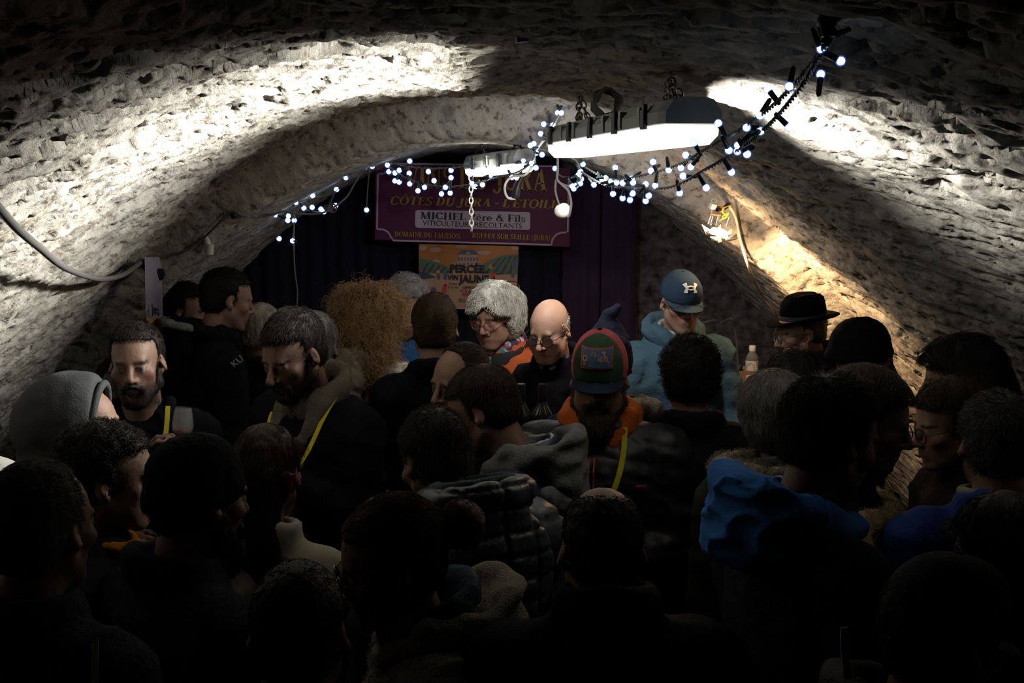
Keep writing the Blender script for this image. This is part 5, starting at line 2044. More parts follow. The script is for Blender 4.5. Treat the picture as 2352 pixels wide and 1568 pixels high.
# ------------------------------------------------------------------ the crowd, from the far end to the camera
BLK = (0.0045, 0.0045, 0.006)
NAVY = (0.008, 0.011, 0.022)
DKHAIR = (0.007, 0.0055, 0.005)
BRHAIR = (0.020, 0.013, 0.010)
GREYHAIR = (0.17, 0.16, 0.15)
DGREY = (0.055, 0.050, 0.046)

# -- back row
p = Person('person in black, half hidden behind the hooded jacket with the pale grey lining', 430, 652, 4.72, 80, jacket=BLK, arms='fold', skin=0.8, shoulders=0.9)
p.hair(DKHAIR, 'short', t=0.013, n=1200)

p = Person('person in black hooded jacket with pale grey hood lining, turned towards the dark corner', 520, 619, 4.34, 118, pitch=14, jacket=BLK, arms='fold', stubble=0.25, skin=0.95)
p.hair(DKHAIR, 'short', t=0.010, n=1500, length=0.022)
p.hood(cloth(BLK), 1.0)
M_LINING = cloth((0.16, 0.17, 0.17))
p.part('hood_lining', lambda v, M: (v.ring((0, -0.085, 0.055), 0.098, 0.088, 0.014, M, 0.01, rz=0.016, tilt=0.22), v.op(lambda x, y, z: y - 0.0 + 0 * x + 0 * z, (0, -0.1, 0.05), 0.2, M, 0.01, 'and')),
       M_LINING, (-0.15, -0.24, -0.03), (0.15, 0.06, 0.16), 0.007, None, lambda q: 0.006 * noise3(q * 40))
text('lettering', 'KU', 0.035, Matrix.Translation(at(545, 830, 4.06)) @ Matrix.Rotation(R(-38), 4, 'Y') @ Matrix.Rotation(PI / 2, 4, 'X'), mat('white_print', (0.3, 0.3, 0.3), 0.7), p.root, extrude=0.002)

p = Person('person in dark top facing away, between the grey hood lining and the scarf wearer', 600, 703, 4.80, 172, jacket=(0.02, 0.018, 0.016), arms='fold', shoulders=0.9)
p.hair((0.30, 0.26, 0.20), 'wavy', t=0.018, n=2400, length=0.045)

p = Person('person in blue jacket looking down, in front of the festival poster edge', 932, 644, 4.82, 12, pitch=22, jacket=(0.015, 0.055, 0.13), arms='fold', shoulders=0.88, stubble=0.3, skin=0.9)
p.hair((0.14, 0.135, 0.13), 'curly', t=0.020, n=2600, length=0.035, lumps=0.004, brow=0.072)

p = Person('person in brown shiny puffer jacket facing away, before the dark cloth', 852, 672, 4.32, 152, sex='f', jacket=(0.15, 0.12, 0.09), jm=cloth((0.17, 0.135, 0.10), 0.38, 0.2, 40, spec=0.5), quilt=0.014, qp=0.085, puff=0.018, arms='fold', wr=0.010)
p.hair((0.20, 0.115, 0.050), 'frizz', t=0.026, n=9000, length=0.13, low=-0.15, lumps=0.008, sides=1.0, rad=0.0007,
       extra=lambda v, H, s: (v.ell((0.01, -0.075, -0.04), (0.098, 0.080, 0.12), H, 0.03), v.ell((0.03, -0.07, -0.12), (0.100, 0.080, 0.06), H, 0.03)))
p.hood(p.jm, 0.95, -0.01, 0.015)

# -- people by the counter
p = Person('person in orange jacket, patterned scarf and red round glasses below the festival poster', 1138, 665, 4.5, -32, pitch=10, sex='f', jacket=(0.33, 0.075, 0.022), arms='fold', skin=1.05, build=1.2, shoulders=1.15, fat=0.003, jaw=1.1)
p.hair((0.52, 0.50, 0.45), 'side', t=0.027, n=5200, length=0.085, low=-0.10, lumps=0.010, brow=0.058, sides=1.1, rad=0.0008, lift=0.55, curl=0.005, jitter=0.6)
p.glasses((0.22, 0.03, 0.015), 0.022, w=0.0019)
M_SCARF = mat('patterned_scarf', (0.1, 0.1, 0.1), 0.8, tint=True)


def scarf_tint(P):
    k = (np.sin(P[:, 2] * 170 + P[:, 0] * 90) > 0.1).astype(float)
    j = noise3(P * 55)
    c = np.where(j[:, None] > 0.25, np.array([[0.02, 0.20, 0.18]]), np.array([[0.22, 0.02, 0.05]]))
    c = np.where((k[:, None] > 0.5) & (j[:, None] < 0.05), np.array([[0.38, 0.36, 0.38]]), c)
    return np.where(j[:, None] < -0.35, np.array([[0.03, 0.02, 0.05]]), c)


p.part('scarf', lambda v, M: (v.ring((0, 0.0, 0.036), 0.073, 0.072, 0.022, M, 0.01, rz=0.036, tilt=0.30), v.cone((0.02, 0.075, -0.01), (0.03, 0.12, -0.12), 0.03, 0.02, M, 0.02)), M_SCARF,
       (-0.13, -0.13, -0.17), (0.13, 0.18, 0.12), 0.006, None, lambda q: 0.005 * noise3(q * 40), scarf_tint)
p.part('collar', lambda v, M: (v.ring((0, 0.0, 0.016), 0.092, 0.090, 0.012, M, 0.01, rz=0.030, tilt=0.34), v.cone((0.080, 0.03, 0.0), (0.02, 0.13, -0.12), 0.016, 0.012, M, 0.02), v.cone((-0.080, 0.03, 0.0), (-0.02, 0.13, -0.12), 0.016, 0.012, M, 0.02)),
       cloth((0.02, 0.022, 0.024)), (-0.16, -0.16, -0.16), (0.16, 0.19, 0.12), 0.008, None, lambda q: 0.004 * noise3(q * 30))
mb = MB()
for dz, r_ in ((-0.036, 0.005), (-0.05, 0.0035), (-0.062, 0.0035), (-0.074, 0.0028)):
    mb.ball(p.H @ Vector((-0.083, -0.006, dz)), r_, 8)
mb.build('earring', mat('gold_earring', (0.6, 0.35, 0.05), 0.3, metal=1.0), p.root, True)

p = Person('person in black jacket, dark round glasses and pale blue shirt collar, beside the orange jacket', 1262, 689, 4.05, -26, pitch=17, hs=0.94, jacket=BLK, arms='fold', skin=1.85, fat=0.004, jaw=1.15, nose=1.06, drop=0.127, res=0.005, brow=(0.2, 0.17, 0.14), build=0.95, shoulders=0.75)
p.hair((0.42, 0.38, 0.33), 'short', t=0.002, n=900, length=0.008, lift=0.3,
       extra=lambda v, H, s: v.op(lambda x, y, z: 0.020 - z + 0 * x + 0 * y - 0.0 if False else (z * -1 + 0.035) * -1 * -1 + 0 * x + 0 * y, (0, 0, 0.14), 0.2, H, 0.006, 'sub'), name='hair_fringe')
p.glasses((0.012, 0.012, 0.018), 0.024, w=0.0019)
p.part('shirt_collar', lambda v, M: (v.cone((0.055, 0.040, 0.035), (0.018, 0.088, 0.000), 0.013, 0.009, M, 0.01), v.cone((-0.055, 0.040, 0.035), (-0.018, 0.088, 0.000), 0.013, 0.009, M, 0.01)),
       cloth((0.09, 0.13, 0.16)), (-0.1, -0.02, -0.07), (0.1, 0.15, 0.05), 0.005)

p = Person('person in navy cap with white emblem, glasses and slate blue hoodie by the rock', 1566, 619, 4.4, 10, pitch=7, jacket=(0.045, 0.085, 0.115), arms='table', skin=1.0, drop=0.140, res=0.005, stubble=0.15, wr=0.011, build=1.05)
M_CAPN = cloth((0.020, 0.036, 0.062), bump=0.15)
p.cap(M_CAPN, cloth((0.028, 0.045, 0.060), bump=0.15), low=0.028, crown=0.006, brim=0.070)
p.hood(p.jm, 1.0)
p.glasses((0.02, 0.012, 0.01), 0.021)
p.part('undershirt', lambda v, M: v.ring((0, 0.004, 0.030), 0.068, 0.066, 0.012, M, 0.01, rz=0.026, tilt=0.30), cloth((0.30, 0.30, 0.28)), (-0.11, -0.11, -0.04), (0.11, 0.11, 0.11), 0.006)


def emblem(pp, G, m):
    """The white emblem on the cap: two facing bow shapes that overlap in a lens."""
    s = pp.s
    half = [(-0.027, 0.0085), (-0.0135, 0.0150), (-0.0115, 0.0050), (-0.0105, -0.0045), (-0.0110, -0.0160), (-0.0240, -0.0160), (-0.0175, -0.0015)]
    lens = []
    for i in range(8):
        xa, xb = -0.0145 + 0.029 * i / 8, -0.0145 + 0.029 * (i + 1) / 8
        f = lambda x: 0.0058 * (1 - (x / 0.0145) ** 2)
        lens.append([(xa, f(xa) - 0.0016), (xb, f(xb) - 0.0016), (xb, f(xb) + 0.0014), (xa, f(xa) + 0.0014)])
    mb = MB()

    def onto(x, z):
        zz = 0.104 + z
        y = -0.015 + 0.108 * math.sqrt(max(0.05, 1 - (x / 0.084) ** 2 - ((zz - 0.042) / 0.102) ** 2))
        y2 = 0.035 + 0.067 * math.sqrt(max(0.0, 1 - (x / 0.067) ** 2 - ((zz - 0.062) / 0.078) ** 2)) if (x / 0.067) ** 2 + ((zz - 0.062) / 0.078) ** 2 < 1 else 0
        return Vector((x, max(y, y2) + 0.007, zz)) * s
    for shape in [half, [(-x, z) for x, z in half][::-1]] + lens + [[(x, -z) for x, z in q][::-1] for q in lens]:
        n = len(shape)
        a = [G @ (onto(x * 1.15, z * 1.15)) for x, z in shape]
        b = [G @ (onto(x * 1.15, z * 1.15) - Vector((0, 0.003, 0))) for x, z in shape]
        mb.add(a + b, [tuple(range(n)), tuple(range(2 * n - 1, n - 1, -1))] + [(k, n + k, n + (k + 1) % n, (k + 1) % n) for k in range(n)])
    return mb.build('emblem', m, pp.root)


emblem(p, p.G, mat('white_emblem', (0.62, 0.60, 0.55), 0.6))
mb = MB()
q = p.surface(-0.055, -0.14, 0.006)
qz = [q + Vector((x, 0, z)) for x, z in ((-0.016, 0.010), (0.006, 0.013), (0.020, -0.002), (0.016, -0.014), (-0.006, -0.018))]
mb.tube([qz[i] for i in (0, 1, 2, 3)] , 0.0016, 5)
mb.tube([qz[4], qz[3]], 0.0016, 5)
mb.build('chest_mark', mat('gold_print', (0.4, 0.28, 0.12), 0.5), p.root)

# fedora
p = Person('person in black coat and black fedora, in profile beside the orange lit rock', 1843, 672, 4.12, -84, pitch=12, hs=0.92, jacket=BLK, arms='fold', drop=0.172, res=0.006, puff=0.008, collar_h=0.035)
F = p.H @ Matrix.Rotation(R(7), 4, 'X') @ Matrix.Translation((0, 0, 0.006)) @ Matrix.Scale(p.s * 0.98, 4)
M_FELT = cloth((0.003, 0.003, 0.004), 0.9, 0.15, 80, spec=0.01)
v = []
NS = 36
for (r, z, kind) in ((0.080, 0.052, 0), (0.083, 0.075, 0), (0.080, 0.110, 0), (0.075, 0.145, 0), (0.064, 0.164, 1), (0.040, 0.165, 1), (0.006, 0.158, 1)):
    for k in range(NS):
        a = 2 * PI * k / NS
        x, y = r * math.cos(a), r * 1.22 * math.sin(a)
        pinch = math.exp(-((y - 0.07) / 0.04) ** 2) * (0.028 if z > 0.1 else 0.0) * (z - 0.1) / 0.06
        x *= 1 - 4.5 * pinch if pinch > 0 else 1
        zz = z - (0.020 * math.exp(-(x / 0.022) ** 2) if kind else 0) - (0.012 * max(0, y / 0.09) if z > 0.12 else 0)
        v.append(F @ Vector((x, y - 0.015, zz)))
mb = MB()
mb.add(v, [(i * NS + k, i * NS + (k + 1) % NS, (i + 1) * NS + (k + 1) % NS, (i + 1) * NS + k) for i in range(6) for k in range(NS)] + [tuple(6 * NS + k for k in range(NS)), tuple(range(NS - 1, -1, -1))])
mb.build('hat_crown', M_FELT, p.root, True)
v = []
for (r, dz) in ((0.078, 0.0), (0.100, -0.003), (0.125, -0.004), (0.140, 0.000), (0.140, -0.004), (0.125, -0.008), (0.100, -0.007), (0.078, -0.004)):
    for k in range(NS):
        a = 2 * PI * k / NS
        c_ = abs(math.cos(a))
        e = (r - 0.078) / 0.062
        v.append(F @ Vector((r * math.cos(a), r * 1.12 * math.sin(a) - 0.012, 0.053 + dz + e * (0.022 * c_ ** 2 + (0.016 if math.sin(a) < 0 else -0.016) * abs(math.sin(a)) ** 2))))
mb = MB()
mb.add(v, [(i * NS + k, i * NS + (k + 1) % NS, ((i + 1) % 8) * NS + (k + 1) % NS, ((i + 1) % 8) * NS + k) for i in range(8) for k in range(NS)])
mb.build('hat_brim', M_FELT, p.root, True)
mb = MB()
mb.lathe([(0.0815, 0.054), (0.0845, 0.056), (0.0848, 0.072), (0.082, 0.074)], F @ Vector((0, -0.015, 0)), F.to_3x3(), 36, 1.0, 1.22)
mb.build('hat_band', cloth((0.03, 0.03, 0.032), 0.4), p.root, True)
p.glasses((0.05, 0.05, 0.05), 0.020, metal=0.5)
p.hair(DGREY, 'short', t=0.006, n=500, low=-0.05, length=0.012, name='hair_fringe')

p = Person('person in black coat and black knitted beanie against the orange lit rock', 1986, 729, 3.62, 74, pitch=8, jacket=BLK, arms='fold', puff=0.012, drop=0.150, collar_h=0.045)
p.beanie(cloth((0.004, 0.004, 0.005)), 0.0, tall=0.012)

# -- middle rows
p = Person('person in dark coat facing away, right behind the scarf wearer', 720, 722, 3.78, 176, jacket=BLK, arms='fold', shoulders=0.85)
p.hair((0.24, 0.23, 0.21), 'wavy', t=0.014, n=2000, length=0.03)

p = Person('person in plain black jacket facing away, in front of the festival poster', 997, 680, 3.86, 186, pitch=8, jacket=BLK, arms='fold', shoulders=0.92)
p.hair((0.045, 0.028, 0.016), 'comb', t=0.017, n=3200, length=0.05, sides=0.8, lift=0.2)

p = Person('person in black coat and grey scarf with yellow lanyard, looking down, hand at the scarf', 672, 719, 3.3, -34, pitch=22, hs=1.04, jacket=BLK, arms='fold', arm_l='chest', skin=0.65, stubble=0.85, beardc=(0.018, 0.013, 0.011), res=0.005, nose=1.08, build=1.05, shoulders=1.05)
p.hair((0.011, 0.008, 0.007), 'short', t=0.013, n=3200, length=0.02, brow=0.056, top=0.006, sides=0.6)
p.beard((0.016, 0.011, 0.009), 0.007, 900)
M_SCARFG = cloth((0.115, 0.098, 0.080), 0.9, 0.5, 160)
p.part('scarf', lambda v, M: (v.ring((0, -0.004, 0.022), 0.086, 0.084, 0.024, M, 0.012, rz=0.044, tilt=0.42),
                              [v.cone((sx * 0.074, 0.050, -0.010), (sx * 0.048, 0.126, -0.14), 0.028, 0.027, M, 0.012) for sx in (-1, 1)],
                              [v.cone((sx * 0.048, 0.126, -0.14), (sx * 0.032, 0.150, -0.40), 0.027, 0.025, M, 0.012) for sx in (-1, 1)]),
       M_SCARFG, (-0.15, -0.15, -0.46), (0.15, 0.21, 0.13), 0.007, None, lambda q: 0.004 * np.sin(q[:, 0] * 190 + 4 * noise3(q * 8)) + 0.004 * noise3(q * 22))
p.lanyard(gap=0.105, drop=0.34)

p = Person('person in black with receding hairline lit, looking sideways past the grey hood', 1056, 792, 3.52, -48, pitch=12, roll=-4, jacket=BLK, arms='fold', skin=0.95, stubble=0.35, res=0.005, nose=1.05)
p.root['label'] = 'person in black jacket in profile, head bent behind the wearer of the grey hood'
p.hair(BRHAIR, 'comb', t=0.007, n=1600, length=0.02, brow=0.094, sides=0.8)

p = Person('person in navy pointed wool hat and jacket with beige fleece collar, behind the trucker cap', 1396, 752, 3.74, 186, jacket=NAVY, arms='fold', drop=0.140, puff=0.01)
p.beanie(cloth((0.016, 0.019, 0.036)), 0.0)
p.part('hat_point', lambda v, M: (v.cone((0, -0.02, 0.10), (0.0, -0.035, 0.175), 0.070, 0.020, M, 0.03), v.cone((0.0, -0.035, 0.165), (0.03, -0.04, 0.195), 0.020, 0.016, M, 0.01)), cloth((0.016, 0.019, 0.036)),
       (-0.12, -0.14, 0.0), (0.12, 0.12, 0.24), 0.007, p.H, lambda q: 0.003 * noise3(q * 40))
M_FLEECE = cloth((0.16, 0.145, 0.115), 0.95, 0.6, 200)
o = p.part('fleece_collar', lambda v, M: (v.ring((0, 0.0, 0.01), 0.10, 0.098, 0.030, M, 0.012, rz=0.045, tilt=0.1), v.ell((0.125, -0.01, 0.0), (0.055, 0.06, 0.055), M, 0.02)), M_FLEECE,
           (-0.2, -0.17, -0.09), (0.22, 0.17, 0.10), 0.008, None, lambda q: 0.006 * noise3(q * 30))
loosen(o, 1500, 0.008, M_FLEECE, o)

p = Person('person in pink and green trucker cap and black puffer with orange hood', 1378, 757, 3.3, -9, pitch=3, hs=1.06, jacket=(0.006, 0.007, 0.009), jm=cloth((0.006, 0.007, 0.009), 0.5, 0.2, 60, spec=0.22), quilt=0.010, qp=0.055, puff=0.016, arms='fold', skin=0.85, fat=0.005, drop=0.150, res=0.005, build=1.12, shoulders=1.05, nose=1.05)
M_PINK = cloth((0.42, 0.085, 0.10), 0.8, 0.3, 300)
M_GREEN = cloth((0.022, 0.048, 0.026), 0.85, 0.3, 150)
M_BRIM = cloth((0.008, 0.013, 0.026), 0.8, 0.3, 150)
p.cap(M_PINK, M_BRIM, low=0.016, crown=0.020, brim=0.070, mfront=M_GREEN, tilt=4)
p.beard((0.045, 0.034, 0.025), 0.018, 2200, big=0.010)
G = p.G
s = p.s
CAPM = {}


def on_cap(x, z):
    zz = 0.096 + z
    y = -0.015 + 0.108 * math.sqrt(max(0.02, 1 - (x / 0.084) ** 2 - ((zz - 0.042) / 0.110) ** 2))
    e = (x / 0.067) ** 2 + ((zz - 0.062) / 0.086) ** 2
    y2 = 0.035 + 0.067 * math.sqrt(1 - e) if e < 1 else 0
    return G @ (Vector((x, max(y, y2) + 0.0085, zz)) * s)


def cap_piece(name, fn, m, lift=0.0, th=0.003):
    mb = MB()
    for pl in fn:
        n = len(pl)
        off = (G.to_3x3() @ Vector((0, 1, 0.3))).normalized()
        a = [on_cap(x, z) + off * lift for x, z in pl]
        b = [q - off * th for q in a]
        ar = sum(pl[i][0] * pl[(i + 1) % n][1] - pl[(i + 1) % n][0] * pl[i][1] for i in range(n))
        fs = [tuple(range(n))[::-1], tuple(range(n, 2 * n))] + [((k + 1) % n, n + (k + 1) % n, n + k, k)[::-1] for k in range(n)]
        mb.add(a + b, fs)
    return mb.build(name, m, p.root)


def cells(x0, x1, z0, z1, nx, nz):
    return [[(x0 + (x1 - x0) * i / nx, z0 + (z1 - z0) * k / nz), (x0 + (x1 - x0) * (i + 1) / nx, z0 + (z1 - z0) * k / nz),
             (x0 + (x1 - x0) * (i + 1) / nx, z0 + (z1 - z0) * (k + 1) / nz), (x0 + (x1 - x0) * i / nx, z0 + (z1 - z0) * (k + 1) / nz)] for i in range(nx) for k in range(nz)]


M_PATCH = mat('blue_patch', (0.035, 0.07, 0.13), 0.8)
M_PATCHE = mat('red_patch_edge', (0.33, 0.055, 0.035), 0.8)
M_PATCHL = mat('peach_stitching', (0.40, 0.20, 0.14), 0.8)
M_PATCHF = mat('grey_stitching', (0.12, 0.12, 0.10), 0.8)
cap_piece('patch_edge', cells(-0.046, 0.046, -0.031, 0.027, 8, 5), M_PATCHE, 0.0)
cap_piece('patch', cells(-0.0425, 0.0425, -0.0275, 0.0235, 8, 5), M_PATCH, 0.0012)


def stroke_cells(strokes, w=0.0042):
    out = []
    for (x0, z0, x1, z1) in strokes:
        L_ = math.hypot(x1 - x0, z1 - z0)
        dx, dz = (x1 - x0) / L_, (z1 - z0) / L_
        nx, nz = -dz * w / 2, dx * w / 2
        out.append([(x0 + nx, z0 + nz), (x0 - nx, z0 - nz), (x1 - nx, z1 - nz), (x1 + nx, z1 + nz)])
    return out


# the cap's frame looks out of the picture, so +x is the picture's left
LET = [(0.034, 0.006, 0.040, 0.001), (0.040, 0.001, 0.037, -0.010), (0.037, -0.010, 0.030, -0.006), (0.034, 0.006, 0.028, 0.004), (0.028, 0.004, 0.029, -0.010), (0.030, -0.016, 0.039, -0.018),
       (-0.006, 0.002, -0.006, -0.009), (-0.006, 0.009, -0.006, 0.006), (-0.012, 0.003, -0.018, 0.004), (-0.012, 0.003, -0.012, -0.009), (-0.012, -0.009, -0.019, -0.008), (-0.023, 0.014, -0.023, -0.009),
       (-0.023, 0.004, -0.030, 0.002), (-0.030, 0.002, -0.030, -0.010), (-0.030, -0.010, -0.038, -0.013), (-0.014, 0.017, -0.026, 0.016), (-0.020, 0.017, -0.020, 0.010)]
cap_piece('patch_lettering', stroke_cells(LET), M_PATCHL, 0.0024)
fig = [[(0.020, 0.006), (0.013, 0.018), (0.004, 0.018), (-0.002, 0.008), (0.002, 0.000), (-0.008, -0.010), (-0.024, -0.014), (-0.032, -0.022), (-0.010, -0.024), (0.010, -0.025), (0.022, -0.022), (0.016, -0.010)]]
cap_piece('patch_figure', [[fig[0][0]] + [fig[0][i], fig[0][i + 1]] for i in range(1, len(fig[0]) - 1)], M_PATCHF, 0.0018)
M_ORANGE = cloth((0.36, 0.075, 0.010), 0.7)
p.hood(M_ORANGE, 0.98, 0.004, 0.0)
p.lanyard(gap=0.078, drop=0.225, w=0.016)
mb = MB()
c_ = p.surface(0.0, -0.235, 0.013)
Bq = p.B.to_3x3()
mb.box(c_, (0.027, 0.003, 0.020), Bq, 0.001)
mb.build('lanyard_join', M_LANYARD, p.root)
mb = MB()
for sx in (-1, 1):
    pts = [p.surface(0.012 + sx * 0.007 - 0.0 * i, -0.06 - 0.035 * i, 0.010) for i in range(9)]
    mb.ribbon(pts, Bq @ Vector((0, 1, 0.2)), 0.004, 0.0015)
mb.build('zip_tape', mat('red_zip', (0.40, 0.05, 0.02), 0.6), p.root)
mb = MB()
mb.ribbon([p.surface(-0.115 - 0.004 * i, -0.135 + 0.002 * (-1) ** i, 0.012) for i in range(8)], Bq @ Vector((0, 1, 0.2)), 0.005, 0.0012)
mb.build('chest_embroidery', M_ORANGE, p.root)

p = Person('person in black with curly dark hair, facing away before the slate blue hoodie', 1585, 787, 3.52, 182, jacket=BLK, arms='fold', shoulders=0.95, puff=0.014)
p.root['label'] = 'person in plain black jacket facing away, directly before the slate blue hoodie'
p.hair(DKHAIR, 'curly', t=0.022, n=3200, length=0.03, lumps=0.004)

p = Person('person in black facing away between the water bottle and the fedora', 1822, 806, 3.46, 184, jacket=BLK, arms='fold', shoulders=0.95)
p.hair((0.010, 0.008, 0.007), 'short', t=0.018, n=2200, length=0.03)

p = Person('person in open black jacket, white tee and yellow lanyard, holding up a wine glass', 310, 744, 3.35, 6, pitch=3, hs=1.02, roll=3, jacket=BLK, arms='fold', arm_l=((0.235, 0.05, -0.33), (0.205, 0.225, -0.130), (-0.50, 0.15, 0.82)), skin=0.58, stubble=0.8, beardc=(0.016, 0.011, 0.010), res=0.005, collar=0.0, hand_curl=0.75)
p.hair((0.008, 0.006, 0.006), 'short', t=0.011, n=2600, length=0.016, brow=0.064)
p.beard((0.014, 0.010, 0.009), 0.005, 500)
p.lanyard(gap=0.085, drop=0.30)
mb = MB()
# bare throat in the open collar and the edge of the tee
p.part('tee_shirt', lambda v, M: v.ell((0, 0.085, -0.175), (0.060, 0.050, 0.035), M, 0.01), cloth((0.45, 0.44, 0.42)), (-0.1, 0.02, -0.24), (0.1, 0.17, -0.1), 0.006)
p.part('open_collar', lambda v, M: [v.cone((sx * 0.080, 0.000, 0.020), (sx * 0.060, 0.105, -0.12), 0.022, 0.020, M, 0.02) for sx in (-1, 1)], p.jm, (-0.14, -0.05, -0.17), (0.14, 0.16, 0.08), 0.008)
HOLD = p.joints[-1][4]
GLASS_AT = HOLD @ Vector((-0.024, -0.030, 0.070))

p = Person('person in grey hood pulled up over the head, in profile by the rock', 182, 862, 2.9, 96, pitch=2, jacket=(0.012, 0.012, 0.014), arms='fold', skin=1.0, drop=0.150, res=0.005, nose=1.05, ears=False)


def hood_up(v, M):
    v.ell((0, -0.030, 0.035), (0.104, 0.125, 0.118), M, 0.02)
    v.ell((0, 0.020, 0.018), (0.096, 0.085, 0.120), M, 0.03)
    v.ell((0, -0.100, 0.005), (0.080, 0.075, 0.095), M, 0.05)
    v.ell((0, -0.060, -0.120), (0.110, 0.110, 0.080), M, 0.04)
    v.op(lambda x, y, z: -(y - 0.048 + 0.06 * z) + 0 * x, (0, 0.17, 0), 0.22, M, 0.012, 'sub')
    v.ring((0, 0.0, 0.0), 0.1, 0.1, 0.002, Matrix.Translation((0, 0, -9)), 0.01)


p.part('hood', hood_up, cloth((0.060, 0.064, 0.068), 0.95, 0.35, 200), (-0.16, -0.26, -0.24), (0.16, 0.12, 0.2), 0.007, p.H, lambda q: 0.006 * fbm(q * 12, 3))
HM = p.H @ Matrix.Translation((0, 0.042, 0.012)) @ Matrix.Rotation(R(83), 4, 'X')
p.part('hood_hem', lambda v, M: v.ring((0, 0, 0), 0.088, 0.108, 0.010, M, 0.006), cloth((0.060, 0.064, 0.068), 0.95, 0.35, 200), (-0.14, -0.16, -0.05), (0.14, 0.16, 0.05), 0.007, HM)

p = Person('person in navy quilted vest and pale grey hood, head bent sideways', 1108, 847, 3.05, -104, pitch=26, jacket=(0.012, 0.016, 0.034), jm=cloth((0.012, 0.016, 0.034), 0.42, 0.2, 60, spec=0.45), quilt=0.010, qp=0.05, puff=0.012, arms='fold', skin=0.85, stubble=0.4, res=0.005, lean=0.05)
p.hair((0.028, 0.019, 0.014), 'short', t=0.014, n=4200, length=0.024, sides=0.8, rad=0.0006)
M_HOODG = cloth((0.125, 0.125, 0.115), 0.95, 0.45, 220)
p.hood(M_HOODG, 1.08, 0.005, 0.012, amp=0.016)
o = p.part('hood_rim', lambda v, M: (v.cone((-0.12, -0.10, -0.06), (-0.05, -0.205, -0.13), 0.030, 0.026, M, 0.02), v.cone((-0.05, -0.205, -0.13), (0.10, -0.19, -0.13), 0.026, 0.022, M, 0.02)),
           cloth((0.15, 0.16, 0.165), 0.8), (-0.2, -0.28, -0.2), (0.2, 0.0, 0.02), 0.008, None, lambda q: 0.009 * noise3(q * 28))

p = Person('person in dark slate puffer jacket with hood facing away, beside the grey hood', 998, 948, 2.62, 214, pitch=24, lean=0.08, neck=-0.045, jacket=(0.034, 0.045, 0.052), jm=cloth((0.034, 0.045, 0.052), 0.42, 0.25, 60, spec=0.45), quilt=0.010, qp=0.062, puff=0.018, arms='fold', skin=0.9, res=0.005, build=1.08)
p.hair((0.032, 0.026, 0.021), 'spiky', t=0.010, n=4800, length=0.020, sides=0.7, rad=0.0006)


def quilted(q):
    a = np.abs(np.sin(PI * (q[:, 2] + 0.1 * np.abs(q[:, 0])) / 0.052))
    b = np.abs(np.sin(PI * q[:, 0] / 0.085))
    m = np.minimum(a, b * 1.4)
    return 0.011 * (1 - (1 - np.minimum(m, 1)) ** 5 - 0.75) + 0.004 * noise3(q * 30)


p.part('hood', lambda v, M: (v.ring((0, -0.05, 0.045), 0.112, 0.102, 0.030, M, 0.02, rz=0.040, tilt=0.25), v.ell((0, -0.145, -0.10), (0.145, 0.05, 0.15), M, 0.03), v.ell((0, -0.155, -0.18), (0.10, 0.04, 0.10), M, 0.03)),
       p.jm, (-0.2, -0.26, -0.33), (0.2, 0.15, 0.14), 0.007, None, quilted)
p.part('hood_lining', lambda v, M: v.ring((0, -0.042, 0.072), 0.088, 0.078, 0.016, M, 0.01, rz=0.022, tilt=0.25), cloth((0.045, 0.065, 0.07), 0.95, 0.4, 200), (-0.14, -0.16, -0.02), (0.14, 0.1, 0.13), 0.007)

p = Person('person in olive coat with fur trimmed hood, facing away beside the blue hood', 1776, 867, 3.08, 184, sex='f', jacket=(0.020, 0.022, 0.017), arms='fold', shoulders=0.9, puff=0.016, build=1.08)
p.hair((0.105, 0.098, 0.088), 'wavy', t=0.022, n=4200, length=0.06, low=-0.12, lumps=0.004, flow='down')
M_FUR = hair_mat((0.17, 0.14, 0.095), 0.7)
p.hood(p.jm, 1.15, -0.03, 0.03)
o = p.part('fur_trim', lambda v, M: (v.ring((0, -0.085, 0.040), 0.172, 0.125, 0.030, M, 0.02, rz=0.034, tilt=0.05)), M_FUR, (-0.26, -0.28, -0.06), (0.26, 0.12, 0.13), 0.009, None, lambda q: 0.008 * noise3(q * 35))
loosen(o, 4200, 0.026, M_FUR, o, 0.0007, 0.003)

p = Person('person in black with sunglasses pushed up on the hair, near the pitted rock at the side', 2205, 788, 3.3, -120, sex='f', jacket=BLK, arms='fold', puff=0.01)
p.root['label'] = 'person in black with sunglasses pushed up on the head, next to the rock'
p.hair((0.009, 0.007, 0.007), 'wavy', t=0.030, n=3600, length=0.06, low=-0.16, lumps=0.006, flow='down', extra=lambda v, H, s: v.ell((0, -0.07, -0.06), (0.11, 0.09, 0.13), H, 0.03))
p.glasses((0.02, 0.02, 0.02), 0.026, True, tint=mat('dark_lens', (0.01, 0.01, 0.01), 0.1))

p = Person('person in dark coat and dark rimmed glasses, in profile before the royal blue jacket', 2188, 874, 2.92, -82, pitch=12, sex='f', jacket=(0.012, 0.010, 0.010), arms='fold', skin=0.95, res=0.005, puff=0.01)
p.hair((0.020, 0.012, 0.009), 'wavy', t=0.018, n=3600, length=0.06, low=-0.14, lumps=0.006, flow='down', extra=lambda v, H, s: (v.ell((0, -0.06, -0.09), (0.09, 0.07, 0.10), H, 0.03)))
p.glasses((0.012, 0.010, 0.010), 0.023, w=0.002)

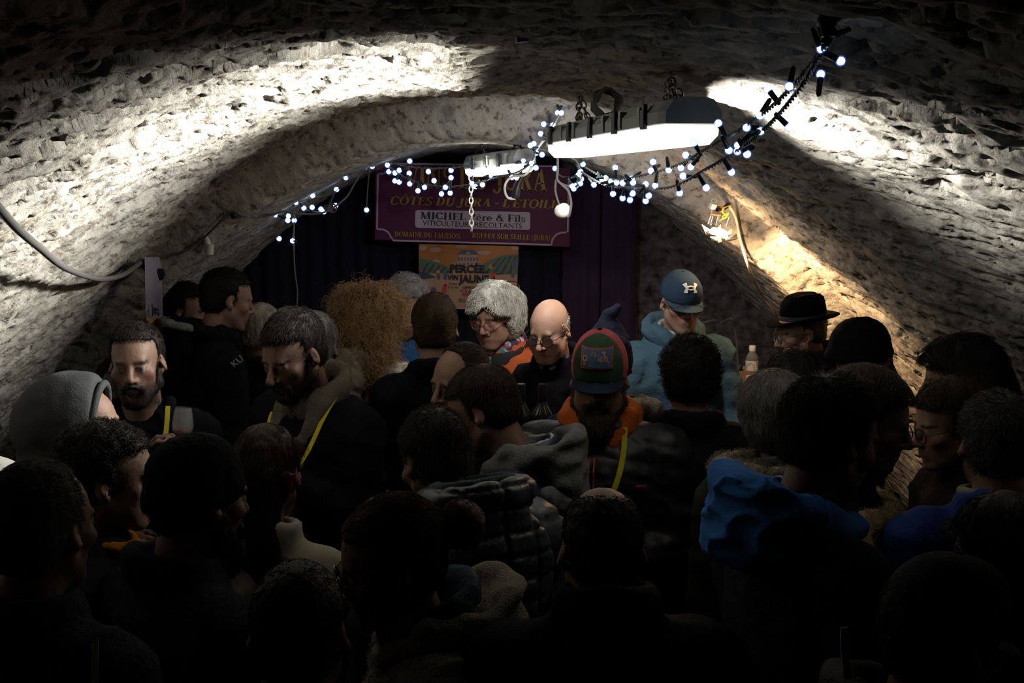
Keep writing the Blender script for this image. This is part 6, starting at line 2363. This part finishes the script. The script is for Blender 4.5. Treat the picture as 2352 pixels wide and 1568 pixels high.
# -- front rows
p = Person('person in coat with shearling collar, facing sideways behind the blue hood', 2000, 858, 2.68, 66, pitch=14, jacket=(0.012, 0.010, 0.009), arms='fold', skin=0.8, stubble=0.2)
p.hair((0.022, 0.015, 0.011), 'side', t=0.020, n=3400, length=0.06, brow=0.070)
M_SHEAR = hair_mat((0.50, 0.37, 0.20), 0.8)
o = p.part('shearling_collar', lambda v, M: (v.ring((0, 0.0, -0.09), 0.15, 0.125, 0.034, M, 0.02, rz=0.045, tilt=0.05), v.ell((-0.03, 0.135, -0.15), (0.12, 0.045, 0.06), M, 0.03), v.ell((-0.17, 0.03, -0.125), (0.08, 0.09, 0.050), M, 0.03), v.ell((0.17, 0.02, -0.125), (0.08, 0.09, 0.050), M, 0.03)),
           M_SHEAR, (-0.29, -0.22, -0.25), (0.29, 0.22, 0.05), 0.009, None, lambda q: 0.010 * noise3(q * 24))
loosen(o, 4000, 0.016, M_SHEAR, o, 0.0008, 0.004)

p = Person('person in cream jacket facing away with brown hair clipped back, centre left', 612, 978, 2.62, 172, sex='f', jacket=(0.72, 0.62, 0.46), jm=cloth((0.72, 0.62, 0.46), 0.8, 0.15, 60), arms='fold', wr=0.006, pitch=4)
p.root['label'] = 'person in cream jacket facing away, a red clip in the long brown ponytail'
p.hair((0.034, 0.020, 0.013), 'long', t=0.010, n=5200, length=0.20, low=-0.13, lumps=0.004, flow='down', rad=0.0006,
       extra=lambda v, H, s: (v.cone((0, -0.085, 0.0), (0.0, -0.105, -0.13), 0.056, 0.056, H, 0.03), v.cone((0.005, -0.105, -0.13), (0.075, -0.125, -0.27), 0.050, 0.014, H, 0.03)))
mb = MB()
cl = p.H @ Vector((0.075, -0.070, 0.005))
for i in range(5):
    mb.box(cl + Vector((-0.008 + 0.004 * i, -0.012, 0.006 - 0.0022 * (i - 2) ** 2)), (0.0018, 0.004, 0.016), None, 0.0006)
mb.box(cl + Vector((0.002, -0.006, 0.012)), (0.014, 0.004, 0.0028), None, 0.001)
mb.build('hair_clip', mat('red_amber_clip', (0.30, 0.05, 0.02), 0.25, spec=0.6), p.root)
M_PRINT = mat('navy_print', (0.02, 0.025, 0.06), 0.8)
mb = MB()
for i, (x, z0, z1) in enumerate(((0.035, -0.15, -0.20), (0.005, -0.155, -0.19), (-0.012, -0.155, -0.19))):
    mb.ribbon([p.surface(x, z0, 0.003, True), p.surface(x, z1, 0.003, True)], p.B.to_3x3() @ Vector((0, -1, 0)), 0.006, 0.001)
mb.ribbon([p.surface(-0.095, -0.17, 0.004, True), p.surface(-0.095, -0.22, 0.004, True)], p.B.to_3x3() @ Vector((0, -1, 0)), 0.03, 0.001)
mb.build('back_print', M_PRINT, p.root)

p = Person('person in dark jacket with orange collar lining, in profile at the front', 246, 978, 2.40, 104, pitch=6, jacket=(0.009, 0.010, 0.012), arms='fold', skin=1.0, res=0.005, nose=1.0, fat=0.004, build=1.05)
p.root['label'] = 'person in dark jacket with orange collar lining, seen in profile beside a black beanie'
p.hair((0.050, 0.045, 0.040), 'curly', t=0.017, n=5200, length=0.026, lumps=0.004, sides=0.7, brow=0.062)
p.part('collar_lining', lambda v, M: v.ring((0, 0.016, 0.030), 0.080, 0.084, 0.011, M, 0.008, rz=0.014, tilt=0.40), cloth((0.36, 0.12, 0.01)), (-0.12, -0.12, -0.06), (0.12, 0.13, 0.10), 0.006)

p = Person('person in dark jacket and black beanie, facing away beside the cream jacket', 452, 998, 2.18, 136, pitch=8, jacket=(0.012, 0.014, 0.018), arms='fold', skin=0.8, stubble=0.7, drop=0.140, build=1.05, res=0.005)
p.beanie(cloth((0.010, 0.012, 0.015), 0.9, 0.4, 200), -0.004, 0.0, tall=0.004)
p.beard((0.012, 0.009, 0.008), 0.016, 1200, big=0.006)
p.hair((0.008, 0.007, 0.006), 'short', t=0.007, n=1200, length=0.012, low=-0.10, brow=0.03)

p = Person('person in royal blue jacket with beige collar edge and grey bag strap, facing away', 2292, 908, 2.55, 174, pitch=8, jacket=(0.006, 0.020, 0.105), jm=cloth((0.006, 0.020, 0.105), 0.7), arms='fold', skin=0.85, res=0.005, build=1.08, puff=0.008)
p.hair((0.050, 0.046, 0.044), 'spiky', t=0.012, n=4800, length=0.020, rad=0.0006)
p.part('collar_edge', lambda v, M: v.ring((0, -0.006, 0.052), 0.082, 0.080, 0.012, M, 0.008, rz=0.012, tilt=0.16), cloth((0.17, 0.155, 0.125), 0.9), (-0.13, -0.13, 0.0), (0.13, 0.13, 0.11), 0.006)
mb = MB()
sp = [p.surface(0.185 - 0.006 * i, -0.02 - 0.035 * i + (0.02 if i == 0 else 0), 0.012, True) for i in range(8)]
mb.ribbon(sp, p.B.to_3x3() @ Vector((0.3, -1, 0.3)), 0.05, 0.004)
mb.build('bag_strap', cloth((0.040, 0.045, 0.050), 0.8), p.root)

p = Person('person in dark jacket with bright blue hood hanging down the back', 1915, 868, 2.20, 112, pitch=16, jacket=(0.014, 0.018, 0.024), arms='fold', skin=0.75, res=0.005, build=1.08, drop=0.132)
p.hair((0.036, 0.029, 0.023), 'spiky', t=0.018, n=6500, length=0.032, sides=0.7, rad=0.0006, lift=0.7)
M_BLUEH = cloth((0.045, 0.165, 0.46), 0.85, 0.25, 200)
p.part('hood', lambda v, M: (v.ring((0, -0.045, 0.020), 0.108, 0.100, 0.034, M, 0.02, rz=0.044, tilt=0.42), v.ell((0, -0.125, -0.012), (0.105, 0.062, 0.072), M, 0.04), v.ell((0, -0.150, -0.050), (0.075, 0.046, 0.045), M, 0.03),
                             [v.cone((sx * 0.100, -0.01, 0.02), (sx * 0.050, 0.095, -0.03), 0.034, 0.022, M, 0.02) for sx in (-1, 1)]),
       M_BLUEH, (-0.2, -0.29, -0.24), (0.2, 0.17, 0.16), 0.007, None,
       lambda q: 0.015 * (1 - np.abs(noise3(np.stack([q[:, 0] * 8 + q[:, 2] * 7, q[:, 1] * 9 + q[:, 2] * 6, q[:, 2] * 15 - q[:, 1] * 9], 1) + 5))) ** 4 + 0.012 * (1 - np.abs(noise3(np.stack([q[:, 0] * 13 - q[:, 2] * 8, q[:, 1] * 12, q[:, 2] * 24 + q[:, 0] * 10], 1) + 9))) ** 4 - 0.008)

p = Person('person in cream fleece collar jacket, glasses and hair in a bun, in profile', 895, 1152, 2.05, -74, pitch=16, sex='f', jacket=(0.20, 0.185, 0.145), jm=cloth((0.22, 0.20, 0.155), 0.95, 0.7, 260), arms='fold', skin=0.75, res=0.005, wr=0.012, puff=0.012)
p.root['label'] = 'person in cream fleece jacket and dark glasses, in profile, at the front'
p.hair((0.060, 0.038, 0.022), 'bun', t=0.016, n=6500, length=0.10, low=-0.10, lumps=0.003, rad=0.0006,
       extra=lambda v, H, s: v.ell((0, -0.150, 0.022), (0.046, 0.042, 0.048), H, 0.012))
p.glasses((0.010, 0.010, 0.010), 0.023, w=0.0022)
loosen(p.jacket, 9000, 0.008, p.jm, p.jacket, 0.0009)
p.hood(p.jm, 1.12, 0.0, 0.02, amp=0.014)
p.part('scarf', lambda v, M: (v.ring((0, 0.0, 0.045), 0.082, 0.082, 0.020, M, 0.012, rz=0.036, tilt=0.35)), cloth((0.030, 0.045, 0.065), 0.7), (-0.14, -0.14, -0.06), (0.14, 0.14, 0.14), 0.007, None, lambda q: 0.004 * noise3(q * 34))

p = Person('person in black with close cropped hair, facing away below the cap and lanyard', 1384, 1122, 2.0, 182, pitch=10, neck=-0.03, collar_h=0.035, jacket=BLK, arms='fold', skin=1.0, res=0.005, build=1.08, puff=0.01, stubble=0.0)
p.root['label'] = 'person in plain black coat facing away, right below the yellow lanyard badge'
p.hair((0.012, 0.010, 0.009), 'short', t=0.003, n=2600, length=0.010, lift=0.3, name='hair_fringe',
       extra=lambda v, H, s: v.op(lambda x, y, z: 0.075 + 0.25 * y - z + 0 * x, (0, 0, 0.14), 0.22, H, 0.006, 'sub') if False else v.ell((0, 0.020, 0.150), (0.10, 0.12, 0.060), H, 0.01, 'sub'))

p = Person('person in navy jacket with yellow lanyard, facing away, at the near rock side', 92, 1068, 1.85, 160, pitch=6, hs=0.96, jacket=(0.012, 0.015, 0.024), arms='fold', skin=0.8, res=0.005, build=1.08)
p.hair((0.095, 0.088, 0.078), 'comb', t=0.012, n=5200, length=0.05, brow=0.085, lumps=0.003, rad=0.0006)
mb = MB()
mb.ribbon([at(218, 1465 + 12 * i, 1.70 - 0.004 * i) for i in range(14)], Vector((0.1, -1, 0.2)), 0.011, 0.0015)
mb.build('lanyard', M_LANYARD, p.root)
p.root['label'] = 'person in navy jacket with a thin yellow lanyard, facing away beside the rock'

p = Person('person with shaved head in black, facing away at the very front', 682, 1298, 1.72, 182, pitch=12, jacket=BLK, arms='fold', skin=0.6, build=1.05, res=0.006)
p.root['label'] = 'person in black facing away in front of the cream jacket'
p.hair((0.008, 0.007, 0.007), 'short', t=0.007, n=2600, length=0.006, brow=0.08, lift=0.1)

p = Person('person in dark leather jacket with long dark hair, below the royal blue jacket', 2312, 1152, 2.1, -150, sex='f', jacket=(0.010, 0.009, 0.009), arms='fold', skin=0.8)
p.root['label'] = 'person in black leather jacket facing away, below the royal blue jacket'
p.hair((0.016, 0.012, 0.010), 'long', t=0.020, n=4000, length=0.2, low=-0.15, flow='down', extra=lambda v, H, s: v.cone((0, -0.08, 0.0), (0, -0.10, -0.2), 0.085, 0.07, H, 0.03))

p = Person('person in dark peaked cap and grey scarf with yellow lanyard, at the front', 2178, 1262, 1.68, 112, pitch=6, jacket=(0.010, 0.010, 0.012), arms='fold', drop=0.150, res=0.006, build=1.08, skin=0.6)
M_DCAP = cloth((0.012, 0.012, 0.014), 0.85, 0.25, 160)
p.cap(M_DCAP, M_DCAP, low=0.008, crown=0.010, brim=0.065)
p.hair((0.014, 0.011, 0.010), 'short', t=0.006, n=1400, low=-0.06, brow=0.03)
p.part('scarf', lambda v, M: (v.ring((0, -0.02, 0.035), 0.10, 0.10, 0.030, M, 0.012, rz=0.045, tilt=0.30), v.ell((0, -0.12, -0.02), (0.10, 0.05, 0.06), M, 0.03)), cloth((0.050, 0.048, 0.046), 0.9), (-0.18, -0.2, -0.12), (0.18, 0.16, 0.13), 0.008, None, lambda q: 0.006 * noise3(q * 24))
mb = MB()
mb.ribbon([at(1938 + 0.35 * i * i * 0.35, 1440 + 14 * i, 1.62) for i in range(12)], Vector((0.3, -1, 0.2)), 0.013, 0.0015)
mb.build('lanyard', M_LANYARD, p.root)

p = Person('person in white patterned headscarf at the near rock side, beside the navy jacket with lanyard', -22, 1058, 2.46, 150, pitch=4, sex='f', jacket=BLK, arms='fold', skin=0.7, drop=0.140)
M_HSC = mat('white_patterned_cloth', (0.5, 0.5, 0.5), 0.85, tint=True)
p.part('headscarf', lambda v, M: (v.ell((0, -0.018, 0.040), (0.086, 0.108, 0.100), M, 0.01), v.ell((0, -0.085, -0.05), (0.07, 0.05, 0.09), M, 0.04),
                                  v.op(lambda x, y, z: (z - (0.02 + 0.55 * y)) + 0 * x, (0, 0.05, -0.08), 0.2, M, 0.008, 'sub')),
       M_HSC, (-0.14, -0.2, -0.2), (0.14, 0.15, 0.2), 0.007, p.H, lambda q: 0.004 * noise3(q * 30),
       lambda P: np.where((noise3(P * 70) > 0.45)[:, None], np.array([[0.05, 0.06, 0.12]]), np.array([[0.50, 0.49, 0.46]])))

# ------------------------------------------------------------------ counter, bottles, glass
M_WOOD = mat('dark_oak', (0.045, 0.028, 0.016), 0.6, bump=0.3, bscale=20, var=0.35, vscale=6, stretch=(1, 8, 8))
ct = empty('bar_counter', (1.03, 5.35, 0.0), 'dark oak counter under the water bottle at the rock wall', 'counter')
mb = MB(); mb.box((1.02, 5.32, 1.172), (0.40, 0.30, 0.018), None, 0.005); mb.build('counter_top', M_WOOD, ct)
for k in range(7):
    mb = MB(); mb.box((0.69 + 0.11 * k, 5.06, 0.58), (0.052, 0.010, 0.57), None, 0.004); mb.build('plank', M_WOOD, ct)
for x in (0.66, 1.36):
    for y in (5.10, 5.56):
        mb = MB(); mb.box((x, y, 0.577), (0.03, 0.03, 0.577), None, 0.004); mb.build('leg', M_WOOD, ct)
TOPZ = 1.191

M_PET = mat('clear_plastic', (0.85, 0.9, 0.95), 0.08, trans=0.85, ior=1.2, spec=0.6)
M_LABEL = mat('pale_label', (0.52, 0.54, 0.62), 0.6)
M_LBLUE = mat('label_blue', (0.03, 0.08, 0.36), 0.6)
bp_ = at(1727, 842, 5.16)
bt = empty('water_bottle', (bp_.x, bp_.y, TOPZ), 'clear plastic water bottle with white cap and blue printed label on the counter', 'bottle')
bc = Vector((bp_.x, bp_.y, TOPZ))
ZB = (at(1727, 793, 5.16).z - TOPZ) / 0.232
mb = MB()
mb.lathe([(0.002, 0.0), (0.026, 0.001), (0.029, 0.006), (0.029, 0.04), (0.0275, 0.045), (0.029, 0.05), (0.029, 0.150), (0.027, 0.165), (0.020, 0.185), (0.013, 0.198), (0.012, 0.212), (0.010, 0.214)] and
         [(r, z * ZB) for r, z in ((0.002, 0.0), (0.026, 0.001), (0.029, 0.006), (0.029, 0.04), (0.0275, 0.045), (0.029, 0.05), (0.029, 0.166), (0.0275, 0.178), (0.021, 0.192), (0.014, 0.201), (0.0125, 0.212), (0.010, 0.214))], bc, None, 24)
mb.build('bottle_shell', M_PET, bt, True)
mb = MB(); mb.lathe([(0.0145, 0.206 * ZB), (0.0155, 0.208 * ZB), (0.0155, 0.229 * ZB), (0.013, 0.232 * ZB)], bc, None, 20); mb.build('screw_cap', M_WHITEPL, bt, True)
mb = MB(); mb.lathe([(0.0293, 0.096 * ZB), (0.0297, 0.098 * ZB), (0.0297, 0.160 * ZB), (0.0293, 0.162 * ZB)], bc, None, 24); lb = mb.build('bottle_label', M_LABEL, bt, True)
mb = MB()


def on_lab(a, z):
    return bc + Vector((0.0302 * math.sin(a), -0.0302 * math.cos(a), (z + 0.029) * ZB))


mb.tube([on_lab(-0.45 + 0.62 * math.cos(t) * 1.0, 0.098 + 0.024 * math.sin(t)) for t in [2 * PI * k / 20 for k in range(21)]], 0.0012, 5, False)
for (a, z, l) in ((-0.62, 0.112, 0.16), (0.45, 0.126, 0.18), (0.66, 0.119, 0.1), (0.5, 0.111, 0.15), (0.66, 0.102, 0.1), (0.55, 0.092, 0.14), (0.5, 0.083, 0.2)):
    mb.tube([on_lab(a, z), on_lab(a + l * 0.5, z + 0.002), on_lab(a + l, z)], 0.0013, 5)
mb.build('label_print', M_LBLUE, lb, True)

M_CARD = mat('cardboard', (0.22, 0.15, 0.09), 0.85, var=0.12, bump=0.1, bscale=60)
bx0 = at(1702, 858, 5.20)
bx = empty('cardboard_box', (bx0.x, bx0.y, TOPZ), 'small open cardboard carton with corked bottle necks on the counter beside the water bottle', 'box')
hz = (at(1702, 846, 5.2).z - TOPZ)
for (cx, cy, hx, hy) in ((0, -0.072, 0.062, 0.002), (0, 0.072, 0.062, 0.002), (-0.062, 0, 0.002, 0.072), (0.062, 0, 0.002, 0.072)):
    mb = MB(); mb.box((bx0.x + cx, bx0.y + cy, TOPZ + hz / 2), (hx, hy, hz / 2)); mb.build('box_side', M_CARD, bx)
mb = MB(); mb.box((bx0.x, bx0.y, TOPZ + 0.002), (0.062, 0.072, 0.002)); mb.build('box_bottom', M_CARD, bx)
for k, (dx, c) in enumerate(((-0.038, (0.35, 0.02, 0.02)), (0.0, (0.03, 0.03, 0.04)), (0.038, (0.35, 0.02, 0.02)))):
    b0 = empty('wine_bottle', (bx0.x + dx, bx0.y + 0.02 * (k % 2), TOPZ + 0.004), ['corked bottle with red foil standing in the carton, nearest the blue hoodie', 'corked bottle with dark foil standing in the middle of the carton',
               'corked bottle with red foil standing in the carton, nearest the water bottle'][k], 'bottle', 'bottles in the carton')
    q = Vector(b0.location)
    mb = MB(); mb.lathe([(0.002, 0), (0.017, 0.001), (0.018, 0.004), (0.018, hz * 0.62), (0.012, hz * 0.82), (0.0085, hz * 0.90), (0.0085, hz * 0.93)], q, None, 16)
    mb.build('bottle_glass', mat('green_black_glass', (0.006, 0.010, 0.006), 0.1, spec=0.6), b0, True)
    mb = MB(); mb.lathe([(0.0092, hz * 0.90), (0.0098, hz * 0.91), (0.0098, hz * 1.08), (0.008, hz * 1.10)], q, None, 16)
    mb.build('foil', mat('foil', c, 0.35, metal=0.4), b0, True)
pb = at(1722, 876, 5.10)
pbz = at(1722, 857, 5.10).z
bag = MB()
vv = []
for (z, w, dpt) in ((TOPZ, 0.030, 0.018), (TOPZ + (pbz - TOPZ) * 0.5, 0.034, 0.016), (pbz, 0.026, 0.004)):
    vv += [Vector((pb.x + sx * w + 0.003 * math.sin(z * 90 + sx), pb.y - 0.05 + sy * dpt, z + (0.012 if sx > 0 and z > TOPZ + 0.1 else 0))) for sx, sy in ((-1, -1), (0, -1.3), (1, -1), (1, 1), (0, 0.8), (-1, 1))]
bag.add(vv, [(i * 6 + k, i * 6 + (k + 1) % 6, (i + 1) * 6 + (k + 1) % 6, (i + 1) * 6 + k) for i in range(2) for k in range(6)] + [(5, 4, 3, 2, 1, 0), tuple(12 + k for k in range(6))])
tag(bag.build('paper_bag', mat('white_paper', (0.50, 0.46, 0.42), 0.85), None), 'crumpled white paper bag on the counter in front of the water bottle', 'bag')

tb = empty('pedestal_table', (0.050, 3.77, 0.0), 'small round dark bar table with wine bottles between the black jackets', 'table')
mb = MB(); mb.lathe([(0.002, 1.17), (0.105, 1.17), (0.11, 1.178), (0.11, 1.195), (0.105, 1.2), (0.002, 1.2)], (0.050, 3.77, 0), None, 32); mb.build('table_top', M_WOOD, tb, True)
mb = MB(); mb.lathe([(0.03, 0.03), (0.028, 0.6), (0.03, 1.17)], (0.050, 3.77, 0), None, 16); mb.build('pedestal', M_STEEL, tb, True)
mb = MB(); mb.lathe([(0.14, 0.0), (0.15, 0.006), (0.14, 0.018), (0.04, 0.034)], (0.050, 3.77, 0), None, 28); mb.build('table_base', M_STEEL, tb, True)
M_BGLASS = mat('dark_bottle_glass', (0.008, 0.012, 0.008), 0.08, spec=0.7, coat=0.5)
M_FOIL = mat('black_foil', (0.012, 0.012, 0.014), 0.3, metal=0.3)
for (px, lab) in ((1197, 'dark wine bottle on the round table, beside the orange jacket'), (1246, 'dark wine bottle on the round table, before the pale blue shirt collar')):
    q = at(px, 900, 3.755)
    q.z = 1.201
    w = empty('wine_bottle', q, lab, 'bottle')
    mb = MB(); mb.lathe([(0.002, 0), (0.034, 0.001), (0.037, 0.006), (0.037, 0.185), (0.033, 0.205), (0.018, 0.228), (0.0145, 0.245), (0.0140, 0.292)], q, None, 24); mb.build('bottle_glass', M_BGLASS, w, True)
    mb = MB(); mb.lathe([(0.0148, 0.236), (0.0152, 0.245), (0.0152, 0.298), (0.014, 0.301)], q, None, 20); mb.build('foil', M_FOIL, w, True)
    mb = MB(); mb.lathe([(0.0372, 0.06), (0.0376, 0.062), (0.0376, 0.150), (0.0372, 0.152)], q, None, 24); mb.build('bottle_label', mat('bottle_label', (0.10, 0.09, 0.07), 0.7), w, True)

# tasting glass in the raised hand
g0 = GLASS_AT
wg = empty('wine_glass', g0, 'tulip tasting glass with a little wine, held up in a hand beside the banner', 'glass')
M_GLASS = mat('clear_glass', (0.9, 0.92, 0.92), 0.06, alpha=0.09, spec=1.0, coat=1.0)
gr = Euler((R(-4), R(3), 0)).to_matrix()
mb = MB(); mb.lathe([(0.002, -0.052), (0.032, -0.051), (0.032, -0.049), (0.005, -0.045), (0.0035, -0.03), (0.0033, 0.02), (0.006, 0.030)], g0, gr, 24); mb.build('stem', M_GLASS, wg, True)
mb = MB(); mb.lathe([(0.004, 0.028), (0.018, 0.036), (0.029, 0.052), (0.0315, 0.070), (0.028, 0.095), (0.0235, 0.122), (0.0228, 0.122), (0.0272, 0.095), (0.0305, 0.070), (0.028, 0.053), (0.017, 0.038), (0.004, 0.031)], g0, gr, 28); mb.build('bowl', M_GLASS, wg, True)
mb = MB(); mb.lathe([(0.004, 0.0315), (0.0165, 0.0385), (0.0272, 0.0535), (0.0285, 0.058), (0.002, 0.0585)], g0, gr, 24); mb.build('wine', mat('amber_wine', (0.22, 0.05, 0.01), 0.05, trans=0.5), wg, True)
